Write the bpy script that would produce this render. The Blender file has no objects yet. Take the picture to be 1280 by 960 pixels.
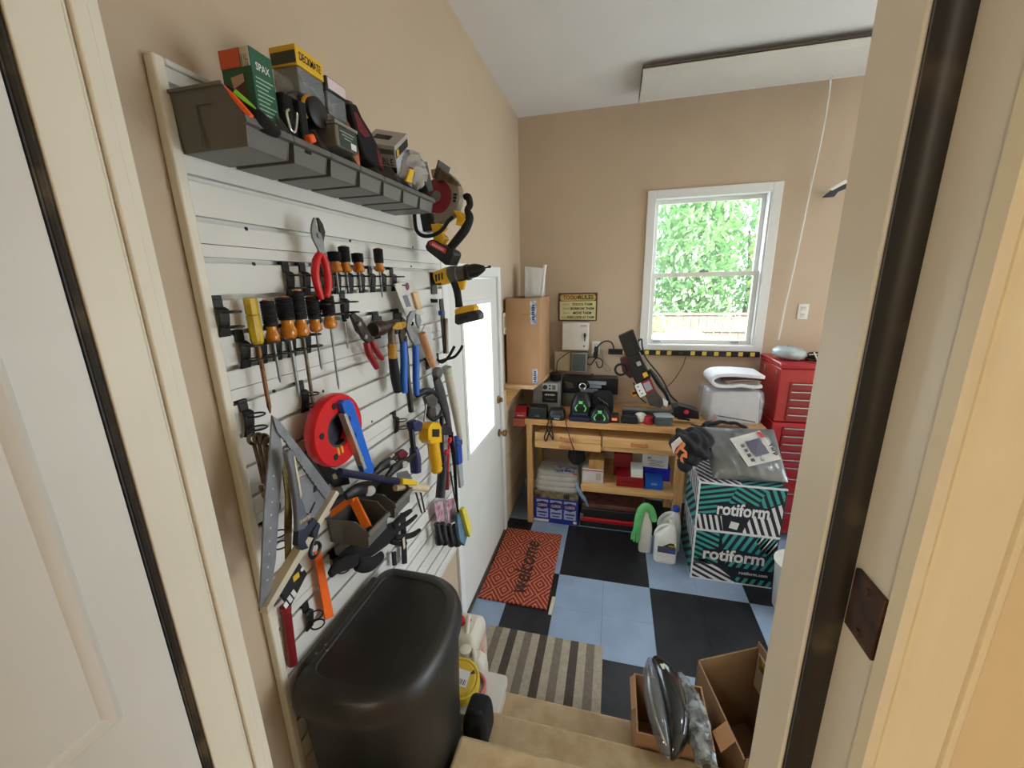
import bpy, bmesh, math, random
from mathutils import Vector, Matrix
random.seed(7)
C = bpy.context.scene.collection
V = Vector
PI = math.pi
H = 2.025                      # camera height above the garage floor (m)
# ---------------------------------------------------------------- camera calibration (1280x960 frame)
YAW, PIT, ROL, FPX = -0.2498443, 0.2492705, -0.0220480, 500.6285
fw = V((math.sin(YAW)*math.cos(PIT), math.cos(YAW)*math.cos(PIT), -math.sin(PIT)))
r0 = V((math.cos(YAW), -math.sin(YAW), 0)); u0 = r0.cross(fw)
RT = math.cos(ROL)*r0 + math.sin(ROL)*u0
UP = -math.sin(ROL)*r0 + math.cos(ROL)*u0
CAM = V((0, 0, H))
def ray(px, py): return RT*((px-640)/FPX) - UP*((py-480)/FPX) + fw
def XP(px, py, x): d = ray(px, py); return CAM + d*(x/d.x)          # sight line meets plane x = const
def YP(px, py, y): d = ray(px, py); return CAM + d*(y/d.y)
def ZP(px, py, z): d = ray(px, py); return CAM + d*((z-H)/d.z)
XW = -0.825                    # left wall surface
XS = -0.805                    # slatwall face
YB = 3.62                      # back wall surface
ZC = 3.325                     # ceiling
def S(px, py, d=0.0): return XP(px, py, XS+d)

# ---------------------------------------------------------------- materials
def lin(c):
    c = c/255.0
    return c/12.92 if c <= 0.04045 else ((c+0.055)/1.055)**2.4
MATS = {}
def M(name, rgb, rough=0.5, metal=0.0, var=0.10, scale=18.0, bump=0.0, bscale=60.0, spec=0.5, trans=0.0, alpha=1.0, emit=0.0, coat=0.0, rgb2=None, sheen=0.0):
    if name in MATS: return MATS[name]
    m = bpy.data.materials.new(name); m.use_nodes = True
    nt = m.node_tree; b = nt.nodes['Principled BSDF']
    c1 = [lin(v) for v in rgb]
    c2 = [lin(v) for v in rgb2] if rgb2 else [v*(1-var) for v in c1]
    tc = nt.nodes.new('ShaderNodeTexCoord')
    nz = nt.nodes.new('ShaderNodeTexNoise'); nz.inputs['Scale'].default_value = scale; nz.inputs['Detail'].default_value = 4
    nt.links.new(tc.outputs['Object'], nz.inputs['Vector'])
    rp = nt.nodes.new('ShaderNodeValToRGB')
    rp.color_ramp.elements[0].position = 0.35; rp.color_ramp.elements[1].position = 0.68
    rp.color_ramp.elements[0].color = (*c2, 1); rp.color_ramp.elements[1].color = (*c1, 1)
    nt.links.new(nz.outputs['Fac'], rp.inputs['Fac'])
    nt.links.new(rp.outputs['Color'], b.inputs['Base Color'])
    b.inputs['Roughness'].default_value = rough; b.inputs['Metallic'].default_value = metal
    b.inputs['Specular IOR Level'].default_value = spec
    if trans: b.inputs['Transmission Weight'].default_value = trans
    if alpha < 1: b.inputs['Alpha'].default_value = alpha
    if coat: b.inputs['Coat Weight'].default_value = coat
    if sheen: b.inputs['Sheen Weight'].default_value = sheen
    if emit:
        b.inputs['Emission Color'].default_value = (*c1, 1); b.inputs['Emission Strength'].default_value = emit
    if bump:
        n2 = nt.nodes.new('ShaderNodeTexNoise'); n2.inputs['Scale'].default_value = bscale; n2.inputs['Detail'].default_value = 3
        nt.links.new(tc.outputs['Object'], n2.inputs['Vector'])
        bp = nt.nodes.new('ShaderNodeBump'); bp.inputs['Strength'].default_value = bump; bp.inputs['Distance'].default_value = 0.004
        nt.links.new(n2.outputs['Fac'], bp.inputs['Height']); nt.links.new(bp.outputs['Normal'], b.inputs['Normal'])
    MATS[name] = m
    return m
def wood(name, rgb, rgb2, rough=0.55, scale=6.0, axis='X'):
    if name in MATS: return MATS[name]
    m = bpy.data.materials.new(name); m.use_nodes = True
    nt = m.node_tree; b = nt.nodes['Principled BSDF']
    tc = nt.nodes.new('ShaderNodeTexCoord'); mp = nt.nodes.new('ShaderNodeMapping')
    mp.inputs['Scale'].default_value = {'X': (0.8, 14, 14), 'Y': (14, 0.8, 14), 'Z': (14, 14, 0.8)}[axis]
    nt.links.new(tc.outputs['Object'], mp.inputs['Vector'])
    nz = nt.nodes.new('ShaderNodeTexNoise'); nz.inputs['Scale'].default_value = scale/3; nz.inputs['Detail'].default_value = 6; nz.inputs['Distortion'].default_value = 1.2
    nt.links.new(mp.outputs['Vector'], nz.inputs['Vector'])
    rp = nt.nodes.new('ShaderNodeValToRGB')
    rp.color_ramp.elements[0].position = 0.3; rp.color_ramp.elements[1].position = 0.7
    rp.color_ramp.elements[0].color = (*[lin(v) for v in rgb2], 1); rp.color_ramp.elements[1].color = (*[lin(v) for v in rgb], 1)
    nt.links.new(nz.outputs['Fac'], rp.inputs['Fac']); nt.links.new(rp.outputs['Color'], b.inputs['Base Color'])
    b.inputs['Roughness'].default_value = rough
    MATS[name] = m
    return m

BLK = M('black_plastic', (17, 17, 19), 0.45)
BLKR = M('black_rubber', (16, 16, 17), 0.75, bump=0.2)
DGRY = M('dark_grey_plastic', (58, 60, 62), 0.5)
GRYB = M('bin_grey_plastic', (104, 104, 101), 0.42)
CHRO = M('chrome_steel', (196, 196, 196), 0.25, 0.9)
STEEL = M('brushed_steel', (150, 152, 155), 0.42, 0.75, var=0.25, scale=40)
OSTEEL = M('aged_steel', (128, 118, 100), 0.45, 0.7, rgb2=(84, 74, 60), scale=30)
DSTEEL = M('dark_steel', (72, 62, 56), 0.45, 0.6, rgb2=(46, 38, 34), scale=60)
YEL = M('tool_yellow', (244, 190, 24), 0.4)
RED = M('red_plastic', (214, 26, 32), 0.35)
DRED = M('dark_red_plastic', (150, 22, 32), 0.4)
ORG = M('orange_plastic', (250, 112, 22), 0.4)
BLUE = M('blue_plastic', (24, 104, 214), 0.4)
NAVY = M('navy_plastic', (40, 44, 96), 0.45)
WHT = M('white_plastic', (232, 232, 228), 0.4, var=0.05)
WPAP = M('white_paper', (232, 232, 230), 0.7, var=0.06)
INK = M('black_ink', (24, 24, 26), 0.7)
AMB = M('amber_acetate', (246, 164, 38), 0.15, trans=0.3, coat=0.5, rgb2=(206, 108, 18))
YAC = M('yellow_acetate', (240, 210, 30), 0.15, trans=0.2, coat=0.5, rgb2=(196, 160, 12))
PINE = wood('pine_wood', (232, 190, 132), (206, 158, 98))
PINEZ = wood('pine_wood_upright', (226, 182, 124), (196, 146, 88), axis='Z')
CARD = M('cardboard', (180, 138, 100), 0.8, var=0.12, scale=5)
CARDD = M('brown_cardboard', (146, 114, 84), 0.85, var=0.15, scale=5)
CLEAR = M('clear_film', (235, 240, 245), 0.12, trans=0.0, alpha=0.35)
JUGW = M('translucent_white_jug', (238, 242, 242), 0.35, var=0.04)

# ---------------------------------------------------------------- mesh building
ORI = {}
def origin(o): return ORI.get(o.name, V((0, 0, 0)))
class MB:
    def __init__(s): s.bm = bmesh.new(); s.mi = 0
    def _done(s, geo):
        for f in geo: f.material_index = s.mi
    def box(s, c, size, rot=None, taper=1.0, tx=None):
        c = V(c); hx, hy, hz = [v/2 for v in size]; vs = []
        ta = tx if tx else (taper, taper)
        for z in (-1, 1):
            k = (1, 1) if z < 0 else ta
            for x, y in ((-1, -1), (1, -1), (1, 1), (-1, 1)):
                p = V((x*hx*k[0], y*hy*k[1], z*hz))
                if rot: p = rot @ p
                vs.append(s.bm.verts.new(c+p))
        fs = [(3, 2, 1, 0), (4, 5, 6, 7), (0, 1, 5, 4), (1, 2, 6, 5), (2, 3, 7, 6), (3, 0, 4, 7)]
        s._done([s.bm.faces.new([vs[i] for i in f]) for f in fs]); return s
    def bx(s, x0, x1, y0, y1, z0, z1): return s.box(((x0+x1)/2, (y0+y1)/2, (z0+z1)/2), (abs(x1-x0), abs(y1-y0), abs(z1-z0)))
    def hexa(s, b, t):
        """eight corners: bottom loop b, top loop t"""
        vs = [s.bm.verts.new(V(p)) for p in list(b)+list(t)]; n = len(b); fs = []
        fs.append(s.bm.faces.new(vs[:n][::-1])); fs.append(s.bm.faces.new(vs[n:]))
        for i in range(n): fs.append(s.bm.faces.new((vs[i], vs[(i+1) % n], vs[n+(i+1) % n], vs[n+i])))
        s._done(fs); return s
    def prism(s, pts, off):
        off = V(off); pts = [V(p) for p in pts]; return s.hexa(pts, [p+off for p in pts])
    def rings(s, rs, cap=True, close=False):
        L = [[s.bm.verts.new(V(p)) for p in r] for r in rs]; n = len(L[0]); fs = []
        m = len(L)
        for i in range(m if close else m-1):
            a, b = L[i], L[(i+1) % m]
            for j in range(n): fs.append(s.bm.faces.new((a[j], a[(j+1) % n], b[(j+1) % n], b[j])))
        if cap and not close:
            fs.append(s.bm.faces.new(L[0][::-1])); fs.append(s.bm.faces.new(L[-1]))
        s._done(fs); return s
    def cyl(s, p0, p1, ra, rb=None, seg=16): return s.lathe(p0, p1, [(0, ra), (1, ra if rb is None else rb)], seg)
    def lathe(s, p0, p1, prof, seg=16, sq=(1, 1), ref=None):
        p0, p1 = V(p0), V(p1); d = p1-p0; L = d.length; a = d.normalized()
        r = V(ref) if ref else (V((0, 0, 1)) if abs(a.z) < 0.9 else V((1, 0, 0)))
        e1 = a.cross(r).normalized(); e2 = a.cross(e1)
        rs = [[p0+d*t+(e1*math.cos(2*PI*k/seg)*sq[0]+e2*math.sin(2*PI*k/seg)*sq[1])*max(rad, 1e-5) for k in range(seg)] for t, rad in prof]
        return s.rings(rs)
    def tube(s, pts, r, seg=8, smooth=0, closed=False, flat=1.0, ref=None):
        pts = [V(p) for p in pts]
        rr = r if isinstance(r, (list, tuple)) else [r]*len(pts)
        if smooth:
            n = len(pts); q = []; q2 = []
            rng = range(n if closed else n-1)
            for i in rng:
                g = (lambda k: pts[k % n]) if closed else (lambda k: pts[max(0, min(n-1, k))])
                h = (lambda k: rr[k % n]) if closed else (lambda k: rr[max(0, min(n-1, k))])
                p0, p1, p2, p3 = g(i-1), g(i), g(i+1), g(i+2)
                for t in range(smooth):
                    u = t/smooth
                    q.append(0.5*((2*p1)+(p2-p0)*u+(2*p0-5*p1+4*p2-p3)*u*u+(3*p1-p0-3*p2+p3)*u**3)); q2.append(h(i)*(1-u)+h(i+1)*u)
            if not closed: q.append(pts[-1]); q2.append(rr[-1])
            pts, rr = q, q2
        n = len(pts); rs = []
        t0 = None; e1 = None
        for i in range(n):
            a = pts[(i+1) % n] if (closed or i < n-1) else pts[i]
            b = pts[i-1] if (closed or i > 0) else pts[i]
            t = (a-b)
            t = t.normalized() if t.length > 1e-9 else (t0 or V((0, 0, 1)))
            if e1 is None:
                rf = V(ref) if ref else (V((0, 0, 1)) if abs(t.z) < 0.9 else V((1, 0, 0)))
                e1 = (rf-t*rf.dot(t)).normalized()
            else:
                e1 = (e1-t*e1.dot(t))
                e1 = e1.normalized() if e1.length > 1e-6 else V((1, 0, 0))
            e2 = t.cross(e1); t0 = t
            rs.append([pts[i]+(e1*math.cos(2*PI*k/seg)+e2*math.sin(2*PI*k/seg)*flat)*rr[i] for k in range(seg)])
        return s.rings(rs, close=closed)
    def ball(s, c, r, seg=16, n=10, rot=None):
        c = V(c); r = V((r, r, r)) if not hasattr(r, '__len__') else V(r); rs = []
        for i in range(n+1):
            th = PI*i/n; ring = []
            for k in range(seg):
                p = V((math.sin(max(th, 1e-3) if i < n else PI-1e-3)*math.cos(2*PI*k/seg)*r.x, math.sin(max(th, 1e-3) if i < n else PI-1e-3)*math.sin(2*PI*k/seg)*r.y, -math.cos(th)*r.z))
                ring.append(c+(rot @ p if rot else p))
            rs.append(ring)
        return s.rings(rs)
    def torus(s, c, R, r, ax=(0, 0, 1), seg=20, ts=8, arc=(0, 2*PI)):
        c = V(c); a = V(ax).normalized(); q = V((1, 0, 0)) if abs(a.x) < 0.9 else V((0, 1, 0))
        e1 = a.cross(q).normalized(); e2 = a.cross(e1)
        full = abs(arc[1]-arc[0]-2*PI) < 1e-6
        m = seg if full else seg+1
        pts = [c+(e1*math.cos(arc[0]+(arc[1]-arc[0])*i/seg)+e2*math.sin(arc[0]+(arc[1]-arc[0])*i/seg))*R for i in range(m)]
        return s.tube(pts, r, ts, closed=full, ref=a)
    def grid(s, f, nu, nv, thick=None):
        """surface f(u,v) in 0..1; closed slab when thick (vector) is given"""
        def lay(off): return [[s.bm.verts.new(V(f(i/nu, j/nv))+off) for j in range(nv+1)] for i in range(nu+1)]
        A = lay(V((0, 0, 0))); fs = []
        for i in range(nu):
            for j in range(nv): fs.append(s.bm.faces.new((A[i][j], A[i+1][j], A[i+1][j+1], A[i][j+1])))
        if thick is not None:
            B = lay(V(thick))
            for i in range(nu):
                for j in range(nv): fs.append(s.bm.faces.new((B[i][j+1], B[i+1][j+1], B[i+1][j], B[i][j])))
            for i in range(nu):
                fs.append(s.bm.faces.new((A[i+1][0], A[i][0], B[i][0], B[i+1][0]))); fs.append(s.bm.faces.new((A[i][nv], A[i+1][nv], B[i+1][nv], B[i][nv])))
            for j in range(nv):
                fs.append(s.bm.faces.new((A[0][j], A[0][j+1], B[0][j+1], B[0][j]))); fs.append(s.bm.faces.new((A[nu][j+1], A[nu][j], B[nu][j], B[nu][j+1])))
        s._done(fs); return s
    def build(s, name, mat, parent=None, bevel=0.0, sub=0, smooth=True, seg=2, wob=0.0):
        bm = s.bm
        bmesh.ops.recalc_face_normals(bm, faces=bm.faces[:])
        o0 = origin(parent) if parent else None
        if parent is None:
            lo = V((min(v.co[i] for v in bm.verts) for i in range(3))); hi = V((max(v.co[i] for v in bm.verts) for i in range(3)))
            o0 = V(((lo.x+hi.x)/2, (lo.y+hi.y)/2, lo.z))
        for v in bm.verts:
            if wob: v.co += V((random.uniform(-wob, wob), random.uniform(-wob, wob), random.uniform(-wob, wob)))
            v.co -= o0
        me = bpy.data.meshes.new(name); bm.to_mesh(me); bm.free()
        for m in (mat if isinstance(mat, (list, tuple)) else [mat]): me.materials.append(m)
        if smooth:
            me.shade_smooth(); me.set_sharp_from_angle(angle=math.radians(38 if not sub else 75))
        o = bpy.data.objects.new(name, me); C.objects.link(o)
        if parent: o.parent = parent; ORI[o.name] = o0
        else: o.location = o0; ORI[o.name] = o0
        if bevel:
            b = o.modifiers.new('bevel', 'BEVEL'); b.width = bevel; b.segments = seg; b.limit_method = 'ANGLE'; b.angle_limit = math.radians(40)
        if sub:
            b = o.modifiers.new('subsurf', 'SUBSURF'); b.levels = sub; b.render_levels = sub
        return o
def tag(o, label, cat, group=None):
    o['label'] = label; o['category'] = cat
    if group: o['group'] = group
    return o
def thing(name, label, cat, loc, group=None):
    o = bpy.data.objects.new(name, None); C.objects.link(o); o.location = V(loc); o.empty_display_size = 0.05
    ORI[o.name] = V(loc)
    return tag(o, label, cat, group)
def struct(o): o['kind'] = 'structure'; return o
def dup(root, loc, label=None, rot=None, group=None):
    r = root.copy(); C.objects.link(r); r.location = V(loc); ORI[r.name] = V(loc)
    if rot is not None: r.rotation_euler = rot
    if label: r['label'] = label
    if group: r['group'] = group
    for ch in list(root.children):
        c = ch.copy(); C.objects.link(c); c.parent = r
        for g in list(ch.children):
            d = g.copy(); C.objects.link(d); d.parent = c
    return r
def text(s, c, u, v, w, h, mat, parent, name='lettering', ext=0.0006, off=0.0008, bold=0.0, align=None, shear=0.0):
    """raised lettering centred at c; u right, v up, scaled to w x h (h=None keeps the letter shape)"""
    cu = bpy.data.curves.new('t', 'FONT'); cu.body = s; cu.extrude = 0.0; cu.offset = bold; cu.resolution_u = 3; cu.shear = shear
    ob = bpy.data.objects.new('t', cu); C.objects.link(ob)
    dg = bpy.context.evaluated_depsgraph_get(); dg.update()
    me = bpy.data.meshes.new_from_object(ob.evaluated_get(dg)); bpy.data.objects.remove(ob); bpy.data.curves.remove(cu)
    xs = [q.co.x for q in me.vertices]; ys = [q.co.y for q in me.vertices]
    x0, x1, y0, y1 = min(xs), max(xs), min(ys), max(ys)
    kx = w/(x1-x0); ky = h/(y1-y0) if h else kx
    u = V(u).normalized(); v = V(v); v = (v-u*v.dot(u)).normalized(); n = u.cross(v)
    o0 = origin(parent)
    for q in me.vertices:
        q.co = V(c)+u*((q.co.x-(x0+x1)/2)*kx)+v*((q.co.y-(y0+y1)/2)*ky)+n*off-o0
    me.materials.clear(); me.materials.append(mat); me.name = name
    o = bpy.data.objects.new(name, me); C.objects.link(o); o.parent = parent; ORI[o.name] = o0
    return o
def quadplate(c, u, v, w, h, t, name, mat, parent, off=0.0005, bevel=0.0):
    """thin rectangular plate (sticker, label) on a surface"""
    u = V(u).normalized(); v = V(v); v = (v-u*v.dot(u)).normalized(); n = u.cross(v); c = V(c)
    b = MB(); p = [c+u*(a*w/2)+v*(d*h/2)+n*off for a, d in ((-1, -1), (1, -1), (1, 1), (-1, 1))]
    b.prism(p, n*t); return b.build(name, mat, parent, bevel=bevel)
def printbars(c, u, v, w, h, mat, parent, **k):
    """a line of print too small to read: a row of short marks"""
    u = V(u).normalized(); v = V(v); v = (v-u*v.dot(u)).normalized(); n = u.cross(v); c = V(c); b = MB()
    m = max(3, int(w/(h*.75))); x = -w/2
    for i in range(m):
        cw = w/m; p = c+u*(x+cw*.5); x += cw; hh = h*(1 if i % 3 else .8)
        b.prism([p+u*(a*cw*.36)+v*(d*hh/2) for a, d in ((-1, -1), (1, -1), (1, 1), (-1, 1))], n*.0006)
    return b.build('print_marks', mat, parent)
def fstruct(mb, name, mat, bevel=0.0, **k):
    return struct(mb.build(name, mat, None, bevel=bevel, **k))
# ================================================================ setting
TAN = M('tan_wall_paint', (198, 178, 154), 0.75, var=0.05, scale=3, bump=0.15, bscale=120)
CEILW = M('ceiling_white_paint', (236, 235, 236), 0.8, var=0.03, scale=3, bump=0.25, bscale=90)
HOUSE = M('house_yellow_paint', (238, 222, 186), 0.7, var=0.04, scale=3, bump=0.1, bscale=120)
CREAM = M('cream_gloss_paint', (232, 226, 208), 0.38, var=0.04, scale=6)
DOORW = M('white_door_paint', (226, 226, 220), 0.4, var=0.04, scale=5)
TRIMW = M('white_trim_paint', (232, 234, 234), 0.4, var=0.03, scale=5)
WSTRIP = M('worn_black_weatherstrip', (34, 31, 27), 0.5, rgb2=(96, 84, 62), scale=9)
MATS['worn_black_weatherstrip'].node_tree.nodes['Color Ramp'].color_ramp.elements[0].position = 0.30
MATS['worn_black_weatherstrip'].node_tree.nodes['Color Ramp'].color_ramp.elements[1].position = 0.44
XR = 4.6; YN = 0.458           # right end of the garage, garage face of the house wall
# floor: rubber tiles, two-foot checker with a one-foot border column along the wall
TB = M('blue_grey_floor_tile', (150, 172, 202), 0.32, var=0.14, scale=7, bump=0.25, bscale=55)
TK = M('black_floor_tile', (22, 24, 30), 0.4, rgb2=(36, 38, 44), scale=9, bump=0.25, bscale=55)
b = MB(); s_ = 0.3048; x00, y00 = -0.302, 2.433
for i in range(-2, 16):
    for j in range(-7, 4):
        xa, xb = max(x00+i*s_, XW), x00+(i+1)*s_; ya, yb = y00+j*s_, min(y00+(j+1)*s_, YB)
        if yb <= ya: continue
        ci = i//2 if i >= 0 else i
        black = (ci+(j//2)) % 2 == 0
        b.mi = 1 if black else 0
        b.bx(xa+0.0007, xb-0.0007, ya+0.0007, yb-0.0007, -0.012, 0.0)
b.mi = 1; b.bx(XW-0.1, XR, 0.2, YB+0.1, -0.03, -0.0125)
fstruct(b, 'floor', [TB, TK])
# left wall with the outside door opening (y 1.945 .. 2.875, z 0 .. 2.09)
DY0, DY1, DZ1 = 1.905, 2.845, 2.075
b = MB(); b.bx(XW-0.14, XW, YN-0.15, DY0, 0, ZC).bx(XW-0.14, XW, DY1, YB+0.14, 0, ZC).bx(XW-0.14, XW, DY0, DY1, DZ1, ZC)
fstruct(b, 'wall_left', TAN)
# back wall with window opening
WX0, WX1, WZ0, WZ1 = 0.275, 1.115, 1.465, 2.655
b = MB(); b.bx(XW, WX0, YB, YB+0.14, 0, ZC).bx(WX1, XR, YB, YB+0.14, 0, ZC).bx(WX0, WX1, YB, YB+0.14, 0, WZ0).bx(WX0, WX1, YB, YB+0.14, WZ1, ZC)
fstruct(b, 'wall_back', TAN)
b = MB(); b.bx(XW-0.14, XR+0.14, YN-0.01, YB+0.14, ZC, ZC+0.1); fstruct(b, 'ceiling', CEILW)
# right end with the big vehicle door opening
b = MB(); b.bx(XR, XR+0.14, YN, 0.75, 0, ZC).bx(XR, XR+0.14, 3.35, YB, 0, ZC).bx(XR, XR+0.14, 0.75, 3.35, 2.3, ZC); fstruct(b, 'wall_right', TAN)
# house wall round the doorway: left reveal x -0.635, right reveal x 0.195
JX0, JX1, HW0 = -0.635, 0.195, 0.312
b = MB(); b.bx(XW-0.14, JX0-0.05, HW0+0.01, YN-0.008, 0, ZC).bx(JX1+0.022, XR, HW0+0.01, YN-0.008, 0, ZC).bx(JX0-0.05, JX1+0.022, HW0+0.01, YN-0.008, 2.72, ZC)
b.bx(JX0-0.05, JX1+0.022, HW0+0.01, YN-0.008, 0, 0.56)
fstruct(b, 'wall_house', HOUSE)
b = MB(); b.bx(-1.6, JX0-0.05, HW0-0.004, HW0+0.009, 0.6, 3.0).bx(JX1+0.03, 1.7, HW0-0.004, HW0+0.009, 0.6, 3.0).bx(JX0-0.06, JX1+0.03, HW0-0.004, HW0+0.009, 2.72, 3.0)
b.bx(-1.7, -1.6, -2.6, HW0, 0.6, 3.0).bx(1.7, 1.8, -2.6, HW0, 0.6, 3.0).bx(-1.7, 1.8, -2.7, -2.6, 0.6, 3.0); fstruct(b, 'wall_hall', HOUSE)
b = MB(); b.bx(-1.7, 1.8, -2.7, HW0, 3.0, 3.08); fstruct(b, 'ceiling_hall', CEILW)
b = MB(); b.bx(-1.7, 1.8, -2.7, HW0+0.008, 0.52, 0.6); fstruct(b, 'floor_hall', wood('oak_floor', (178, 132, 84), (146, 102, 60), axis='Y'))
# ---- left jamb, stop, edge mould
b = MB(); b.bx(JX0-0.045, JX0, 0.362, 0.418, 0.56, 2.72); b.bx(JX0-0.045, JX0+0.004, 0.4235, 0.443, 0.56, 2.72); b.bx(JX0-0.045, JX0, 0.443, YN, 0.56, 2.72)
b.bx(JX0-0.045, JX0-0.002, 0.418, 0.4235, 0.56, 2.72)
fstruct(b, 'trim_1', CREAM, bevel=0.002)
b = MB(); b.tube([(JX0-0.006, 0.3565, 0.56), (JX0-0.006, 0.3565, 1.4), (JX0-0.006, 0.3565, 2.72)], 0.0055, 8); b.bx(JX0-0.04, JX0-0.004, 0.350, 0.363, 0.56, 2.72)
fstruct(b, 'trim_2', WSTRIP)
# ---- right jamb: stop with weatherstrip, rabbet, casing
b = MB(); b.bx(JX1, JX1+0.04, 0.380, 0.448, 0.56, 2.72); b.bx(JX1+0.004, JX1+0.04, 0.448, YN, 0.56, 2.72)
b.bx(JX1+0.0145, JX1+0.04, 0.306, 0.380, 0.56, 2.72)
fstruct(b, 'trim_3', CREAM, bevel=0.002)
b = MB(); b.tube([(JX1+0.010, 0.3655, 0.56), (JX1+0.011, 0.3655, 1.3), (JX1+0.0095, 0.3655, 2.0), (JX1+0.010, 0.3655, 2.72)], 0.0125, 10, flat=0.9); b.tube([(JX1+0.006, 0.377, 0.56), (JX1+0.006, 0.377, 2.72)], 0.0045, 8)
fstruct(b, 'trim_4', WSTRIP)
b = MB()
prof = [(0.012, 0.306), (0.012, 0.290), (0.020, 0.285), (0.027, 0.290), (0.031, 0.286), (0.040, 0.283), (0.043, 0.2865), (0.052, 0.281), (0.055, 0.2845), (0.066, 0.282), (0.076, 0.288), (0.079, 0.2855), (0.086, 0.292), (0.088, 0.308)]
prof = [(JX1+p, q) for p, q in [(0.012, 0.308), (0.012, 0.294), (0.016, 0.290), (0.020, 0.2935), (0.023, 0.289), (0.030, 0.286), (0.0315, 0.2885), (0.038, 0.2845), (0.0395, 0.287), (0.048, 0.2835), (0.056, 0.289), (0.058, 0.2865), (0.064, 0.293), (0.0655, 0.308)]]
b.prism([(p, q, 0.6) for p, q in prof], (0, 0, 2.13))
fstruct(b, 'trim_5', M('cream_casing_paint', (240, 230, 200), 0.4, var=0.03))
b = MB(); b.bx(JX0-0.045, JX1+0.04, 0.362, YN, 2.70, 2.72); fstruct(b, 'trim_6', CREAM)
b = MB(); b.bx(JX0-0.045, JX1+0.04, 0.30, YN+0.02, 0.56, 0.60); fstruct(b, 'trim_7', CREAM)
# strike plate in the right rabbet
t = thing('strike_plate', 'brown metal strike plate let into the right door jamb', 'strike plate', (JX1+0.0145, 0.333, 1.42))
q = [XP(1059, 697, JX1+0.0145), XP(1085, 722, JX1+0.0145), XP(1070, 785, JX1+0.0145), XP(1046, 752, JX1+0.0145)]
zc = sum(p.z for p in q)/4
BRZ = M('worn_bronze', (92, 66, 52), 0.45, 0.6, rgb2=(60, 42, 34), scale=50)
b = MB(); b.bx(JX1+0.0105, JX1+0.0148, 0.310, 0.348, zc-0.028, zc+0.028); b.build('plate', BRZ, t, bevel=0.001)
for dz in (-0.02, 0.02):
    b = MB(); b.cyl((JX1+0.009, 0.329, zc+dz), (JX1+0.0106, 0.329, zc+dz), 0.0035); b.build('screw', BRZ, t)
# ---- house door standing open on the left (hinged at the left jamb, opened into the hall)
b = MB(); xd = JX0-0.005
b.bx(xd-0.04, xd, -0.48, 0.349, 0.62, 2.69)
d1 = fstruct(b, 'door_1', DOORW, bevel=0.002)
pc = XP(155, 895, xd)
def door_moulding(y0, y1, z0, z1, name='door_moulding'):
    b = MB(); w = 0.022
    pr = [(0, 0.0), (0.004, 0.006), (0.010, 0.008), (0.016, 0.005), (0.022, 0.0)]
    loops = []
    for i, (d, hgt) in enumerate(pr):
        loops.append([(xd+hgt, y0+d, z0+d), (xd+hgt, y1-d, z0+d), (xd+hgt, y1-d, z1-d), (xd+hgt, y0+d, z1-d)])
    b.rings(loops, cap=False)
    return b.build(name, DOORW, d1)
door_moulding(-0.36, pc.y, pc.z, 2.50)
door_moulding(-0.36, pc.y, 0.85, pc.z-0.12)
# ---- stairs, carpeted
CARPET = M('beige_stair_carpet', (206, 184, 148), 0.95, var=0.14, scale=14, bump=0.6, bscale=260, rgb2=(184, 160, 124))
b = MB(); sx0, sx1 = -0.40, 0.098
for (x0_, y1, z1) in ((XW+.002, 1.39, 0.19), (-.436, 1.15, 0.39), (-.436, 0.92, 0.585)):
    b.bx(x0_, .43, YN+0.005 if z1 > .2 else 1.125, y1, 0.0 if z1 < 0.2 else z1-0.2, z1)
b.bx(-.436, .43, YN+.005, 1.1245, 0.0, .1899)
fstruct(b, 'stairs', CARPET, bevel=0.012)
b = MB(); b.bx(XW, XW+0.012, YN, DY0-0.06, 0, 0.09); fstruct(b, 'baseboard_left', TRIMW, bevel=0.003)
b = MB(); b.bx(XW+0.012, XR, YB-0.013, YB, 0, 0.09); fstruct(b, 'baseboard_back', TRIMW, bevel=0.003)

# ---- window in the back wall
t = MB()
ow = 0.075
def frame(b, x0, x1, z0, z1, w, y0, y1):
    b.bx(x0, x0+w, y0, y1, z0, z1).bx(x1-w, x1, y0, y1, z0, z1).bx(x0+w, x1-w, y0, y1, z1-w, z1).bx(x0+w, x1-w, y0, y1, z0, z0+w); return b
frame(t, WX0-0.05, WX1+0.06, WZ0-0.05, WZ1+0.045, 0.065, YB-0.02, YB+0.0)
w1 = fstruct(t, 'window_1', TRIMW, bevel=0.004)
b = MB(); frame(b, WX0, WX1, WZ0, WZ1, 0.018, YB-0.005, YB+0.138); b.build('window_frame', TRIMW, w1, bevel=0.002)
zm = 2.055
b = MB(); frame(b, WX0+0.018, WX1-0.018, zm-0.02, WZ1-0.018, 0.03, YB+0.075, YB+0.105); b.build('upper_sash', WHT, w1, bevel=0.002)
b = MB(); frame(b, WX0+0.018, WX1-0.018, WZ0+0.018, zm+0.015, 0.034, YB+0.035, YB+0.07); sash = b.build('lower_sash', WHT, w1, bevel=0.002)
GLS = M('window_glass', (240, 250, 250), 0.02, alpha=0.10, var=0.0)
b = MB(); b.bx(WX0+0.045, WX1-0.045, YB+0.088, YB+0.092, zm, WZ1-0.045); b.build('pane', GLS, w1)
b = MB(); b.bx(WX0+0.045, WX1-0.045, YB+0.05, YB+0.054, WZ0+0.045, zm); b.build('pane', GLS, w1)
for px in (0.37, 0.98):
    b = MB(); b.bx(px-0.03, px+0.03, YB+0.022, YB+0.036, WZ0+0.030, WZ0+0.044); b.build('tilt_latch', M('grey_latch', (150, 150, 148), 0.5), w1, bevel=0.003)
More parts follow.
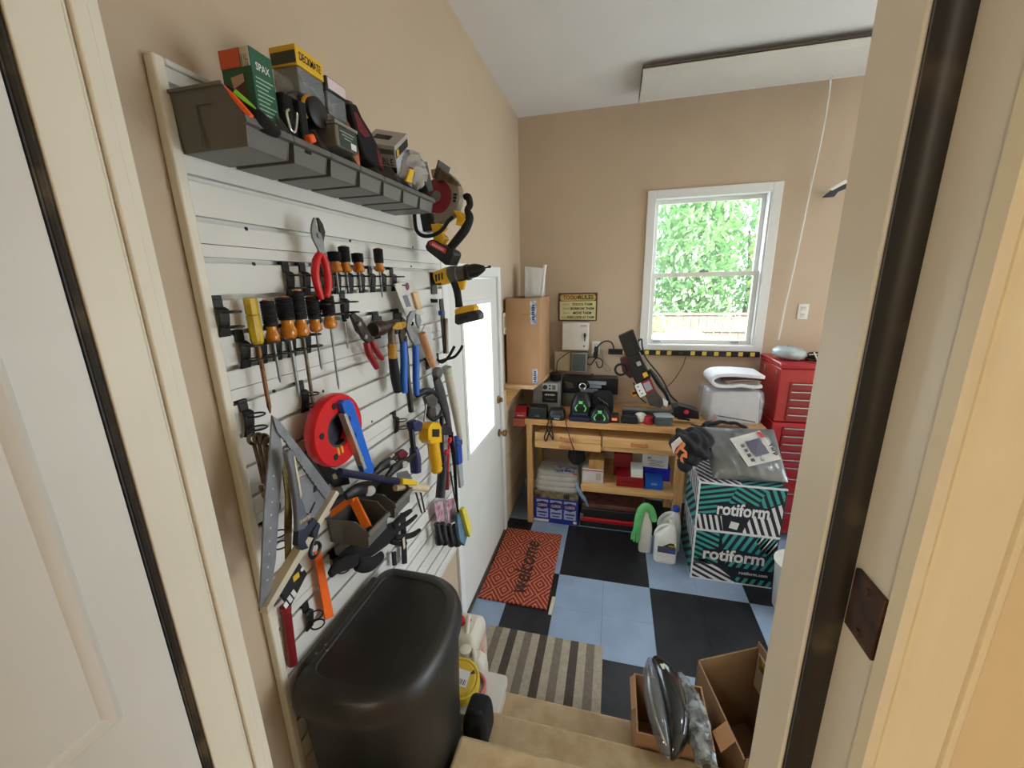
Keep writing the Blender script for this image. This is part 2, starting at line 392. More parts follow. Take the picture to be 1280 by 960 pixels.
b = MB(); b.bx(0.66, 0.73, YB+0.03, YB+0.06, zm+0.015, zm+0.03); b.cyl((0.695, YB+0.045, zm+0.03), (0.695, YB+0.045, zm+0.036), 0.012); b.build('sash_lock', MATS['grey_latch'], w1, bevel=0.003)

# ---- outside door in the left wall: half-lite
dx = XW+0.004
b = MB(); gy0, gy1, gz0, gz1 = 2.10, 2.67, 0.99, 1.92
b.bx(dx-0.045, dx, DY0+0.03, gy0, 0.02, DZ1-0.025).bx(dx-0.045, dx, gy1, DY1-0.03, 0.02, DZ1-0.025).bx(dx-0.045, dx, gy0, gy1, 0.02, gz0).bx(dx-0.045, dx, gy0, gy1, gz1, DZ1-0.025)
d2 = fstruct(b, 'door_2', DOORW)
def yframe(b, y0, y1, z0, z1, w, x0, x1):
    b.bx(x0, x1, y0, y0+w, z0, z1).bx(x0, x1, y1-w, y1, z0, z1).bx(x0, x1, y0+w, y1-w, z1-w, z1).bx(x0, x1, y0+w, y1-w, z0, z0+w); return b
b = MB(); yframe(b, gy0-0.005, gy1+0.005, gz0-0.005, gz1+0.005, 0.03, dx-0.052, dx+0.010); b.build('lite_frame', TRIMW, d2, bevel=0.004)
b = MB(); b.bx(dx-0.025, dx-0.02, gy0, gy1, gz0, gz1); b.build('pane', GLS, d2)
BRASS = M('aged_brass', (150, 120, 74), 0.3, 0.9)
b = MB(); b.lathe((dx, 2.775, 0.905), (dx+0.062, 2.775, 0.905), [(0, .03), (.08, .03), (.12, .012), (.45, .012), (.6, .024), (.85, .028), (.97, .02), (1, .001)], 18); b.build('door_knob', BRASS, d2)
b = MB(); b.lathe((dx, 2.775, 1.17), (dx+0.02, 2.775, 1.17), [(0, .03), (.6, .03), (1, .018)], 18); b.box((dx+0.03, 2.775, 1.17), (0.018, 0.008, 0.034)); b.build('deadbolt', BRASS, d2, bevel=0.001)
# door casing + threshold
b = MB(); cw = 0.055
b.bx(XW-0.001, XW+0.018, DY0-cw, DY0+0.012, 0, DZ1+cw).bx(XW-0.001, XW+0.018, DY1-0.012, DY1+cw, 0, DZ1+cw).bx(XW-0.001, XW+0.018, DY0+0.012, DY1-0.012, DZ1-0.012, DZ1+cw)
fstruct(b, 'trim_8', TRIMW, bevel=0.004)
b = MB(); b.bx(XW-0.13, XW-0.001, DY0, DY0+0.028, 0, DZ1).bx(XW-0.13, XW-0.001, DY1-0.028, DY1, 0, DZ1).bx(XW-0.13, XW-0.001, DY0+0.028, DY1-0.028, DZ1-0.022, DZ1)
fstruct(b, 'trim_9', TRIMW)
b = MB(); b.bx(XW-0.13, XW+0.02, DY0, DY1, 0.0, 0.018); fstruct(b, 'trim_10', M('dark_threshold', (84, 72, 60), 0.5, 0.3), bevel=0.004)

# ================================================================ outdoors
GRASS = M('lawn_green', (110, 140, 70), 0.95, var=0.3, scale=3)
b = MB(); b.bx(-.9, XR+.14, YB+0.14, 16, -0.35, -0.3); fstruct(b, 'ground', GRASS)
b = MB(); b.bx(-14, XW-0.14, -6, 16, -0.36, -0.3); fstruct(b, 'patio', M('pale_concrete', (206, 204, 198), .85, var=.12, scale=2))
b = MB(); b.bx(XR+.14, 14, -3, 12, -0.16, -0.06); fstruct(b, 'bounce_driveway', M('pale_concrete', (206, 204, 198), .85, var=.12, scale=2))  # unseen pale slab, added to bounce sunlight through the opening onto the ceiling
FENCE = wood('weathered_fence_wood', (150, 128, 116), (116, 96, 86), axis='Z')
t = thing('board_fence', 'pale wooden board fence across the yard behind the window', 'fence', (1.5, 9.0, -0.3))
b = MB()
for i in range(70):
    x = -3+i*0.152; b.bx(x, x+0.142, 9.0, 9.02, -0.3, 1.28+random.uniform(-.015, .015))
b.build('boards', FENCE, t)
b = MB(); b.bx(-3, 7.6, 8.96, 9.0, 0.95, 1.03).bx(-3, 7.6, 8.96, 9.0, 0.1, 0.18).bx(-3, 7.6, 8.96, 9.05, 1.29, 1.33); b.build('rail', FENCE, t)
LEAF = M('leaf_green', (172, 208, 150), 0.6, var=0.4, scale=2.2, rgb2=(126, 172, 112), spec=0.3)
LEAF2 = M('leaf_yellow_green', (204, 220, 150), 0.6, var=0.4, scale=2.2, rgb2=(160, 190, 120), spec=0.3)
BARK = M('bark_brown', (104, 84, 66), 0.9, var=0.3, bump=0.8, bscale=30)
def tree(x, y, ht, r, lf, label, n=4600, gap=0.25):
    t = thing('leafy_tree', label, 'tree', (x, y, -0.3), 'trees beyond the yard')
    b = MB(); b.tube([(x, y, -0.3), (x+.1, y, ht*.25), (x-.05, y, ht*.5)], [0.10, 0.07, 0.03], 8, smooth=4); b.build('trunk', BARK, t)
    b = MB()
    for i in range(n):
        while True:
            q = V((random.uniform(-1, 1), random.uniform(-1, 1), random.uniform(-1, 1)))
            if 0.35 < q.length < 1: break
        p = V((x+q.x*r, y+q.y*r*.8, ht*.52+q.z*ht*.5))
        a = V((random.uniform(-1, 1), random.uniform(-1, 1), random.uniform(-1, 1))).normalized(); c = a.cross(V((0.3, .2, 1))).normalized(); L = random.uniform(.07, .15)
        vs = [b.bm.verts.new(v) for v in (p-a*L, p+c*L*.45, p+a*L, p-c*L*.45)]
        b.bm.faces.new(vs)
    b.build('foliage', lf, t, smooth=False)
tree(-0.1, 11.0, 4.6, .9, LEAF, 'green leafy tree beyond the fence, behind the window next to its left edge')
tree(1.95, 11.0, 5.0, .9, LEAF, 'green leafy tree beyond the fence, in the middle of the window view')
tree(4.0, 11.0, 4.8, .9, LEAF2, 'yellow-green leafy tree beyond the fence, near the right edge of the window')
tree(0.9, 13.4, 6.4, 1.35, LEAF, 'farther green tree seen between the near trees in the left half of the window', 4600)
tree(3.7, 13.4, 6.6, 1.4, LEAF, 'farther green tree seen between the near trees in the right half of the window', 4600)
t = thing('leafy_shrub', 'yellow-green leafy shrub in front of the fence outside the window', 'shrub', (0.55, 8.2, -0.3))
b = MB()
for k in range(5): b.tube([(0.55, 8.2, -0.3), (0.55+random.uniform(-.3, .3), 8.2+random.uniform(-.2, .2), 0.9)], 0.015, 6)
b.build('stem', BARK, t)
b = MB()
for i in range(900):
    while True:
        q = V((random.uniform(-1, 1), random.uniform(-1, 1), random.uniform(-1, 1)))
        if q.length < 1: break
    p = V((0.55+q.x*.55, 8.2+q.y*.4, 0.75+q.z*1.0)); a = V((random.uniform(-1, 1), random.uniform(-1, 1), random.uniform(-1, 1))).normalized(); c = a.cross(V((0.3, .2, 1))).normalized(); L = random.uniform(.04, .08)
    b.bm.faces.new([b.bm.verts.new(v) for v in (p-a*L, p+c*L*.5, p+a*L, p-c*L*.5)])
b.build('foliage', LEAF2, t, smooth=False)
# pale domed cover just outside the window
b = MB(); b.grid(lambda u, v: V((0.42+u*0.62, 4.25+v*0.6, 1.385+0.13*math.sin(PI*u)**.5*math.sin(PI*(0.15+0.7*v))-0.02)), 16, 10, (0, 0, -0.04)); b.bx(0.46, 1.0, 4.3, 4.8, -0.3, 1.35)
tag(b.build('grill_cover', M('pale_grey_cover', (176, 190, 196), 0.5)), 'pale grey domed cover just outside below the window', 'cover')
# far side outdoors (seen through the door glass)
b = MB()
for i in range(40): b.bx(-5.0, -4.98, -1+i*0.152, -1+i*0.152+0.142, -0.3, 1.5)
b.bx(-4.98, -4.94, -1, 5.1, 1.1, 1.18).bx(-4.98, -4.94, -1, 5.1, 0.1, 0.18)
tag(b.build('side_fence', FENCE), 'pale wooden fence seen through the half-glass outside door', 'fence')

# ================================================================ camera and light
sc = bpy.context.scene
cd = bpy.data.cameras.new('camera'); cam = bpy.data.objects.new('camera', cd); C.objects.link(cam)
cd.sensor_width = 36; cd.lens = 36*FPX/1280; cd.clip_start = 0.02; cd.clip_end = 100
mw = Matrix(((RT.x, UP.x, -fw.x, CAM.x), (RT.y, UP.y, -fw.y, CAM.y), (RT.z, UP.z, -fw.z, CAM.z), (0, 0, 0, 1)))
cam.matrix_world = mw; sc.camera = cam
w = bpy.data.worlds.new('sky'); sc.world = w; w.use_nodes = True
bg = w.node_tree.nodes['Background']
sky = w.node_tree.nodes.new('ShaderNodeTexSky'); sky.sky_type = 'HOSEK_WILKIE'; sky.turbidity = 5; sky.sun_direction = V((0.5, -0.4, 0.75)).normalized()
mx = w.node_tree.nodes.new('ShaderNodeMix'); mx.data_type = 'RGBA'; mx.inputs[0].default_value = 0.62
w.node_tree.links.new(sky.outputs['Color'], mx.inputs[6]); mx.inputs[7].default_value = (0.80, 0.92, 1.0, 1)
w.node_tree.links.new(mx.outputs[2], bg.inputs['Color'])
bg.inputs['Strength'].default_value = 10.0
def sun(e, d, col):
    l = bpy.data.lights.new('sun', 'SUN'); l.energy = e; l.color = col; l.angle = 0.02
    o = bpy.data.objects.new('sun', l); C.objects.link(o); o.rotation_euler = V(d).to_track_quat('-Z', 'Y').to_euler()
sun(13.0, (-0.15, 0.75, -0.65), (1, .96, .88))
def area(name, loc, d, sx, sy, e, col, portal=False):
    l = bpy.data.lights.new(name, 'AREA'); l.shape = 'RECTANGLE'; l.size = sx; l.size_y = sy; l.energy = e; l.color = col
    o = bpy.data.objects.new(name, l); C.objects.link(o); o.location = loc; o.rotation_euler = V(d).to_track_quat('-Z', 'Z').to_euler()
    if portal: l.cycles.is_portal = True
    return o
area('window_portal', ((WX0+WX1)/2, YB+0.13, (WZ0+WZ1)/2), (0, -1, 0), WX1-WX0, WZ1-WZ0, 1, (1, 1, 1), True)
area('door_portal', (XW-0.05, (gy0+gy1)/2, (gz0+gz1)/2), (1, 0, 0), gy1-gy0, gz1-gz0, 1, (1, 1, 1), True)
area('garage_door_portal', (XR+0.05, 2.05, 1.15), (-1, 0, 0), 2.6, 2.3, 1, (1, 1, 1), True)
# hall lamp behind the camera
area('hall_ceiling_lamp', (-0.72, -1.9, 2.97), (0, 0, -1), 0.35, 0.35, 36, (1.0, 0.94, 0.84))
# garage ceiling bulb, out of the picture to the right
area('garage_ceiling_lamp', (2.6, 1.9, 3.28), (0, 0, -1), 0.5, 0.3, 14, (1.0, 0.95, 0.88))
sc.view_settings.view_transform = 'Standard'; sc.view_settings.look = 'None'; sc.view_settings.exposure = 0.1; sc.view_settings.gamma = 1.0
sc.view_settings.use_curve_mapping = False
sc.cycles.use_denoising = True
sc.cycles.max_bounces = 8; sc.cycles.transparent_max_bounces = 16; sc.cycles.sample_clamp_indirect = 6
# ================================================================ slatwall and everything on it
SLW = M('slatwall_white_pvc', (226, 225, 220), 0.42, var=0.04, scale=5)
CREAMP = M('cream_pvc', (232, 226, 210), 0.45, var=0.04)
SY0, SY1 = 0.66, 1.838
ZT = 2.418
t = thing('slatwall_panel', 'white grooved slatwall panel covering the left wall beside the outside door', 'slatwall', (XW, SY0, 0.56))
def slat_profile(z0, top=True):
    pts = [(XW+0.001, z0-0.0008)]
    pts.append((XS, z0-0.0008))
    for k in range(4):
        g = z0-0.030-0.0757*k
        pts += [(XS, g+0.005), (XS-0.0185, g+0.005), (XS-0.0185, g-0.008), (XS-0.007, g-0.006), (XS-.001, g-0.006), (XS, g-0.008)]
    pts += [(XS, z0-0.3042), (XW+0.001, z0-0.3042)]
    return pts
for k in range(6):
    b = MB(); pr = slat_profile(ZT-0.305*k)
    b.prism([(x, SY0, z) for x, z in pr], (0, SY1-SY0, 0)); b.build('slat_panel', SLW, t, smooth=False)
zb = ZT-0.305*6
b = MB(); b.bx(XW+0.001, XS+0.004, SY0-0.014, SY0+0.008, zb-0.01, ZT+0.012); b.build('edge_trim', CREAMP, t, bevel=0.004)
b = MB(); b.bx(XW+0.001, XS+0.004, SY1-0.006, SY1+0.012, zb-0.01, ZT+0.012); b.build('edge_trim', SLW, t, bevel=0.004)
b = MB(); b.bx(XW+0.001, XS+0.004, SY0+0.008, SY1-0.006, ZT, ZT+0.012); b.build('edge_trim', SLW, t, bevel=0.003)
b = MB(); b.bx(XW+0.001, XS+0.004, SY0+0.008, SY1-0.006, zb-0.012, zb-0.001); b.build('edge_trim', SLW, t, bevel=0.003)
for q in ((308, 286), (317.7, 330), (438, 301), (343, 489), (465, 527), (516, 309), (514, 333), (404, 489)):
    p = S(*q, 0.0005)
    b = MB(); b.cyl((XS-0.002, p.y, p.z), (XS+0.001, p.y, p.z), 0.0042, seg=10); b.build('screw', INK, t)

def gz(z):
    """nearest groove height"""
    return min((ZT-0.305*k-0.030-0.0757*j for k in range(6) for j in range(4)), key=lambda g: abs(g-z))

# ---------------- storage bins along the top
def bin_parts(t, y0, y1, xb, xf, z0, z1, zl, mat=GRYB, th=0.0025):
    """open-front hopper bin; xb back, xf front, z0 bottom, z1 back top, zl front lip"""
    xm = xf-0.04
    side = [(xb, z0), (xf-0.012, z0), (xf-0.004, zl), (xm, z1), (xb, z1)]
    b = MB(); k_ = 0.007
    bo = [(xb, y0+k_, z0), (xf-0.014, y0+k_, z0), (xf-0.014, y1-k_, z0), (xb, y1-k_, z0)]
    b.hexa([V(p) for p in bo], [V(p)+V((0, 0, th)) for p in bo])
    for ya, yk, sg in ((y0, y0+k_, 1), (y1, y1-k_, -1)):
        out = [V((x, yk if z == z0 else ya+sg*k_*(z1-z)/(z1-z0), z)) for x, z in side]
        b.prism(out, (0, sg*th, 0))
    b.hexa([(xb, y0+k_, z0), (xb+th, y0+k_, z0), (xb+th, y1-k_, z0), (xb, y1-k_, z0)], [(xb, y0, z1), (xb+th, y0, z1), (xb+th, y1, z1), (xb, y1, z1)])
    kl = k_*(z1-zl)/(z1-z0)
    b.hexa([(xf-0.014-th, y0+k_, z0), (xf-0.014, y0+k_, z0), (xf-0.014, y1-k_, z0), (xf-0.014-th, y1-k_, z0)], [(xf-0.004-th, y0+kl, zl), (xf-0.004, y0+kl, zl), (xf-0.004, y1-kl, zl), (xf-0.004-th, y1-kl, zl)])
    b.build('shell', mat, t, bevel=0.0008)
    for ya, yb in ((y0-0.0035, y0+0.0005), (y1-0.0005, y1+0.0015)):
        b = MB(); b.bx(xb-0.003, xm+0.002, ya, yb, z1-0.005, z1+0.001); b.build('rim', mat, t, bevel=0.0008)
    b = MB(); b.prism([(xf-0.006, y0-0.002, zl-0.012), (xf+0.004, y0-0.002, zl-0.010), (xf+0.001, y0-0.002, zl+0.003), (xf-0.006, y0-0.002, zl+0.003)], (0, y1-y0+0.001, 0))
    b.build('front_lip', mat, t, bevel=0.001)
    b = MB(); ym = y0-0.0014; w = (xf-xb)
    b.bx(xb+w*.34, xb+w*.36, ym, y0, z0+0.004, z1-0.028).bx(xb+w*.36, xb+w*.58, ym, y0, z1-0.030, z1-0.028)
    b.build('side_rib', mat, t)
BW = 0.113
bin_lab = ['grey plastic bin on the slatwall holding the green and orange carton', 'grey plastic bin under the yellow fastener case, second along the top row', 'grey plastic bin below the small grey labelled case', 'grey plastic bin below the folded black and red pouch', 'grey plastic bin under the grey printed carton', 'grey plastic bin under the clear bag with a yellow insert', 'grey plastic bin at the circular saw end of the top row']
for i in range(7):
    y = 0.661+i*BW
    t = thing('storage_bin', bin_lab[i], 'bin', (XS, y, 2.273), 'grey bins along the top of the slatwall')
    bin_parts(t, y+0.0015, y+BW-0.0015, XS+0.003, -0.642, 2.273, 2.375, 2.318)
# ---- contents of the top bins
GRN = M('carton_green', (26, 92, 62), 0.5); CORG = M('carton_orange', (224, 92, 50), 0.5)
P = XP(310, 56, -0.672); y1 = P.y; zt = P.z; y2 = XP(339, 76, -0.672).y; xl = YP(272, 60, y1).x
zb2 = 2.288
t = thing('retail_carton', 'green and orange carton with a cut-out window standing in a grey bin', 'carton', ((xl-.672)/2, (y1+y2)/2, zb2))
b = MB(); b.bx(xl, -0.672, y1, y2, zb2, zt); b.build('body', GRN, t, bevel=0.001)
b = MB(); zz = zt-0.032; b.bx(xl-0.0004, -0.695, y1-0.0009, y1-0.0002, zz, zt-0.001); b.build('orange_band', CORG, t)
b = MB(); b.bx(-0.693, -0.6735, y1-0.0009, y1-0.0002, zz, zt-0.001); b.build('size_label', M('label_cream', (214, 206, 190), 0.6), t)
text('1½', (-0.6835, y1-0.001, zt-0.022), (1, 0, 0), (0, 0, 1), 0.014, 0.02, INK, t)
b = MB(); b.prism([(xl+0.018, y1-0.0008, zz-0.014), (-0.690, y1-0.0008, zz-0.010), (-0.690, y1-0.0008, zz-0.075), (xl+0.022, y1-0.0008, zz-0.07)], (0, .0006, 0)); b.build('window', M('dark_red_brown', (84, 44, 34), 0.4), t)
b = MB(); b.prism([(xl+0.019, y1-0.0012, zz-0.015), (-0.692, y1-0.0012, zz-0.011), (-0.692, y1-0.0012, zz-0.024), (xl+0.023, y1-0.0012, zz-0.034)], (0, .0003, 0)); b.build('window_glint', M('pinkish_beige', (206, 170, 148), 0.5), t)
b = MB(); b.cyl((xl+0.010, y1-0.0012, zz-0.055), (xl+0.010, y1, zz-0.055), 0.011); b.build('round_badge', M('badge_green', (96, 168, 130), 0.5), t)
yc = (y1+y2)/2
text('SPAX', (-0.672, yc, zt-0.028), (0, 1, 0), (0, 0, 1), (y2-y1)*.62, 0.013, WPAP, t, bold=.012)
for k in range(9):
    quadplate((-0.672, yc-0.004*(k % 3), zt-0.048-0.0075*k), (0, 1, 0), (0, 0, 1), (y2-y1)*(.78-.12*(k % 3)), 0.0022, 0.0003, 'print_line', M('print_pale_green', (170, 200, 180), 0.6), t)
quadplate((-0.672, yc, zt-0.122), (0, 1, 0), (0, 0, 1), (y2-y1)*.9, 0.009, 0.0003, 'white_stripe', WPAP, t)

# glove lying over the front of the first bin
t = thing('work_glove', 'black work glove with orange edge and green streak drooping over a grey bin', 'glove', (-0.68, 0.70, 2.31))
FAB = M('black_fabric', (17, 17, 19), 0.9, bump=0.4, bscale=300)
g0, g1, g2 = XP(275, 104, -0.690), XP(294, 124, -0.664), XP(314, 146, -0.640)
b = MB(); b.tube([g0+V((-.004, .012, -.002)), g1+V((-.002, .018, -.002)), g2+V((-.002, .022, .0)), g2+V((.0, .062, -.010))], [0.007, 0.014, 0.017, 0.008], 12, smooth=4, flat=0.7); b.build('palm', FAB, t, sub=1)
b = MB(); b.tube([g0, g1, g2], [0.003, 0.0055, 0.005], 8, smooth=5); b.build('cuff_edge', M('neon_orange', (255, 104, 40), 0.6), t)
a0, a1 = XP(293, 114, -0.646), XP(320, 136, -0.622)
b = MB(); b.tube([a0, a0.lerp(a1, .5), a1], [0.0045, 0.0035, 0.001], 8, smooth=4, flat=.5); b.build('green_streak', M('lime_green', (140, 214, 50), 0.6), t)

# yellow topped fastener case
P = XP(367.5, 53, -0.668); ya, zt = P.y, P.z; yb = XP(404, 91, -0.668).y; zy = XP(370, 79, -0.668).z; xl = YP(336, 68, ya).x
t = thing('fastener_case', 'clear plastic fastener case with a yellow card lying across the grey bins', 'case', ((xl-.668)/2, (ya+yb)/2, zy-0.05))
b = MB(); b.bx(xl, -0.668, ya, yb, zy, zt); hd = b.build('yellow_card', M('card_yellow', (232, 184, 40), 0.5), t, bevel=0.002)
b = MB(); b.bx(xl+0.004, -0.669, ya-0.001, ya+0.001, zy+.004, zt-0.012); b.build('card_end', M('card_dark_green', (54, 58, 44), 0.5), t)
text('DECKMATE', (-0.668, (ya+yb)/2, (zy+zt)/2), (0, 1, 0), (0, 0, 1), (yb-ya)*.78, 0.016, INK, t, bold=.015)
SMOK = M('smoky_clear_plastic', (150, 156, 160), 0.15, alpha=0.55)
b = MB(); b.bx(xl+.002, -0.670, ya+.002, yb-.002, zy-0.05, zy-0.0005); b.build('clear_box', SMOK, t, bevel=0.003)
b = MB()
for k in range(26):
    y = ya+.010+(yb-ya-.02)*random.random(); x = xl+.012+(-.682-xl)*random.random(); d = V((random.uniform(-.4, .4), random.uniform(-1, 1), random.uniform(-.25, .25))).normalized()*.011
    z = zy-.04+.026*random.random(); c = V((x, max(ya+.018, min(yb-.018, y)), z))
    b.cyl(c-d, c+d, 0.0018, seg=6)
b.build('screws', STEEL, t)['kind'] = 'stuff'
# second case
P = XP(407, 93, -0.664); ya2, zt2 = P.y, P.z; yb2 = XP(433, 121, -0.664).y; zy2 = XP(408, 110, -0.664).z
t = thing('fastener_case', 'dark fastener case with a white label beyond the yellow-topped case', 'case', (-0.71, (ya2+yb2)/2, zy2-.05))
b = MB(); b.bx(-0.755, -0.664, ya2, yb2, zy2, zt2); b.build('lid', DGRY, t, bevel=0.002)
quadplate((-0.664, (ya2+yb2)/2, (zy2+zt2)/2), (0, 1, 0), (0, 0, 1), (yb2-ya2)*.9, (zt2-zy2)*.8, 0.0004, 'white_label', M('label_pinkish_white', (226, 208, 212), 0.6), t)
b = MB(); b.bx(-0.752, -0.667, ya2+.002, yb2-.002, zy2-.05, zy2-.0005); b.build('clear_box', SMOK, t, bevel=0.003)
b = MB()
for k in range(18):
    c = V((random.uniform(-.74, -.68), random.uniform(ya2+.016, yb2-.016), random.uniform(zy2-.042, zy2-.01))); d = V((random.uniform(-1, 1), random.uniform(-1, 1), random.uniform(-.3, .3))).normalized()*.010
    b.cyl(c-d, c+d, 0.0018, seg=6)
b.build('screws', DSTEEL, t)['kind'] = 'stuff'
# black pouch with carabiner
p0, p1 = XP(342, 112, -0.668), XP(384, 172, -0.650)
t = thing('tool_pouch', 'black pouch with a silver carabiner clipped on, standing in a grey bin', 'pouch', (-0.69, (p0.y+p1.y)/2, 2.30))
b = MB(); yy0, yy1 = p0.y+.012, XP(384, 150, -0.655).y
b.box((-0.70, (yy0+yy1)/2, 2.345), (0.085, yy1-yy0, 0.125), taper=0.92); b.build('body', FAB, t, bevel=0.008, seg=3)
b = MB(); b.box((-0.654, yy1-.018, 2.35), (0.012, 0.022, 0.10)); b.build('strap', FAB, t, bevel=0.003)
cb = [XP(x, y, -0.644) for x, y in ((361, 137), (358.5, 141), (362, 157), (364, 163), (367.5, 165), (370, 161), (371.5, 145), (370, 141))]
b = MB(); b.tube(cb, 0.0026, 8, smooth=4, closed=False); b.build('carabiner', CHRO, t)
# tape measure
c = XP(391, 138, -0.672)
t = thing('tape_measure', 'black tape measure with a yellow band behind the grey labelled case', 'tape measure', (c.x, c.y, c.z-.03))
b = MB(); b.lathe((c.x-.02, c.y, c.z-.006), (c.x+.018, c.y, c.z-.006), [(0, .026), (.1, .031), (.9, .031), (1, .026)], 24); b.build('case', BLK, t)
b = MB(); b.torus((c.x, c.y, c.z-.006), 0.030, 0.0055, (1, 0, 0), 20, 8, (0.2, 2.2)); b.build('yellow_band', M('band_amber', (240, 168, 30), 0.45), t)
# grey labelled case in front
P = XP(418, 148, -0.632); ya, zt = P.y, P.z; yb = XP(446, 171, -0.632).y; zb3 = XP(408, 175, -0.632).z; xl = YP(386, 147, ya).x
zb3 = min(zb3, zt-0.04)
t = thing('parts_case', 'small grey plastic case with a dark label and barcode resting on a grey bin', 'case', ((xl-.632)/2, (ya+yb)/2, zb3))
b = MB(); b.box(((xl-.632)/2, (ya+yb)/2, (zb3+zt-.008)/2), (abs(xl+.632), yb-ya, zt-.008-zb3), taper=1.0); b.build('body', M('case_grey', (110, 110, 104), 0.4), t, bevel=0.004)
b = MB(); b.box(((xl-.632)/2, (ya+yb)/2, zt-.004), (abs(xl+.632)+.005, yb-ya+.005, .008)); b.build('lid', M('case_lid_grey', (128, 128, 122), 0.4), t, bevel=0.002)
hh = zt-.008-zb3
quadplate((-0.632, (ya+yb)/2+.004, zb3+hh/2), (0, 1, 0), (0, 0, 1), (yb-ya)*.82, hh*.9, 0.0006, 'dark_label', M('label_dark_green', (52, 62, 56), 0.5), t)
text('SCREWS', (-0.6312, (ya+yb)/2+.004, zb3+hh*.68), (0, 1, 0), (0, 0, 1), (yb-ya)*.4, hh*.1, M('label_pale', (170, 180, 172), 0.6), t) if False else None
for k in range(3): quadplate((-0.6312, (ya+yb)/2, zb3+hh*(.76-.14*k)), (0, 1, 0), (0, 0, 1), (yb-ya)*(.66-.16*k), hh*.04, 0.0003, 'print_line', M('label_pale', (170, 180, 172), 0.6), t)
quadplate((-0.6312, yb-.020, zb3+hh*.26), (0, 1, 0), (0, 0, 1), .020, hh*.3, 0.0004, 'barcode', WPAP, t)
c = XP(390, 172, -0.636)
t = tag(MB().box(c+V((-.006, 0, -.002)), (0.02, 0.018, 0.016), Matrix.Rotation(.5, 3, 'X')).build('wire_nut_cap', M('neon_orange', (255, 104, 40), 0.6), None, bevel=.004), 'small bright orange plastic cap on the bin edge under the black pouch', 'cap')
# copper coloured canister
c = XP(433, 146, -0.69)
t = thing('orange_canister', 'translucent orange canister between the dark case and the black pouch', 'canister', (c.x, c.y, 2.30))
b = MB(); b.lathe((c.x, c.y, 2.30), (c.x, c.y, c.z+.018), [(0, .018), (.05, .022), (.8, .022), (.9, .018), (1, .018)], 18); b.build('body', M('amber_brown', (196, 108, 56), 0.25, rgb2=(150, 80, 40)), t)
b = MB(); b.cyl((c.x, c.y, c.z+.018), (c.x, c.y, c.z+.032), .020, seg=18); b.build('cap', M('dark_wine', (70, 34, 30), 0.5), t)
# black and red folded pouch
t = thing('folded_pouch', 'black and dark red folded fabric pouch leaning in the bins beside the grey carton', 'pouch', (-0.70, 1.15, 2.30))
pl = [(437, 129), (446, 130), (453, 146), (464, 164), (476, 188), (481, 214), (470, 208), (456, 196), (449, 176)]
b = MB(); b.prism([XP(x, y, -0.658) for x, y in pl], (-0.05, 0.0, 0.0)); b.build('body', FAB, t, bevel=.006, seg=3)
pr = [(442, 140), (446, 141), (455, 157), (463, 170), (456, 172), (449, 164)]
b = MB(); b.prism([XP(x, y, -0.6565) for x, y in pr], (-0.002, 0, 0)); b.build('red_panel', M('wine_red_fabric', (110, 20, 34), 0.8), t, bevel=.0007)
pr = [(470, 183), (476, 194), (480, 212), (474, 205)]
b = MB(); b.prism([XP(x, y, -0.6565) for x, y in pr], (-0.002, 0, 0)); b.build('red_edge', MATS['wine_red_fabric'], t)
# grey printed carton (turned)
c = XP(494, 184, -0.67)
t = thing('printed_carton', 'grey printed carton with black bands tilted on top of the bins', 'carton', (c.x, c.y, c.z-.07))
ang = math.radians(24); R = Matrix.Rotation(math.radians(4), 3, 'Z') @ Matrix.Rotation(math.radians(33), 3, 'X') @ Matrix.Rotation(math.radians(12), 3, 'Y')
ctr = XP(493, 183, -0.650)+R @ V((-0.05, 0.06, -0.04))
CGR = M('carton_grey', (176, 172, 168), 0.55)
b = MB(); b.box(ctr, (0.10, 0.12, 0.08), R); b.build('body', CGR, t, bevel=.001)
ux, uy, uz = R @ V((1, 0, 0)), R @ V((0, 1, 0)), R @ V((0, 0, 1))
fx = ctr+ux*.05; fy = ctr-uy*.06; ftop = ctr+uz*.04
quadplate(fx+uz*.016, uy, uz, .114, .022, .0004, 'dark_band', INK, t)
quadplate(fx+uz*.016-uy*.040, uy, uz, .018, .018, .0003, 'yellow_mark', M('card_yellow', (232, 184, 40), 0.5), t, off=.001)
quadplate(fx-uz*.012, uy, uz, .114, .03, .0004, 'pale_panel', M('label_bluish', (196, 200, 214), 0.6), t)
quadplate(fy-uz*.028, ux, uz, .10, .016, .0004, 'dark_band', INK, t)
text('BLE', fy-uz*.006+ux*.025, ux, uz, .035, .018, INK, t)
quadplate(fy+uz*.022+ux*.02, ux, uz, .05, .014, .0004, 'dark_band', M('band_grey', (90, 92, 96), 0.6), t)
quadplate(ftop+ux*-.006, ux, uy, .05, .035, .0004, 'black_print', INK, t)
# clear bag
t = thing('clear_bag', 'crumpled clear plastic bag with a yellow insert in the bins near the saw', 'bag', (-0.69, 1.38, 2.33))
c = XP(514, 214, -0.66)
b = MB(); b.ball(c, (.05, .055, .055), 20, 14); o = b.build('film', M('cloudy_film', (206, 204, 200), 0.15, alpha=0.55), t, wob=0.007)
b = MB(); q = [XP(x, y, -0.607) for x, y in ((513, 211), (518, 212), (515, 229), (508, 226))]; b.prism(q, (-.006, 0, 0)); b.build('yellow_insert', M('card_yellow', (232, 184, 40), 0.5), t, bevel=.001)
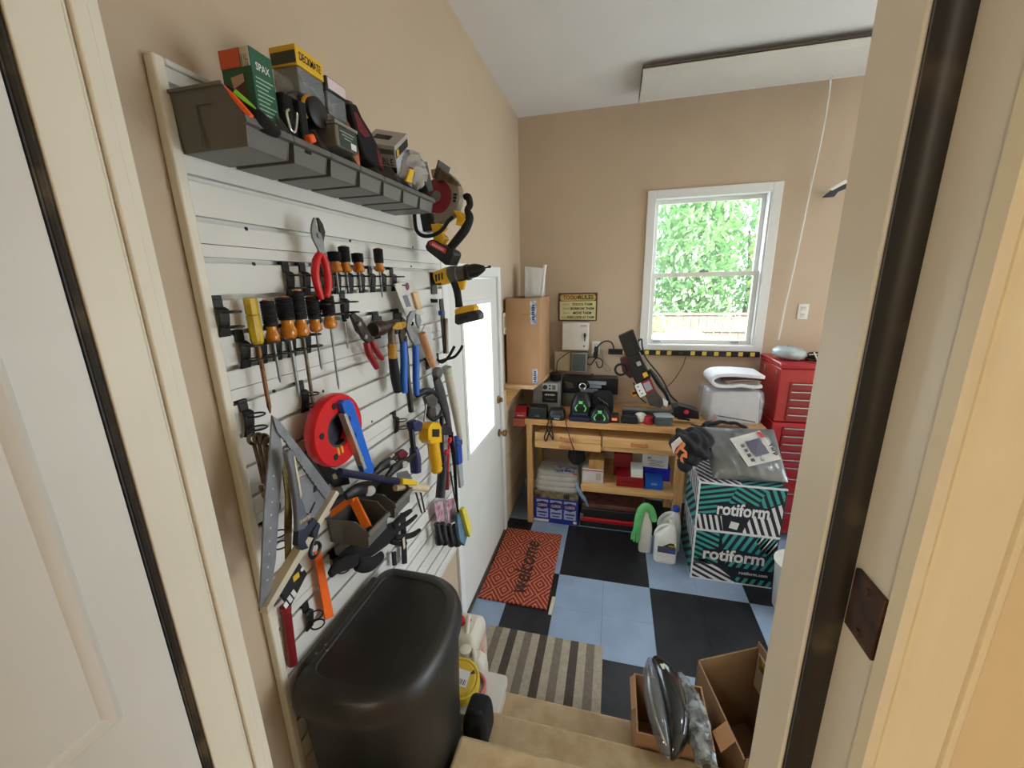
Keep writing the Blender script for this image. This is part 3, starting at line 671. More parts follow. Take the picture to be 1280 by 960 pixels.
# dark box at the end
q = [XP(x, y, -0.655) for x, y in ((521, 200), (534, 202), (542, 238), (536, 240))]
t = thing('small_dark_box', 'small dark grey box leaning at the saw end of the bins', 'box', (q[0].x-.04, q[0].y+.02, q[3].z))
b = MB(); b.prism(q, (-.06, 0.0, 0)); b.build('body', DGRY, t, bevel=.002)
m_ = (q[0]+q[1]+q[2]+q[3])/4
text('TOOL', m_, (q[2]-q[1]), (0, 0, 1), .05, .012, M('label_pale', (170, 180, 172), 0.6), t) if False else None

# ---------------- tool holders
def make_holder():
    t = thing('tool_holder', 'black double-ring tool holder clipped in a slatwall groove', 'tool holder', (0, 0, 0), 'black ring holders on the slatwall')
    b = MB(); b.bx(-0.0105, 0.004, -0.011, 0.011, -0.004, 0.004).bx(0.0005, 0.0045, -0.011, 0.011, -0.022, -0.004); b.build('clip', BLK, t, bevel=.001)
    b = MB(); b.rings([[(x+dx, y, z) for dx, y in ((0, -w), (0.006, -w), (0.006, w), (0, w))] for x, z, w in ((0.004, -.020, .009), (0.010, -.026, .0125), (0.009, -.045, .0115), (0.006, -.062, .011), (0.003, -.075, .0125), (0.001, -.082, .0125))]); b.build('strap', BLK, t, bevel=.001)
    for z in (-0.030, -0.061):
        b = MB(); b.torus((0.034, 0, z), 0.0175, 0.0022, (0, 0, 1), 18, 6); b.build('ring', BLK, t)
    return t
proto = make_holder()
used = [0]
def holder(p, label):
    z = gz(p.z); loc = (XS, p.y, z)
    if not used[0]:
        proto.location = V(loc); proto['label'] = label; used[0] = 1; return proto
    return dup(proto, loc, label)
nth = ['first', 'second', 'third', 'fourth', 'fifth', 'sixth', 'seventh', 'eighth', 'ninth']
holder(S(270, 376), 'empty black ring holder by itself near the slatwall corner trim')
low = [(297, 412), (318, 404), (337, 398), (355, 391), (374, 383), (392, 378), (409, 372), (427, 366)]
lowlab = ['black ring holder at the start of the lower row, holding the yellow screwdriver', 'black ring holder behind the second handle of the lower screwdriver row', 'black ring holder behind the fattest black-gripped screwdriver', 'black ring holder between the two longest screwdrivers', 'black ring holder in the middle of the lower row, right behind amber handles', 'black ring holder just beyond the shortest shaft of the lower row', 'black ring holder by the screwdriver under the red-handled pliers', 'black ring holder holding the thin black screwdriver']
for (x, y), l in zip(low, lowlab): holder(XP(x, y+4, XS), l)
upx = [355, 376, 397, 416, 432, 447, 461, 475, 488]
uplab = ['empty black ring holder at the near end of the upper row', 'empty black ring holder between the row end and the red-handled pliers', 'black ring holder behind the red-handled pliers', 'black ring holder with the stubby screwdriver next to the pliers', 'black ring holder with the tallest handle of the upper row', 'black ring holder with the second stubby screwdriver of the upper row', 'empty black ring holder between two upper screwdrivers', 'black ring holder with the lone far screwdriver of the upper row', 'empty black ring holder at the far end of the upper row']
for x, l in zip(upx, uplab): holder(XP(x, 330+(x-355)*.03, XS), l)

# ---------------- screwdrivers
def screwdriver(pt, pg, pa, ptip, R, label, grip=BLKR, amb=AMB, shaft=STEEL, d=0.034, sr=0.0034, group='screwdrivers in the slatwall rings', ydx=0.0):
    """pixel rows: handle top, grip end, handle end, tip, all at the x of one hanging line"""
    a = S(*pt, d); y = a.y; zt = a.z
    zf = lambda q: YP(q[0], q[1], y).z
    zg, za, zp = zf(pg), zf(pa), zf(ptip)
    t = thing('screwdriver', label, 'screwdriver', (XS+d, y, zp), group)
    P = lambda z: V((XS+d, y, z))
    if grip is not None:
        b = MB(); L = zt-zg
        b.lathe(P(zt), P(zg), [(0, R*.5), (.03, R*.62), (.06, R*.62)] , 12); b.build('end_cap', amb, t)
        b = MB(); prof = [(.05, R*.75), (.09, R*.98)]
        n = 9
        for k in range(n): prof += [(.12+.82*k/n, R*1.0), (.12+.82*(k+.55)/n, R*.90)]
        prof += [(.97, R*.95), (1, R*.8)]
        b.lathe(P(zt), P(zg), prof, 14); b.build('grip', grip, t)
        b = MB(); b.lathe(P(zg), P(za), [(0, R*.78), (.25, R*.72), (.5, R*.95), (.8, R*.98), (.93, R*.8), (1, R*.45)], 12); b.build('handle', amb, t)
    else:
        b = MB(); b.lathe(P(zt), P(za), [(0, R*.8), (.02, R), (.34, R), (.36, R*.86), (.38, R), (.9, R), (.97, R*.86), (1, R*.6)], 8); b.build('handle', amb, t)
    b = MB(); b.lathe(P(za+.004), P(zp), [(0, sr), (.86, sr), (.9, sr*1.05), (1, sr*.35)], 10); b.build('shaft', shaft, t)
    return t
G = 0.0145
screwdriver((312, 372), (0, 0), (324, 431), (332, 516), 0.0135, 'translucent yellow screwdriver with a rusty flat blade, nearest the slatwall corner', None, YAC, M('rusty_steel', (150, 110, 74), 0.5, 0.6, rgb2=(110, 76, 48), scale=60), sr=0.0046)
screwdriver((333, 374), (337, 408), (339, 429), (346, 478), 0.0155, 'black-gripped screwdriver with an amber collar, just beyond the yellow one')
screwdriver((354, 370), (358, 400), (360, 424), (368, 496), 0.0195, 'thickest black and amber screwdriver in the lower row', sr=0.0045)
screwdriver((370, 362), (377, 399), (379, 421), (387, 507), 0.0175, 'longest black and amber screwdriver, hanging down beside the red reel', shaft=OSTEEL, sr=0.0046, d=0.040)
screwdriver((389, 369), (393, 399), (394, 415), (397, 462), 0.0165, 'slim black and amber screwdriver with a short pointed shaft in the lower row', d=0.037)
screwdriver((408, 368), (411, 394), (412, 411), (422, 487), 0.0185, 'black and amber screwdriver hanging right under the red-handled pliers', d=0.036)
screwdriver((428, 380), (431, 399), (432, 402), (434, 436), 0.0075, 'thin all-black screwdriver at the far end of the lower row', amb=BLK, sr=0.0022)
screwdriver((417, 314), (419, 327), (420, 341), (423, 366), 0.0185, 'stubby black and amber screwdriver beside the red-handled pliers, upper row', group='small screwdrivers in the upper rings')
screwdriver((429, 307), (432, 328), (433, 341), (437, 366), 0.0165, 'black and amber screwdriver standing tallest in the upper row', group='small screwdrivers in the upper rings')
screwdriver((446, 316), (448, 328), (449, 341), (451, 364), 0.0185, 'second stubby black and amber screwdriver of the upper row', group='small screwdrivers in the upper rings')
screwdriver((472, 310), (474, 329), (475, 340), (474, 372), 0.0165, 'lone black and amber screwdriver near the far end of the upper row', group='small screwdrivers in the upper rings')

# ---------------- red handled slip-joint pliers
d = 0.062
Q = lambda *pp: [S(x, y, d) for x, y in pp]
t = thing('pliers', 'steel slip-joint pliers with red handles hanging jaws-up in the upper row', 'pliers', S(400, 374, d))
b = MB(); b.prism(Q((388, 280), (390.5, 272), (393, 272), (393, 280), (395.5, 288), (400, 294), (403, 305), (404, 318), (399, 319), (395, 310), (389, 298), (387, 288)), (.006, 0, 0)); b.build('jaw', STEEL, t, bevel=.0015)
b = MB(); b.prism([p+V((-.006, 0, 0)) for p in Q((397, 272), (399, 272), (404, 280), (407, 290), (405, 303), (402, 318), (398, 318), (400, 300), (400, 288), (398.5, 280))], (.006, 0, 0)); b.build('jaw', DSTEEL, t, bevel=.0015)
p = S(396, 294.5, d); b = MB(); b.cyl(p, p+V((.009, 0, 0)), .007, seg=14); b.build('pivot', STEEL, t)
b = MB(); b.tube(Q((400, 316), (395.5, 326), (394, 342), (397, 358), (402, 374)), [.007, .0105, .0105, .010, .008], 10, smooth=4); b.build('handle', RED, t)
b = MB(); b.tube(Q((402, 317), (406.5, 328), (409.5, 345), (410, 360), (408, 371)), [.007, .0105, .0105, .010, .008], 10, smooth=4); b.build('handle', RED, t)

# ---------------- aviation snips with red handles
d = 0.05
t = thing('tin_snips', 'worn tin snips with short red handles hanging beyond the screwdrivers', 'snips', S(474, 461, d))
b = MB(); b.prism(Q((435, 393), (440, 391), (446, 396), (453, 404), (460, 418), (464, 424), (458, 430), (451, 424), (444, 410)), (.01, 0, 0)); b.build('jaw', DSTEEL, t, bevel=.002)
b = MB(); b.prism([p+V((-.007, 0, 0)) for p in Q((439, 396), (447, 394), (453, 398), (458, 410), (463, 420), (456, 424), (446, 414))], (.007, 0, 0)); b.build('jaw', DSTEEL, t, bevel=.002)
for q in ((448, 405), (456, 421)): p = S(*q, d+.01); b = MB(); b.cyl(p, p+V((.006, 0, 0)), .007, seg=12); b.build('pivot_bolt', STEEL, t)
b = MB(); b.tube(Q((458, 428), (461, 440), (467, 452), (471, 460)), [.010, .0125, .0115, .009], 10, smooth=4); b.build('handle', DRED, t)
b = MB(); b.tube(Q((464, 425), (469, 436), (474, 444), (478, 448)), [.009, .011, .010, .008], 10, smooth=4); b.build('handle', DRED, t)
# flat black hooks behind snips / hammer
hook_lab = {'h1': 'wide black tool hook behind the dark round hammer head', 'h2': 'wide black tool hook just above the long blue-handled pliers'}
for (x, y), l in (((468, 392), hook_lab['h1']), ((494, 388), hook_lab['h2'])):
    p = S(x, y); t = thing('wide_tool_hook', l, 'hook', (XS, p.y, gz(p.z)))
    z = gz(p.z)
    b = MB(); b.bx(XS-.0105, XS+.004, p.y-.018, p.y+.018, z-.004, z+.004).bx(XS+.001, XS+.006, p.y-.018, p.y+.018, z-.09, z-.004); b.build('back_plate', BLK, t, bevel=.001)
    b = MB(); b.bx(XS+.006, XS+.012, p.y-.026, p.y+.026, z-.06, z-.012); b.build('face_plate', DGRY, t, bevel=.002)
    for k in (-1, 1):
        b = MB(); b.tube([(XS+.008, p.y+k*.016, z-.055), (XS+.055, p.y+k*.016, z-.058), (XS+.06, p.y+k*.016, z-.046)], .004, 8, smooth=3); b.build('prong', BLK, t)
# ---------------- hammer
d = 0.055
t = thing('hammer', 'hammer with a dark round head and black and yellow grip hanging beside the blue pliers', 'hammer', S(496, 489, d))
a, c_ = S(466, 412, d), S(502, 404, d)
b = MB(); b.lathe(a, c_, [(0, .022), (.05, .026), (.25, .026), (.36, .02), (.5, .018), (.7, .02), (1, .012)], 16); b.build('head', M('dark_bronze_steel', (92, 74, 62), 0.4, 0.5, rgb2=(60, 48, 42), scale=40), t)
b = MB(); b.prism([p+V((.012, 0, 0)) for p in Q((483, 409), (489, 403), (500, 402), (503, 407), (494, 412), (484, 412))], (.012, 0, 0)); b.build('yellow_band', M('worn_yellow', (222, 164, 36), 0.5, rgb2=(150, 106, 30), scale=60), t, bevel=.002)
b = MB(); b.tube(Q((489, 412), (490, 430)), .013, 10); b.build('neck', OSTEEL, t)
b = MB(); b.tube(Q((490, 430), (491, 448)), .0155, 12); b.build('yellow_sleeve', MATS['worn_yellow'], t)
b = MB(); b.tube(Q((491, 447), (494, 470), (498, 489)), [.0155, .0175, .017], 12, smooth=4); b.build('grip', BLKR, t)
# ---------------- long tongue-and-groove pliers, blue handles
d = 0.075
t = thing('water_pump_pliers', 'long water-pump pliers with bright blue handles hanging at the middle of the slatwall', 'pliers', S(518, 495, d))
b = MB(); b.prism(Q((508, 396), (512, 389), (518, 388), (516, 396), (511, 404), (513, 412), (520, 420), (523, 432), (518, 434), (511, 424), (506, 410)), (.009, 0, 0)); b.build('jaw', STEEL, t, bevel=.002)
b = MB(); b.prism([p+V((-.008, 0, 0)) for p in Q((503, 396), (507, 400), (509, 412), (505, 425), (508, 428), (502, 430), (500, 418))], (.009, 0, 0)); b.build('jaw', DSTEEL, t, bevel=.002)
b = MB(); b.prism(Q((518, 392), (523, 394), (525, 402), (522, 411), (519, 404)), (.008, 0, 0)); b.build('jaw_tip', STEEL, t, bevel=.002)
b = MB(); b.tube(Q((504, 427), (505, 450), (505, 475), (506, 491)), [.012, .014, .0135, .011], 10, smooth=4); b.build('handle', BLUE, t)
b = MB(); b.tube(Q((519, 430), (520, 450), (520, 475), (521, 494)), [.012, .014, .0135, .011], 10, smooth=4); b.build('handle', BLUE, t)
b = MB(); b.tube([p+V((-.02, 0, 0)) for p in Q((511, 420), (514, 450), (516, 480), (520, 515))], .011, 8, smooth=3)
tag(b.build('pry_bar', M('black_steel_bar', (40, 38, 38), 0.45, 0.4), None), 'dark steel bar hanging between the two bright blue handles', 'bar')
# ---------------- carded package
d = 0.045
t = thing('carded_pack', 'white blister card with a dark round logo hanging above the blue-handled pliers', 'package', S(512, 385, d))
b = MB(); b.prism(Q((492, 355), (514, 351), (529, 393), (508, 398)), (.003, 0, 0)); b.build('card', M('card_white', (214, 210, 202), 0.5), t)
b = MB(); p = S(509, 358, d+.0035); b.lathe(p, p+V((.001, 0, 0)), [(0, .014), (1, .014)], 18); b.build('round_logo', M('logo_plum', (110, 48, 70), 0.5), t)
b = MB(); b.prism([p+V((.0035, 0, 0)) for p in Q((512, 366), (518, 365), (524, 386), (518, 387))], (.012, 0, 0)); b.build('blister', M('blister_tan', (216, 180, 128), 0.3), t, bevel=.003)
b = MB(); b.prism([p+V((.0033, 0, 0)) for p in Q((502, 370), (508, 369), (513, 383), (507, 384))], (.0004, 0, 0)); b.build('print_block', M('print_grey', (120, 124, 140), 0.6), t)
# ================================================================ right end: tools hung outwards (seen side-on)
def QY(y, *pp): return [YP(px, py, y) for px, py in pp]
def plateY(b, y, th, *pp): b.prism(QY(y, *pp), (0, th, 0)); return b
# ---- circular saw
y = 1.57
t = thing('circular_saw', 'yellow and black cordless circular saw with a dark red guard hanging past the grey bins', 'saw', YP(555, 332, y))
REDG = M('guard_dark_red', (142, 26, 46), 0.4)
GRG = M('guard_grey', (150, 142, 128), 0.4, 0.3)
cc = YP(545, 245, y); ro = (YP(574, 250, y)-cc).length
b = MB(); b.lathe(cc+V((0, .004, 0)), cc+V((0, .016, 0)), [(0, ro*.60), (.2, ro*.64), (1, ro*.64)], 32); b.build('lower_guard', REDG, t)
b = MB(); b.lathe(cc+V((0, .001, 0)), cc+V((0, .004, 0)), [(0, ro*.2), (1, ro*.2)], 20); b.build('arbor_washer', STEEL, t)
arc = []
for k in range(17):
    a = math.radians(-100+k*12.5)
    arc.append((math.cos(a), math.sin(a)))
b = MB(); rs = []
for ca, sa in arc:
    rs.append([cc+V((ca*r, yy, sa*r)) for r, yy in ((ro*.66, .0), (ro, .002), (ro*1.0, .05), (ro*.66, .05))])
b.rings(rs); b.build('upper_guard', GRG, t, bevel=.002)
printbars(cc+V((ro*.80, -.0008, -ro*.12)), (0.2, 0, 1), (-1, 0, .2), .035, .014, INK, t)
b = MB(); plateY(b, y-.02, .11, (547.5, 199.5), (549, 200), (543.5, 222), (541.5, 222)); b.build('shoe', DSTEEL, t, bevel=.0008)
b = MB(); plateY(b, y-.01, .03, (548, 208), (553, 213), (562, 219), (573, 229), (570, 232), (560, 228), (553, 224), (546, 226), (545, 214)); b.build('bevel_bracket', OSTEEL, t, bevel=.001)
b = MB(); plateY(b, y+.0, .05, (566, 262), (574, 264), (582, 274), (577, 281), (569, 281), (571, 272)); b.build('yellow_housing', YEL, t, bevel=.004)
b = MB(); plateY(b, y-.005, .055, (538, 280), (549, 279), (554, 284), (549, 290), (556, 297), (551, 306), (541, 303), (541, 292)); b.build('motor_housing', YEL, t, bevel=.004)
b = MB(); b.tube(QY(y+.02, (580, 247), (585, 246), (587.5, 256), (584, 263), (587, 272), (582, 286), (573, 298), (563, 310)), [.010, .014, .013, .012, .017, .018, .018, .016], 12, smooth=4); b.build('rear_handle', BLKR, t)
b = MB(); b.tube(QY(y-.01, (518, 262), (519, 280), (522, 290), (530, 295), (541, 294), (552, 288), (560, 277), (566, 271)), .0075, 10, smooth=4); b.build('front_handle', BLKR, t)
b = MB(); plateY(b, y+.0, .05, (524, 268), (538, 264), (540, 288), (528, 290)); b.build('gear_housing', BLK, t, bevel=.006)
b = MB(); plateY(b, y-.02, .085, (534.5, 301), (541, 299), (566, 313), (567.5, 318), (562, 331), (556, 331), (533, 313), (531, 308)); bt = b.build('battery', BLK, t, bevel=.004)
b = MB(); plateY(b, y-.022, .003, (536, 303), (541, 301), (558, 311), (556, 317), (537, 306)); b.build('red_label', M('battery_red', (226, 60, 60), 0.45), t)
q = QY(y-.0225, (538, 304), (557, 314))
printbars((q[0]+q[1])/2, q[1]-q[0], (0.4, 0, 1), .055, .010, WPAP, t)
b = MB(); b.tube([(XS-.012, y+.02, YP(541, 262, y).z), (XS+.03, y+.02, YP(541, 262, y).z), YP(530, 272, y+.02)], .005, 8); b.build('hang_wire', BLK, t)
# ---- drill
y = 1.74
t = thing('cordless_drill', 'yellow and black cordless drill pointing out from the far edge of the slatwall', 'drill', YP(583, 407, y))
a, c_ = YP(545, 349, y), YP(562, 343.5, y); e_, f_ = YP(582, 341, y), YP(606, 335, y)
b = MB(); b.lathe(a, c_, [(0, .022), (.06, .033), (.9, .037), (1, .037)], 20); b.build('motor_housing', YEL, t)
b = MB(); b.lathe(c_, e_, [(0, .035), (.1, .037), (.5, .036), (.55, .032), (1, .032)], 20); b.build('gearbox', M('drill_grey', (92, 90, 82), 0.45, 0.2), t)
b = MB(); b.lathe(e_, f_, [(0, .032), (.04, .035), (.2, .035), (.22, .031), (.55, .029), (.8, .020), (1, .010)], 20); b.build('chuck', BLK, t)
b = MB(); b.lathe(f_, YP(613.5, 333, y), [(0, .003), (.6, .003), (.62, .0055), (1, .0055)], 8); b.build('bit', DSTEEL, t)
for k, (u_, v_) in enumerate(((.2, .8), (.4, .6), (.55, .45))):
    m_ = a.lerp(c_, .25+.22*k); b = MB(); b.box(m_+V((0, -.036, 0)), (.006, .004, .030)); b.build('vent_slot', BLK, t)
b = MB(); b.tube(QY(y, (568, 352), (571, 362), (573, 374), (574, 384)), [.019, .0175, .0165, .018], 12, smooth=4, flat=.9); b.build('grip', BLKR, t)
b = MB(); plateY(b, y-.012, .024, (571, 352), (582, 350), (580, 356), (579, 362), (575, 363)); b.build('trigger', YEL, t, bevel=.003)
b = MB(); plateY(b, y-.032, .064, (568, 387), (577, 383), (590, 381), (594, 385), (593, 389), (568, 394)); b.build('foot', YEL, t, bevel=.005)
b = MB(); plateY(b, y-.036, .072, (568, 393.5), (594, 388), (599, 393), (599, 400), (572, 406.5), (568, 404)); b.build('battery', M('battery_dark', (54, 48, 58), 0.45), t, bevel=.005)
b = MB(); plateY(b, y-.0365, .001, (573, 396), (585, 393.5), (585, 398), (573, 401)); b.build('battery_label', BLK, t)
b = MB(); zz = YP(540, 348, y).z; b.bx(XS-.0105, XS+.005, y-.03, y+.03, zz+.018, zz+.026).bx(XS+.001, XS+.006, y-.03, y+.03, zz-.07, zz+.02); b.tube([(XS+.004, y-.02, zz-.02), (XS+.045, y-.02, zz-.026), (XS+.05, y-.02, zz-.01)], .005, 8); b.tube([(XS+.004, y+.02, zz-.02), (XS+.045, y+.02, zz-.026), (XS+.05, y+.02, zz-.01)], .005, 8)
b.build('hanger', BLK, t, bevel=.001)

# ---- tan handled tool with long dark body
d = 0.06
t = thing('folding_saw', 'long folding saw with a tan wooden handle and dark curved body near the outside door', 'saw', S(560, 540, d))
b = MB(); b.tube([S(x, y, d) for x, y in ((527, 416), (533, 436), (541, 457))], [.016, .0175, .016], 12, smooth=4, flat=.7); b.build('handle', wood('tan_handle_wood', (222, 164, 116), (196, 134, 88), axis='Z'), t)
b = MB(); b.prism([S(x, y, d-.016) for x, y in ((530, 405), (536, 410), (547, 456), (540, 462), (524, 420))], (.006, 0, 0)); b.build('blade_guard', M('clear_sleeve', (206, 204, 202), 0.3), t, bevel=.001)
b = MB(); p = S(543, 466, d-.012); b.lathe(p, p+V((.03, 0, 0)), [(0, .026), (.8, .026), (1, .02)], 18); b.build('joint', M('pewter', (118, 118, 116), 0.4, 0.6), t)
b = MB(); b.tube([S(x, y, d) for x, y in ((545, 472), (550, 488), (557, 512), (563, 540))], [.024, .032, .026, .016], 12, smooth=4, flat=.5); b.build('body', M('charcoal_plastic', (62, 60, 62), 0.5), t)
b = MB(); b.tube([S(x, y, d) for x, y in ((563, 540), (568, 580), (570, 612), (572, 640))], [.014, .010, .008, .006], 8, smooth=3, flat=.5); b.build('strap', FAB, t)
# ---- dark bar with blue clip, cream rods
d = 0.035
t = thing('bar_clamp', 'dark steel clamp bar with a small blue clip hanging by the slatwall far edge', 'clamp', S(556, 441, d))
b = MB(); b.prism([S(x, y, d) for x, y in ((548.5, 374), (552.5, 373), (558.5, 441), (554, 442))], (.006, 0, 0)); b.build('bar', M('dark_bar_steel', (70, 62, 58), 0.45, 0.4), t)
b = MB(); p = S(552, 391, d+.006); b.box(p, (.02, .035, .022)); b.build('blue_clip', M('clip_blue', (36, 78, 160), 0.4), t, bevel=.004)
b = MB(); b.bx(XS-.0105, XS+.004, p.y-.02, p.y-.005, S(548, 374).z-.004, S(548, 374).z+.006).bx(XS+.001, XS+.03, p.y-.02, p.y-.008, S(548, 374).z-.012, S(548, 374).z+.004); b.build('clip', BLK, t)
d = 0.07
t = thing('caulk_tube', 'long cream plastic tube hanging beside the dark folding saw', 'tube', S(574, 548, d))
CRT = M('cream_tube', (206, 200, 184), 0.4)
b = MB(); b.tube([S(558, 398, d-.02), S(559.5, 442, d-.02)], .008, 10); b.build('nozzle', CRT, t)
b = MB(); b.tube([S(559, 462, d), S(569, 512, d), S(575, 548, d)], [.020, .019, .014], 14, smooth=2); b.build('tube', CRT, t)
b = MB(); b.tube([S(558.4, 459, d), S(559.4, 466, d)], .0225, 14); b.build('collar', M('pale_green_grey', (176, 186, 172), 0.4), t)
# ---- outward hooks
for i, (yy, pp, lab) in enumerate(((1.62, ((545, 449), (552, 453), (560, 447), (566, 437), (568, 433)), 'black curved hook sticking out just above the dark folding saw joint'), (1.72, ((548, 452), (558, 449), (568, 446), (575, 438), (578, 432)), 'grey-tipped curved hook sticking out beside the outside door glass'))):
    t = thing('curved_hook', lab, 'hook', (XS, yy, YP(*pp[0], yy).z), 'curved hooks at the slatwall edge')
    p0 = YP(*pp[0], yy)
    b = MB(); b.bx(XS-.0105, XS+.005, yy-.016, yy+.016, gz(p0.z)-.004, gz(p0.z)+.004).bx(XS+.001, XS+.006, yy-.016, yy+.016, gz(p0.z)-.05, gz(p0.z)); b.build('clip', BLK, t, bevel=.001)
    b = MB(); b.tube([V((XS+.004, yy, gz(p0.z)-.03))]+QY(yy, *pp), .0065, 8, smooth=4); b.build('arm', BLKR, t)
# ---- yellow cordless work tool
y = 1.42
d = 0.07
t = thing('yellow_hand_lamp', 'bright yellow hand tool with a square black opening and a round barrel', 'tool', S(544, 590, d))
b = MB(); hp = [S(x, y, d) for x, y in ((523, 534), (529, 527), (537, 527), (540, 533), (541, 552), (527, 554), (523, 549))]
b.prism(hp, (.045, 0, 0)); b.build('hood', YEL, t, bevel=.004)
b = MB(); b.prism([p+V((.0455, 0, 0)) for p in [S(x, y, d) for x, y in ((527.5, 535.5), (536.5, 535.5), (536.5, 545), (527.5, 545))]], (.0015, 0, 0)); b.build('lens', INK, t)
b = MB(); b.lathe(S(541, 551, d+.02), S(546, 589, d+.02), [(0, .026), (.8, .026), (.82, .023), (.9, .023), (.92, .026), (1, .022)], 18); b.build('barrel', M('barrel_yellow', (238, 180, 20), 0.35), t)
b = MB(); b.tube([S(533, 505, d), S(530, 527, d)], .004, 8); b.build('rod', STEEL, t)
# ---- quick clamps
def quick_clamp(label, head, body, lower, hmat, lmat, red=None, d=0.05):
    t = thing('quick_clamp', label, 'clamp', S(*lower[-1], d), 'quick clamps on the slatwall')
    Hc = [S(x, y, d) for x, y in head]
    b = MB(); b.prism(Hc, (.035, 0, 0)); b.build('jaw', hmat, t, bevel=.005)
    b = MB(); b.tube([S(x, y, d+.018) for x, y in body], .011, 8); b.build('bar', BLK, t)
    b = MB(); b.tube([S(x, y, d+.018) for x, y in lower], [.017, .024, .022, .016][:len(lower)], 12, smooth=3, flat=.8); b.build('grip', lmat, t)
    if red:
        for x, y in red:
            p = S(x, y, d+.03); b = MB(); b.lathe(p, p+V((.012, 0, 0)), [(0, .014), (.8, .014), (1, .01)], 14); b.build('red_button', RED, t)
    return t
quick_clamp('navy and black quick clamp hanging just before the yellow hand tool', ((507, 527), (513, 524), (519, 527), (519, 538), (509, 539)), ((514, 536), (517, 562)), ((517, 560), (519, 574), (520, 590)), NAVY, NAVY)
quick_clamp('black quick clamp with red buttons hanging just beyond the yellow hand tool', ((543, 534), (551, 530), (557, 534), (557, 543), (545, 544)), ((552, 520), (553, 580)), ((553, 568), (553, 590), (550, 622)), M('dark_navy', (34, 32, 48), 0.5), M('dark_navy', (34, 32, 48), 0.5), ((561, 550), (557, 565), (547, 539)), d=0.045)
d = 0.045
t = thing('bent_red_rod', 'thin red bent clamp handle behind the red-buttoned quick clamp', 'clamp handle', S(560, 612, d-.02))
b = MB(); b.tube([S(x, y, d-.02) for x, y in ((556, 531), (561, 531), (562, 545), (560, 575), (559, 612))], .006, 8, smooth=3); b.build('rod', RED, t)
b = MB(); b.tube([S(x, y, d-.02) for x, y in ((559.5, 590), (559, 612))], .010, 8); b.build('sleeve', DRED, t)
d = 0.05
t = thing('blue_spirit_level', 'short blue and grey strip level hanging by the edge of the outside door', 'level', S(572, 606, d))
b = MB(); b.prism([S(x, y, d) for x, y in ((567, 545), (573, 543), (575, 578), (570, 581))], (.016, 0, 0)); b.build('body', M('level_blue', (40, 80, 172), 0.4), t, bevel=.002)
b = MB(); b.prism([S(x, y, d) for x, y in ((570, 581), (575, 578), (577, 606), (573, 610))], (.014, 0, 0)); b.build('sleeve', M('sleeve_grey', (170, 172, 178), 0.4), t, bevel=.002)
b = MB(); b.tube([S(x, y, d+.02) for x, y in ((571, 553), (577, 556), (577, 548), (573, 544))], .003, 6, smooth=4); b.build('wire_hook', STEEL, t)
# ---- extra straps of the hanging packs
# two torch packs + sponge pack
def torch(label, cx, cy, dxy, cardp, d):
    t = thing('torch_pack', label, 'flashlight pack', S(cx, cy+14, d), 'twin flashlight packs')
    b = MB(); b.prism([S(x, y, d) for x, y in cardp], (.003, 0, 0)); b.build('card', M('card_plum_white', (206, 190, 200), 0.5, rgb2=(150, 60, 84), scale=28), t)
    for k in (0, 1):
        p0, p1 = S(cx+k*7-3, cy-12, d+.016), S(cx+k*7+1, cy+13, d+.022)
        b = MB(); b.lathe(p0, p1, [(0, .012), (.05, .014), (.55, .014), (.7, .019), (.96, .021), (1, .019)], 16); b.build('torch', BLK, t)
        b = MB(); b.lathe(p1, p1+(p1-p0).normalized()*.002, [(0, .016), (1, .015)], 16); b.build('lens', M('lens_grey', (128, 132, 140), 0.2), t)
torch('black twin flashlight pack hanging low at the slatwall end, next to the bare slats', 549, 666, 0, ((542, 628), (553, 625), (556, 650), (546, 654)), 0.035)
torch('black twin flashlight pack hanging low, against the teal and yellow sponge pack', 564, 668, 0, ((557, 626), (567, 622), (571, 650), (560, 656)), 0.05)
d = 0.075
t = thing('sponge_pack', 'teal and yellow sponge in a plastic pack hanging low beside the outside door', 'sponge', S(578, 682, d))
b = MB(); b.prism([S(x, y, d) for x, y in ((567, 643), (574, 636), (582, 664), (577, 682), (571, 676))], (.018, 0, 0)); b.build('scrubber', M('teal_pad', (44, 92, 104), 0.8, rgb2=(110, 140, 170), scale=14), t, bevel=.003)
b = MB(); b.prism([S(x, y, d+.018) for x, y in ((573, 637), (577, 633), (585, 658), (583, 671), (581, 666))], (.022, 0, 0)); b.build('sponge', M('sponge_yellow', (226, 214, 84), 0.9, bump=.5, bscale=200), t, bevel=.003)
b = MB(); b.tube([S(563, 590, .05), S(568, 620, .06), S(573, 640, d+.01)], .004, 8); b.build('hang_strap', FAB, t)

# ================================================================ fish tape reel and small level
d = 0.05
t = thing('tape_reel', 'big round red wire-pulling reel with a dark open hub hanging mid slatwall', 'reel', S(418, 585, d))
cr = S(417, 537, d); R_ = abs(S(417, 489, d).z-S(417, 585, d).z)/2
b = MB()
cr = cr+V((-.010, 0, 0)); R_ *= .97
prof = [(R_*.50, 0), (R_*.98, 0), (R_, .006), (R_, .026), (R_*.96, .032), (R_*.50, .032), (R_*.47, .028), (R_*.47, .006)]
rs = []
for k in range(48):
    a = 2*PI*k/48; rs.append([cr+V((x, math.cos(a)*r, math.sin(a)*r)) for r, x in prof])
b.rings(rs, close=True); b.build('shell', M('reel_red', (226, 26, 34), 0.3, coat=.2), t)
for k in range(5):
    a = math.radians(100+72*k); p = cr+V((.0325, math.cos(a)*R_*.72, math.sin(a)*R_*.72))
    b = MB(); b.lathe(p, p+V((.0012, 0, 0)), [(0, .009), (1, .009)], 12); b.build('slot_mark', INK, t)
b = MB(); rs = []
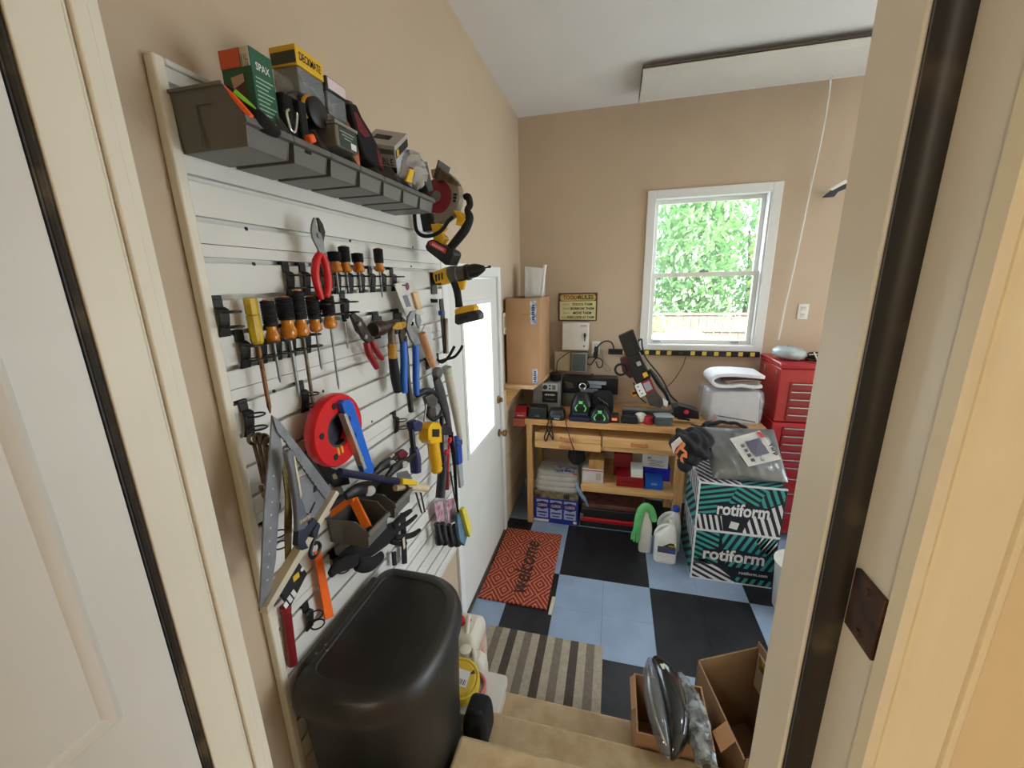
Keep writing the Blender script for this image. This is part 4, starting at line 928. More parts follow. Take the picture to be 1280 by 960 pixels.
for k in range(32):
    a = 2*PI*k/32; rs.append([cr+V((x, math.cos(a)*r, math.sin(a)*r)) for r, x in ((R_*.40, .008), (R_*.48, .008), (R_*.48, .027), (R_*.40, .027))])
b.rings(rs, close=True); b.build('inner_ring', M('reel_dark', (60, 56, 60), 0.5), t)
b = MB(); b.lathe(cr+V((.002, 0, 0)), cr+V((.008, 0, 0)), [(0, R_*.42), (1, R_*.42)], 24); b.build('hub_back', M('reel_hub_navy', (26, 28, 48), .5, rgb2=(60, 60, 72), scale=40), t)
b = MB(); b.tube([cr+V((.02, math.cos(a)*R_*.44, math.sin(a)*R_*.44)) for a in [math.radians(-60+8*k) for k in range(10)]], .012, 8); b.build('handle_pad', M('reel_red', (226, 26, 34), 0.3), t)
for k in (-1, 1):
    p = cr+V((.030, -.012+k*.008, -R_*.43)); b = MB(); b.tube([p, p+V((.0, .002, -.022))], .0045, 8); b.build('wire_end', M('wire_yellow', (240, 190, 50), 0.4), t)
d = 0.072
t = thing('torpedo_level', 'small bright blue torpedo level with silver edge leaning across the red reel', 'level', S(455, 597, d))
L1 = [S(x, y, d) for x, y in ((420.5, 504), (424, 500), (431, 499), (435, 503), (459, 577), (461.5, 580), (461, 590), (455, 596.5), (449, 590), (447.5, 585))]
b = MB(); b.prism(L1, (.018, 0, 0)); b.build('body', M('level_bright_blue', (26, 108, 222), 0.35), t, bevel=.002)
b = MB(); b.prism([S(x, y, d-.001) for x, y in ((422, 517), (425.5, 516), (451, 584), (448, 587))], (.021, 0, 0)); b.build('metal_edge', M('alu_bright', (222, 214, 204), 0.3, 0.6), t, bevel=.001)
for q in ((436, 524), (443, 545), (452, 574)):
    p = S(*q, d+.0185); b = MB(); b.lathe(p, p+V((.001, 0, 0)), [(0, .009), (1, .009)], 14); b.build('vial_window', M('vial_dark', (22, 52, 110), 0.3) if q[0] < 450 else M('vial_yellow', (210, 214, 60), 0.3), t)
# ================================================================ squares, wrenches
d = 0.10
t = thing('rafter_square', 'big aluminium triangular rafter square hanging by its corner below the red reel', 'square', S(322, 764, d))
ALU = M('aluminium_plate', (148, 150, 154), 0.42, 0.6, var=.25, scale=26)
ALUE = M('aluminium_edge', (222, 214, 190), 0.4, 0.4)
b = MB(); b.prism([S(x, y, d) for x, y in ((338.5, 519), (345, 524), (353, 570), (348, 620), (343, 700), (336, 742), (323, 764), (326, 700), (330, 620), (336, 560))], (.004, 0, 0)); b.build('scale_arm', ALU, t)
b = MB(); b.prism([S(x, y, d+.0045) for x, y in ((339, 520), (346, 524), (413, 612), (406, 624), (392, 606), (372, 578), (355, 551), (345, 540))], (.004, 0, 0)); b.build('ruler_arm', ALU, t)
b = MB(); b.prism([S(x, y, d) for x, y in ((368, 600), (384, 592), (395, 606), (407, 622), (385, 655), (372, 664), (368, 640))], (.004, 0, 0)); b.build('plate', ALU, t)
b = MB(); b.prism([S(x, y, d-.008) for x, y in ((411, 612), (415, 615), (371, 689), (324, 766), (322, 757), (366, 684))], (.024, 0, 0)); b.build('fence_lip', ALUE, t, bevel=.001)
b = MB(); b.prism([S(x, y, d+.0042) for x, y in ((386, 641), (393, 627), (394.5, 628), (388, 642))], (.0006, 0, 0)); b.build('slot', INK, t)
b = MB(); b.prism([S(x, y, d+.0042) for x, y in ((392, 608), (395, 607), (395.5, 614), (391.5, 616))], (.0006, 0, 0)); b.build('slot', INK, t)
for k in range(9):
    u = k/8; p = S(337-8*u+5, 595+130*u, d+.0042)
    b = MB(); b.lathe(p, p+V((.0006, 0, 0)), [(0, .0022), (1, .0022)], 8); b.build('scale_hole', ALUE, t)
for k in range(14):
    u = k/13; p = S(352+47*u, 547+66*u, d+.0087)
    b = MB(); b.box(p, (.0008, .0014, .008), Matrix.Rotation(.75, 3, 'X')); b.build('tick_mark', INK, t)
# adjustable wrench in front
d = 0.125
t = thing('adjustable_wrench', 'large steel adjustable wrench hanging head down in front of the rafter square', 'wrench', S(372, 684, d))
b = MB(); b.prism([S(x, y, d) for x, y in ((352, 566), (356, 561), (361, 562), (364, 568), (368, 600), (372, 622), (377, 640), (380, 655), (372, 668), (366, 664), (366, 650), (364, 626), (358, 590))], (.013, 0, 0)); b.build('handle', M('wrench_steel', (134, 140, 150), 0.35, 0.7, var=.2), t, bevel=.003)
b = MB(); b.prism([p+V((.0132, 0, 0)) for p in [S(x, y, d) for x, y in ((360, 570), (362, 569), (371, 617), (369, 624), (366, 605))]], (.0015, 0, 0)); b.build('handle_rib', ALUE, t, bevel=.0006)
b = MB(); b.prism([S(x, y, d-.001) for x, y in ((366, 662), (374, 660), (386, 646), (391, 651), (379, 668), (375, 676), (379, 684), (371, 687), (365, 681))], (.016, 0, 0)); b.build('fixed_jaw', M('wrench_dark', (66, 72, 88), 0.35, 0.6), t, bevel=.002)
b = MB(); b.prism([S(x, y, d-.001) for x, y in ((384, 664), (392, 652), (394, 656), (389, 672), (385, 671))], (.016, 0, 0)); b.build('moving_jaw', MATS['wrench_dark'], t, bevel=.002)
p0, p1 = S(371.5, 654, d+.006), S(385, 646, d+.006)
b = MB(); pr = []
for k in range(6): pr += [(k/6+.01, .007), (k/6+.08, .0105), (k/6+.12, .0105), (k/6+.155, .007)]
b.lathe(p0, p1, pr, 14); b.build('knurl', CHRO, t)
# combination wrenches
wl = ['combination wrench hanging outermost, next to the slatwall corner trim', 'combination wrench second from the corner trim', 'combination wrench third from the corner trim, half behind the rafter square', 'combination wrench closest to the rafter square scale arm']
for i, (x0, y0, x1, y1) in enumerate(((316, 549, 330, 604), (323, 548, 334, 612), (330, 549, 338, 620), (336, 553, 343, 628))):
    d = 0.045+.012*i
    t = thing('combination_wrench', wl[i], 'wrench', S(x1, y1, d), 'combination wrenches on one hook')
    a, e_ = S(x0, y0, d), S(x1, y1, d)
    b = MB(); b.torus(a, .010, .0042, (1, 0, 0.25), 16, 8); b.build('ring_end', OSTEEL, t)
    b = MB(); b.tube([a+(e_-a).normalized()*.010, a.lerp(e_, .5), e_], [.0055, .0048, .0060], 8, flat=.6); b.build('shank', OSTEEL, t)
    b = MB(); b.torus(e_+(e_-a).normalized()*.010, .010, .0048, (1, 0, 0.25), 14, 8, (0.7, 5.4)); b.build('open_end', OSTEEL, t)
p = S(303, 505); 
holder(S(303, 508), 'black ring holder carrying the bunch of combination wrenches')
holder(S(374, 478), 'black ring holder behind the long screwdriver blade above the red reel')
holder(S(334, 668), 'black ring holder low down behind the rafter square scale arm')
holder(S(414, 690), 'empty black ring holder between the orange strap and the black glove')
holder(S(380, 754), 'empty black ring holder close to the trash can lid, below the orange strap')
holder(S(492, 517), 'black ring holder to the right of the red reel carrying the navy clamp')
# steel taping knife behind
d = 0.04
t = thing('taping_knife', 'steel taping knife with a black handle half hidden behind the rafter square', 'knife', S(430, 636, d))
b = MB(); b.prism([S(x, y, d) for x, y in ((404, 612), (420, 596), (431, 618), (408, 637))], (.002, 0, 0)); b.build('blade', M('pale_steel', (178, 176, 170), 0.35, 0.6), t)
b = MB(); b.prism([S(x, y, d-.004) for x, y in ((404, 630), (432, 613), (434, 619), (404, 641))], (.014, 0, 0)); b.build('handle', BLK, t, bevel=.003)
# dark clutter clamp behind the reel
d = 0.02
t = thing('black_clamp', 'black clamp jaw poking out below the red reel', 'clamp', S(405, 600, d))
b = MB(); b.prism([S(x, y, d) for x, y in ((377, 566), (386, 560), (400, 582), (425, 592), (428, 604), (408, 608), (392, 590))], (.03, 0, 0)); b.build('jaw', BLK, t, bevel=.004)
b = MB(); b.prism([p+V((.031, 0, 0)) for p in [S(x, y, d) for x, y in ((403, 592), (408, 590), (410, 597), (405, 598))]], (.001, 0, 0)); b.build('worn_pad', M('pad_grey', (150, 140, 120), .6), t)
# spring clamps with pale round pads
def spring_clamp(label, disc, tail, tip, r, d):
    t = thing('spring_clamp', label, 'spring clamp', S(*disc, d), 'spring clamps with pale round pads')
    c0 = S(*disc, d)
    b = MB(); b.tube([S(*tail, d-.01), S((tail[0]+disc[0])/2, (tail[1]+disc[1])/2-3, d), c0+V((-.004, 0, 0))], [r*.9, r*1.3, r*1.5], 12, smooth=4, flat=.6); b.build('arm', BLK, t)
    b = MB(); b.tube([S(*tip, d-.012), c0+V((-.008, .01, -.01))], [r*.6, r*1.1], 10, smooth=2, flat=.7); b.build('handle', BLK, t)
    ax = V((0.75, -.65, 0)).normalized()
    b = MB(); b.lathe(c0+ax*r*.9, c0+ax*(r*.9+.006), [(0, r), (.7, r), (1, r*.85)], 20); b.build('pad', M('pad_pale_grey', (198, 196, 194), .5), t)
spring_clamp('black spring clamp with the largest pale round pad, just above the orange plastic tool', (460.5, 611), (432, 620), (478, 597), .016, .10)
spring_clamp('black spring clamp with a pale round pad, near the navy quick clamp', (504, 579), (484, 596), (520, 566), .013, .09)
spring_clamp('black spring clamp with a pale round pad, middle one of three', (488.5, 578), (466, 594), (500, 566), .013, .07)
d = 0.05
t = tag(MB().prism([S(x, y, d) for x, y in ((492, 566), (500, 561), (506, 566), (500, 576), (494, 574))], (.02, 0, 0)).build('wine_red_clip', M('wine_plastic', (104, 20, 38), .45), None, bevel=.005), 'small wine-red plastic jaw between the spring clamps and the navy quick clamp', 'clamp jaw')
# navy bar clamp with a yellow end
d = 0.13
t = thing('bar_clamp', 'navy tube clamp with a yellow end lying across the spring clamps', 'clamp', S(500, 606, d))
b = MB(); b.tube([S(424, 590, d), S(497, 602, d)], .0105, 12); b.build('tube', M('tube_navy', (30, 34, 68), .35), t)
b = MB(); b.prism([S(x, y, d-.012) for x, y in ((496, 597), (510, 599), (516, 602), (514, 606), (500, 605), (496, 605))], (.024, 0, 0)); b.build('yellow_end', M('end_yellow', (240, 204, 40), .4), t, bevel=.003)
d = 0.10
t = thing('mallet', 'pale wooden handle sticking out beside the yellow clamp end', 'mallet', S(500, 616, d))
b = MB(); b.tube([S(494, 610, d), S(515, 609, d+.02), S(533, 610, d+.035)], [.011, .012, .015], 12, smooth=4); b.build('handle', wood('pale_ash', (226, 208, 178), (204, 182, 146)), t)
b = MB(); b.tube([S(497, 616, d-.02), S(516, 612, d)], .004, 8); b.build('wire', STEEL, t)
b = MB(); b.prism([S(x, y, d-.03) for x, y in ((495, 591), (508, 588), (515, 598), (505, 606), (497, 604))], (.004, 0, 0)); b.build('steel_plate', STEEL, t, bevel=.001)
for (xa, ya, xb, yb, l) in ((520, 616, 527, 641, 'black prong hook under the pale wooden handle, the one farther from the door'), (526, 616, 531, 640, 'black prong hook under the pale wooden handle, the one nearer the door')):
    b = MB(); b.tube([S(xa, ya, 0.0), S(xa, ya, .02), S(xb, yb, .03)], .004, 8)
    tag(b.build('prong_hook', BLK, None), l, 'hook', 'prong hooks low on the slatwall')

# ================================================================ lower bins, orange tool, gloves, strap, pack
p0 = XP(408, 650, XS+.003); y0 = p0.y
zt_, zb_ = YP(409, 649, y0).z, YP(409, 679, y0).z
xf_ = YP(461, 667, y0).x; zl_ = YP(461, 667, y0).z
t = thing('storage_bin', 'grey plastic bin low on the slatwall with an orange tool in it', 'bin', (XS, y0, zb_), 'grey bins low on the slatwall')
bin_parts(t, y0, y0+.115, XS+.003, xf_, zb_, zt_+.004, zl_)
y2_ = y0+.150
t = thing('storage_bin', 'grey plastic bin low on the slatwall behind the bin with the orange tool', 'bin', (XS, y2_, zb_), 'grey bins low on the slatwall')
bin_parts(t, y2_, y2_+.115, XS+.003, xf_, zb_+.004, zt_+.008, zl_+.004)
c0, c1, c2 = V((XS+.03, y0+.012, zt_+.002)), V((xf_-.035, y0+.07, zt_+.03)), V((xf_-.012, y0+.035, zl_+.004))
c0, c1, c2 = YP(404, 648, y0+.01), YP(440, 622, y0+.07), YP(459, 660, y0+.03)
t = thing('orange_clamp', 'bright orange bent plastic tool resting in the low grey bin', 'tool', c1+V((0, 0, -.09)))
NOR = M('bright_orange', (255, 126, 30), .4)
for (a, e_) in ((c0, c1), (c1, c2)):
    dr = (e_-a).normalized(); n = V((.3, -.8, .5)); s_v = dr.cross(n).normalized(); up = s_v.cross(dr).normalized()
    b = MB()
    b.hexa([a+s_v*.012, a-s_v*.012, a-s_v*.012+up*.005, a+s_v*.012+up*.005], [e_+s_v*.012, e_-s_v*.012, e_-s_v*.012+up*.005, e_+s_v*.012+up*.005])
    b.hexa([a+s_v*.012, a+s_v*.008, a+s_v*.008-up*.014, a+s_v*.012-up*.014], [e_+s_v*.012, e_+s_v*.008, e_+s_v*.008-up*.014, e_+s_v*.012-up*.014])
    b.hexa([a-s_v*.012, a-s_v*.008, a-s_v*.008-up*.014, a-s_v*.012-up*.014], [e_-s_v*.012, e_-s_v*.008, e_-s_v*.008-up*.014, e_-s_v*.012-up*.014])
    b.build('channel_arm', NOR, t, bevel=.001)
b = MB(); b.lathe(c1+V((0, -.014, 0)), c1+V((0, .014, 0)), [(0, .013), (1, .013)], 14); b.build('pivot', NOR, t)
# black pack
d = 0.02
t = thing('blade_pack', 'black blister pack with white print and a yellow mark under the rafter square', 'package', S(358, 756, d))
qk = [S(x, y, d) for x, y in ((367, 700), (379, 716), (358, 757), (344, 739))]
b = MB(); b.prism(qk, (.014, 0, 0)); b.build('body', INK, t, bevel=.002)
u_ = (qk[2]-qk[1]).normalized(); v_ = (qk[0]-qk[1]).normalized(); m_ = sum(qk, V((0, 0, 0)))/4+V((.0145, 0, 0))
uu = V((0, 1, .35)).normalized()
printbars(m_+V((0, -.022, -.03)), uu, (0, -.35, 1), .045, .022, WPAP, t)
b = MB(); b.box(m_+V((0, .008, .012)), (.0008, .02, .016)); b.build('yellow_mark', M('card_yellow', (232, 184, 40), 0.5), t)
b = MB(); b.lathe(m_+V((0, .03, .018)), m_+V((.001, .03, .018)), [(0, .006), (1, .006)], 12); b.build('white_dot', WPAP, t)
# orange strap with black carabiner
d = 0.02
t = thing('orange_strap', 'bright orange webbing strap hanging from a black carabiner above the trash can', 'strap', S(408, 758, d))
b = MB(); b.prism([S(x, y, d) for x, y in ((391.5, 690), (399.5, 687), (416, 770), (405, 775))], (.005, 0, 0)); b.build('webbing', M('webbing_orange', (255, 110, 16), .7), t, bevel=.001)
b = MB(); b.tube([S(x, y, d+.004) for x, y in ((394, 652), (396, 664), (392, 676), (387.5, 692), (391, 697), (397, 692), (400, 683), (397, 678), (393, 680))], .005, 8, smooth=4); b.build('carabiner', BLK, t)
# red tube
d = 0.012
t = thing('red_tube', 'dark red tube hanging at the slatwall corner just above the trash can', 'tube', S(364, 812, d))
b = MB(); b.tube([S(357, 760, d), S(362, 800, d), S(366, 830, d)], .012, 10); b.build('tube', M('tube_wine', (128, 26, 36), .3), t)
b = MB(); b.tube([S(356.5, 757, d), S(357.4, 764, d)], .0135, 10); b.build('cap', DRED, t)
# gloves
d = 0.06
t = thing('work_glove', 'black work glove draped over the low grey bin hook, cuff towards the trash can', 'glove', S(440, 700, d))
b = MB(); b.tube([S(x, y, d) for x, y in ((436, 694), (450, 686), (466, 679), (484, 668), (496, 660))], [.028, .036, .042, .038, .03], 14, smooth=4, flat=.45); b.build('palm', FAB, t, sub=1)
for pp, r in ((((488, 668), (500, 660), (512, 652), (521, 644)), .0095), (((490, 660), (500, 648), (508, 642), (514, 638)), .0115), (((492, 672), (506, 671), (517, 668), (525, 662)), .0115), (((488, 676), (500, 680), (508, 679)), .010)):
    b = MB(); b.tube([S(x, y, d+.01) for x, y in pp], [r*1.1]+[r]*(len(pp)-2)+[r*.7], 10, smooth=4); b.build('finger', FAB, t, sub=1)
b = MB(); b.tube([S(x, y, d) for x, y in ((420, 708), (430, 700), (438, 693))], [.022, .027, .029], 12, smooth=3, flat=.5); b.build('cuff', FAB, t)
b = MB(); p = S(505, 679, d+.028); b.box(p, (.001, .014, .045)); b.build('white_tag', M('tag_beige', (210, 200, 180), .6), t)
t = thing('work_glove', 'black work glove hanging lowest, its rounded cuff almost touching the trash can lid', 'glove', S(412, 722, d))
b = MB(); b.tube([S(x, y, d+.03) for x, y in ((412, 719), (420, 710), (432, 704), (446, 700))], [.012, .019, .022, .020], 12, smooth=4, flat=.6); b.build('cuff', FAB, t, sub=1)
b = MB(); b.tube([S(x, y, d+.01) for x, y in ((446, 704), (456, 706), (466, 704), (478, 694))], [.022, .026, .024, .018], 12, smooth=4, flat=.6); b.build('palm', FAB, t, sub=1)
t = thing('glove_hook', 'tall black hook post standing behind the black gloves', 'hook', S(503, 702, .02))
b = MB(); b.prism([S(x, y, .02) for x, y in ((500, 641), (505, 640), (507, 704), (502, 705))], (.008, 0, 0)); b.build('post', BLK, t, bevel=.001)
b = MB(); b.prism([S(x, y, .02) for x, y in ((489, 690), (493, 689), (494, 706), (490, 707))], (.008, 0, 0)); b.build('foot', BLK, t, bevel=.001)

# black ratchet clamp and grey adapter above the yellow hand tool
d = 0.05
t = thing('ratchet_clamp', 'tangled black ratchet clamp with a grey jaw hanging just above the yellow hand tool', 'clamp', S(540, 525, d))
b = MB(); b.tube([S(x, y, d) for x, y in ((521, 494), (528, 490), (537, 489), (545, 494), (548, 503))], [.010, .014, .015, .014, .010], 10, smooth=4); b.build('jaw', BLK, t)
b = MB(); b.prism([S(x, y, d+.01) for x, y in ((527, 496), (536, 492), (543, 499), (540, 508), (531, 508))], (.02, 0, 0)); b.build('head', M('clamp_pewter', (96, 94, 92), .4, .4), t, bevel=.004)
b = MB(); b.tube([S(x, y, d) for x, y in ((536, 506), (534, 516), (541, 524), (548, 520), (552, 510))], .010, 10, smooth=4); b.build('handle', BLKR, t)
b = MB(); b.prism([S(x, y, d-.01) for x, y in ((541, 502), (552, 498), (557, 512), (551, 526), (543, 520))], (.012, 0, 0)); b.build('grey_pad', M('pad_grey2', (140, 140, 142), .5), t, bevel=.004)
# slim holder for brass strips among the wrenches
d = 0.085
t = thing('brass_strip', 'long dull brass strip hanging behind the adjustable wrench', 'strip', S(356, 700, d))
b = MB(); b.prism([S(x, y, d) for x, y in ((349, 560), (353, 560), (360, 600), (364, 640), (363, 690), (356, 700), (355, 660), (356, 620))], (.003, 0, 0)); b.build('strip', M('dull_brass', (142, 120, 62), .4, .6, rgb2=(104, 86, 48), scale=40), t)
# ================================================================ trash can
CANB = M('can_black_plastic', (24, 24, 24), 0.42, bump=.25, bscale=160)
LIDB = M('can_lid_black', (28, 27, 26), 0.4, rgb2=(44, 41, 37), scale=9, bump=.2, bscale=120)
ZL = 1.03
def dshape(x0, x1, y0, y1, n=40, ex=2.6):
    """D outline: straight edge on x0, rounded bulge to x1"""
    pts = []; yc = (y0+y1)/2; hy = (y1-y0)/2; xm = x0+(x1-x0)*.42
    for k in range(n+1):
        a = -PI/2+PI*k/n; c_, s_ = math.cos(a), math.sin(a)
        pts.append((xm+(x1-xm)*abs(c_)**(2/ex), yc+hy*(abs(s_)**(2/ex))*(1 if s_ > 0 else -1)))
    r = .05
    for k in range(6):
        a = PI/2+PI/2*k/5; pts.append((x0+r+r*math.cos(a), y1-r+r*math.sin(a)))
    for k in range(6):
        a = PI+PI/2*k/5; pts.append((x0+r+r*math.cos(a), y0+r+r*math.sin(a)))
    return pts
t = thing('trash_can', 'large black plastic trash can with a rounded flat lid in front of the slatwall', 'trash can', (-.6, .87, 0))
cx_, cy_ = -.61, .868
base = dshape(-.785, -.425, .622, 1.118)
def scl(pts, k, dx=0): return [(cx_+(x-cx_)*k+dx, cy_+(y-cy_)*k) for x, y in pts]
b = MB(); b.rings([[(x, y, z) for x, y in scl(base, k)] for k, z in ((.74, 0.0), (.77, .01), (.93, .93), (.94, .945), (.94, .985))]); b.build('body', CANB, t)
b = MB(); b.rings([[(x, y, z) for x, y in scl(base, k)] for k, z in ((.965, .955), (1.0, .96), (1.005, .975), (1.0, .99), (.975, 1.012), (.94, 1.024), (.90, ZL), (.80, ZL+.003), (.775, ZL+.0035), (.76, ZL-.001), (.72, ZL-.001), (.3, ZL+.001), (.02, ZL+.001))]); b.build('lid', LIDB, t)
b = MB(); b.bx(-.788, -.755, .70, 1.04, .985, 1.036); b.build('hinge_bar', M('hinge_brown_black', (48, 38, 33), .5), t, bevel=.01, seg=3)
for yy, xx in ((.73, -.765), (.76, -.758), (.745, -.742)):
    b = MB(); b.ball((xx, yy, 1.037), (.004, .004, .0015), 8, 5); b.build('paint_fleck', M('fleck_grey', (130, 126, 118), .6), t)
# ================================================================ jugs, coil, box, bag beside the stairs
def rrect(cx, cy, hx, hy, r, n=5):
    out = []
    for (sx, sy, a0) in ((1, 1, 0), (-1, 1, PI/2), (-1, -1, PI), (1, -1, 1.5*PI)):
        for k in range(n+1):
            a = a0+PI/2*k/n; out.append((cx+sx*(hx-r)+r*math.cos(a), cy+sy*(hy-r)+r*math.sin(a)))
    return out
def white_jug(x, y, hx, hy, h, label, red):
    t = thing('plastic_jug', label, 'jug', (x, y, 0), 'white jugs beside the trash can')
    b = MB(); b.rings([[(px, py, z) for px, py in rrect(x, y, hx*k, hy*k, .03*k)] for z, k in ((0, .92), (.01, 1), (h*.78, 1), (h*.9, .93), (h*.97, .72), (h, .6))]); b.build('body', M('jug_cream_white', (226, 220, 206), .4, var=.05), t)
    b = MB(); b.tube([(x+hx*.35, y-hy*.62, h*.93), (x+hx*.3, y-hy*.3, h*1.03), (x+hx*.1, y+hy*.3, h*1.03), (x, y+hy*.6, h*.95)], .011, 10, smooth=4); b.build('handle', MATS['jug_cream_white'], t)
    b = MB(); b.lathe((x-hx*.35, y, h*.97), (x-hx*.35, y, h*1.08), [(0, .026), (.15, .028), (.95, .028), (1, .025)], 18); b.build('cap', M('jug_cap_red', (196, 30, 34), .4) if red else MATS['jug_cream_white'], t)
    if red:
        b = MB(); b.rings([[(px, py, z) for px, py in rrect(x, y, hx*1.012, hy*1.012, .03)] for z in (h*.25, h*.7)], cap=False); b.build('label_band', M('jug_label_red', (206, 44, 40), .5, rgb2=(228, 214, 196), scale=9), t)
        b = MB(); b.prism([(x+hx*.30, y-hy*.5, h*.985), (x+hx*.62, y-hy*.4, h*.975), (x+hx*.60, y+hy*.5, h*.975), (x+hx*.2, y+hy*.3, h*.99)], (0, 0, .004)); b.build('top_sticker', MATS['jug_cap_red'], t)
    return t
white_jug(-.69, 1.60, .085, .105, .30, 'white plastic jug with a red cap standing against the wall behind the trash can', True)
white_jug(-.60, 1.44, .075, .05, .30, 'plain white plastic jug between the red-capped jug and the yellow wire coil', False)
WBX = M('white_tub', (228, 224, 218), .4, var=.04)
t = thing('white_tub', 'white plastic tub with a lid standing on the lowest stair', 'tub', (-.515, 1.275, .1905))
b = MB(); b.rings([[(px, py, z) for px, py in rrect(-.515, 1.275, .112*k, .10*k, .02)] for z, k in ((.1905, .96), (.27, 1.0))]); b.build('body', WBX, t)
b = MB(); b.rings([[(px, py, z) for px, py in rrect(-.515, 1.275, .116*k, .104*k, .02)] for z, k in ((.265, 1), (.292, 1.0), (.297, .97))]); b.build('lid', WBX, t)
t = thing('wire_coil', 'yellow wire coil in clear wrap with a paper label, resting on the white tub', 'coil', (-.57, 1.28, .297))
n_ = (CAM-V((-.57, 1.28, .35))).normalized(); n_ = (n_*.55+V((0, 0, .8))).normalized()
cc = V((-.575, 1.245, .388)); e1 = n_.cross(V((0, 1, 0))).normalized(); e2 = n_.cross(e1)
b = MB()
for j in range(5):
    for rr in (.062, .076): b.torus(cc-n_*(.012*j), rr, .0075, n_, 30, 8)
b.build('wire', M('wire_bright_yellow', (236, 206, 56), .35, var=.2, scale=60), t)['kind'] = 'stuff'
b = MB(); b.lathe(cc+n_*.006, cc+n_*.012, [(0, .064), (1, .062)], 30); b.build('label_disc', M('coil_label_yellow', (224, 186, 60), .5), t)
quadplate(cc+n_*.0125, e1, e2, .075, .062, .0006, 'paper_label', WPAP, t)
for k in range(9): quadplate(cc+n_*.0132+e1*(-.028+.006*k)+e2*.014, e1, e2, .0022+.0014*(k % 2), .02, .0003, 'barcode_bar', INK, t)
for sg in (-1, 1):
    b = MB(); b.prism([cc+n_*.0126+e1*(.044*sg-.014)+e2*.03*sg, cc+n_*.0126+e1*(.044*sg+.012)+e2*.02*sg, cc+n_*.0126+e1*.048*sg+e2*.044*sg], n_*.0005); b.build('brown_triangle', M('brown_print', (78, 52, 40), .6), t)
t = thing('wire_coil', 'pink wire coil lying under the yellow coil on the white tub', 'coil', (-.545, 1.28, .298))
b = MB()
for j in range(2):
    b.torus((-.545, 1.28, .306+.013*j), .064, .0075, (0, 0, 1), 28, 8)
b.build('wire', M('wire_pink', (214, 120, 128), .4), t)['kind'] = 'stuff'
t = thing('black_bag', 'soft black fabric bag on the middle stair against the trash can', 'bag', (-.425, 1.055, .391))
b = MB(); b.rings([[(px, py, z) for px, py in rrect(-.425, 1.055, .046*k, .062*k, .025*k)] for z, k in ((.391, .9), (.405, 1), (.45, 1), (.50, .95), (.525, .85), (.532, .6))]); b.build('body', FAB, t, sub=1)
b = MB(); b.tube([(-.44, 1.04, .52), (-.435, 1.02, .545), (-.41, 1.02, .545), (-.405, 1.04, .52)], .008, 8, smooth=4); b.build('strap', FAB, t)
# ================================================================ mats
DM = bpy.data.materials.new('red_diamond_coir'); DM.use_nodes = True; MATS['red_diamond_coir'] = DM
nt = DM.node_tree; bs = nt.nodes['Principled BSDF']; bs.inputs['Roughness'].default_value = .95; bs.inputs['Specular IOR Level'].default_value = .1
def N(t, **k):
    n = nt.nodes.new(t)
    for a, v in k.items(): setattr(n, a, v)
    return n
def MA(op, a, b_=None):
    n = N('ShaderNodeMath', operation=op)
    for i, v in enumerate((a, b_)):
        if v is None: continue
        if isinstance(v, (int, float)): n.inputs[i].default_value = v
        else: nt.links.new(v, n.inputs[i])
    return n.outputs[0]
tc = N('ShaderNodeTexCoord'); nzz = N('ShaderNodeTexNoise'); nzz.inputs['Scale'].default_value = 90
nt.links.new(tc.outputs['Object'], nzz.inputs['Vector'])
sx_ = N('ShaderNodeSeparateXYZ'); nt.links.new(tc.outputs['Object'], sx_.inputs[0])
jit = MA('MULTIPLY', MA('SUBTRACT', nzz.outputs['Fac'], 0.5), 0.10)
fx_ = MA('ABSOLUTE', MA('SUBTRACT', MA('FRACT', MA('ADD', MA('MULTIPLY', sx_.outputs[0], 1/0.152), 0.5)), 0.5))
fy_ = MA('ABSOLUTE', MA('SUBTRACT', MA('FRACT', MA('ADD', MA('MULTIPLY', sx_.outputs[1], 1/0.196), 0.5)), 0.5))
dd = MA('ADD', MA('ADD', fx_, fy_), jit)
ring = MA('FRACT', MA('MULTIPLY', dd, 5.0))
msk = MA('LESS_THAN', MA('ABSOLUTE', MA('SUBTRACT', ring, 0.5)), 0.16)
cmix = N('ShaderNodeMix', data_type='RGBA'); nt.links.new(msk, cmix.inputs[0])
cmix.inputs[6].default_value = (*[lin(v) for v in (142, 58, 48)], 1); cmix.inputs[7].default_value = (*[lin(v) for v in (206, 132, 104)], 1)
nt.links.new(cmix.outputs[2], bs.inputs['Base Color'])
bp_ = N('ShaderNodeBump'); bp_.inputs['Strength'].default_value = .8; bp_.inputs['Distance'].default_value = .004; nt.links.new(nzz.outputs['Fac'], bp_.inputs['Height']); nt.links.new(bp_.outputs['Normal'], bs.inputs['Normal'])
t = thing('welcome_mat', 'rust red coir door mat with tan diamonds and dark script lettering at the outside door', 'door mat', (-.568, 2.483, 0))
b = MB(); b.bx(-.797, -.340, 2.089, 2.877, .0008, .014); b.build('coir', DM, t, bevel=.003)
text('welcome', (-.555, 2.46, .0142), (0, 1, 0), (-1, 0, 0), .56, .125, M('mat_lettering', (62, 44, 40), .95), t, bold=.02, shear=.25)
STB = M('mat_beige', (176, 166, 148), .95, var=.2, scale=60, bump=.4, bscale=200); STM = M('mat_taupe', (128, 118, 106), .95, var=.2, scale=60, bump=.4, bscale=200); STD = M('mat_brown', (84, 74, 68), .95, var=.2, scale=60, bump=.4, bscale=200)
b = MB(); w_ = .677/15
for k in range(15):
    b.mi = 0 if k % 2 == 0 else (1 if (k//2) % 2 == 0 else 2)
    b.bx(-.662+w_*k, -.662+w_*(k+1), 1.405, 1.897, .0008, .008)
tag(b.build('striped_mat', [STB, STM, STD]), 'beige and brown striped mat on the floor at the foot of the stairs', 'mat')
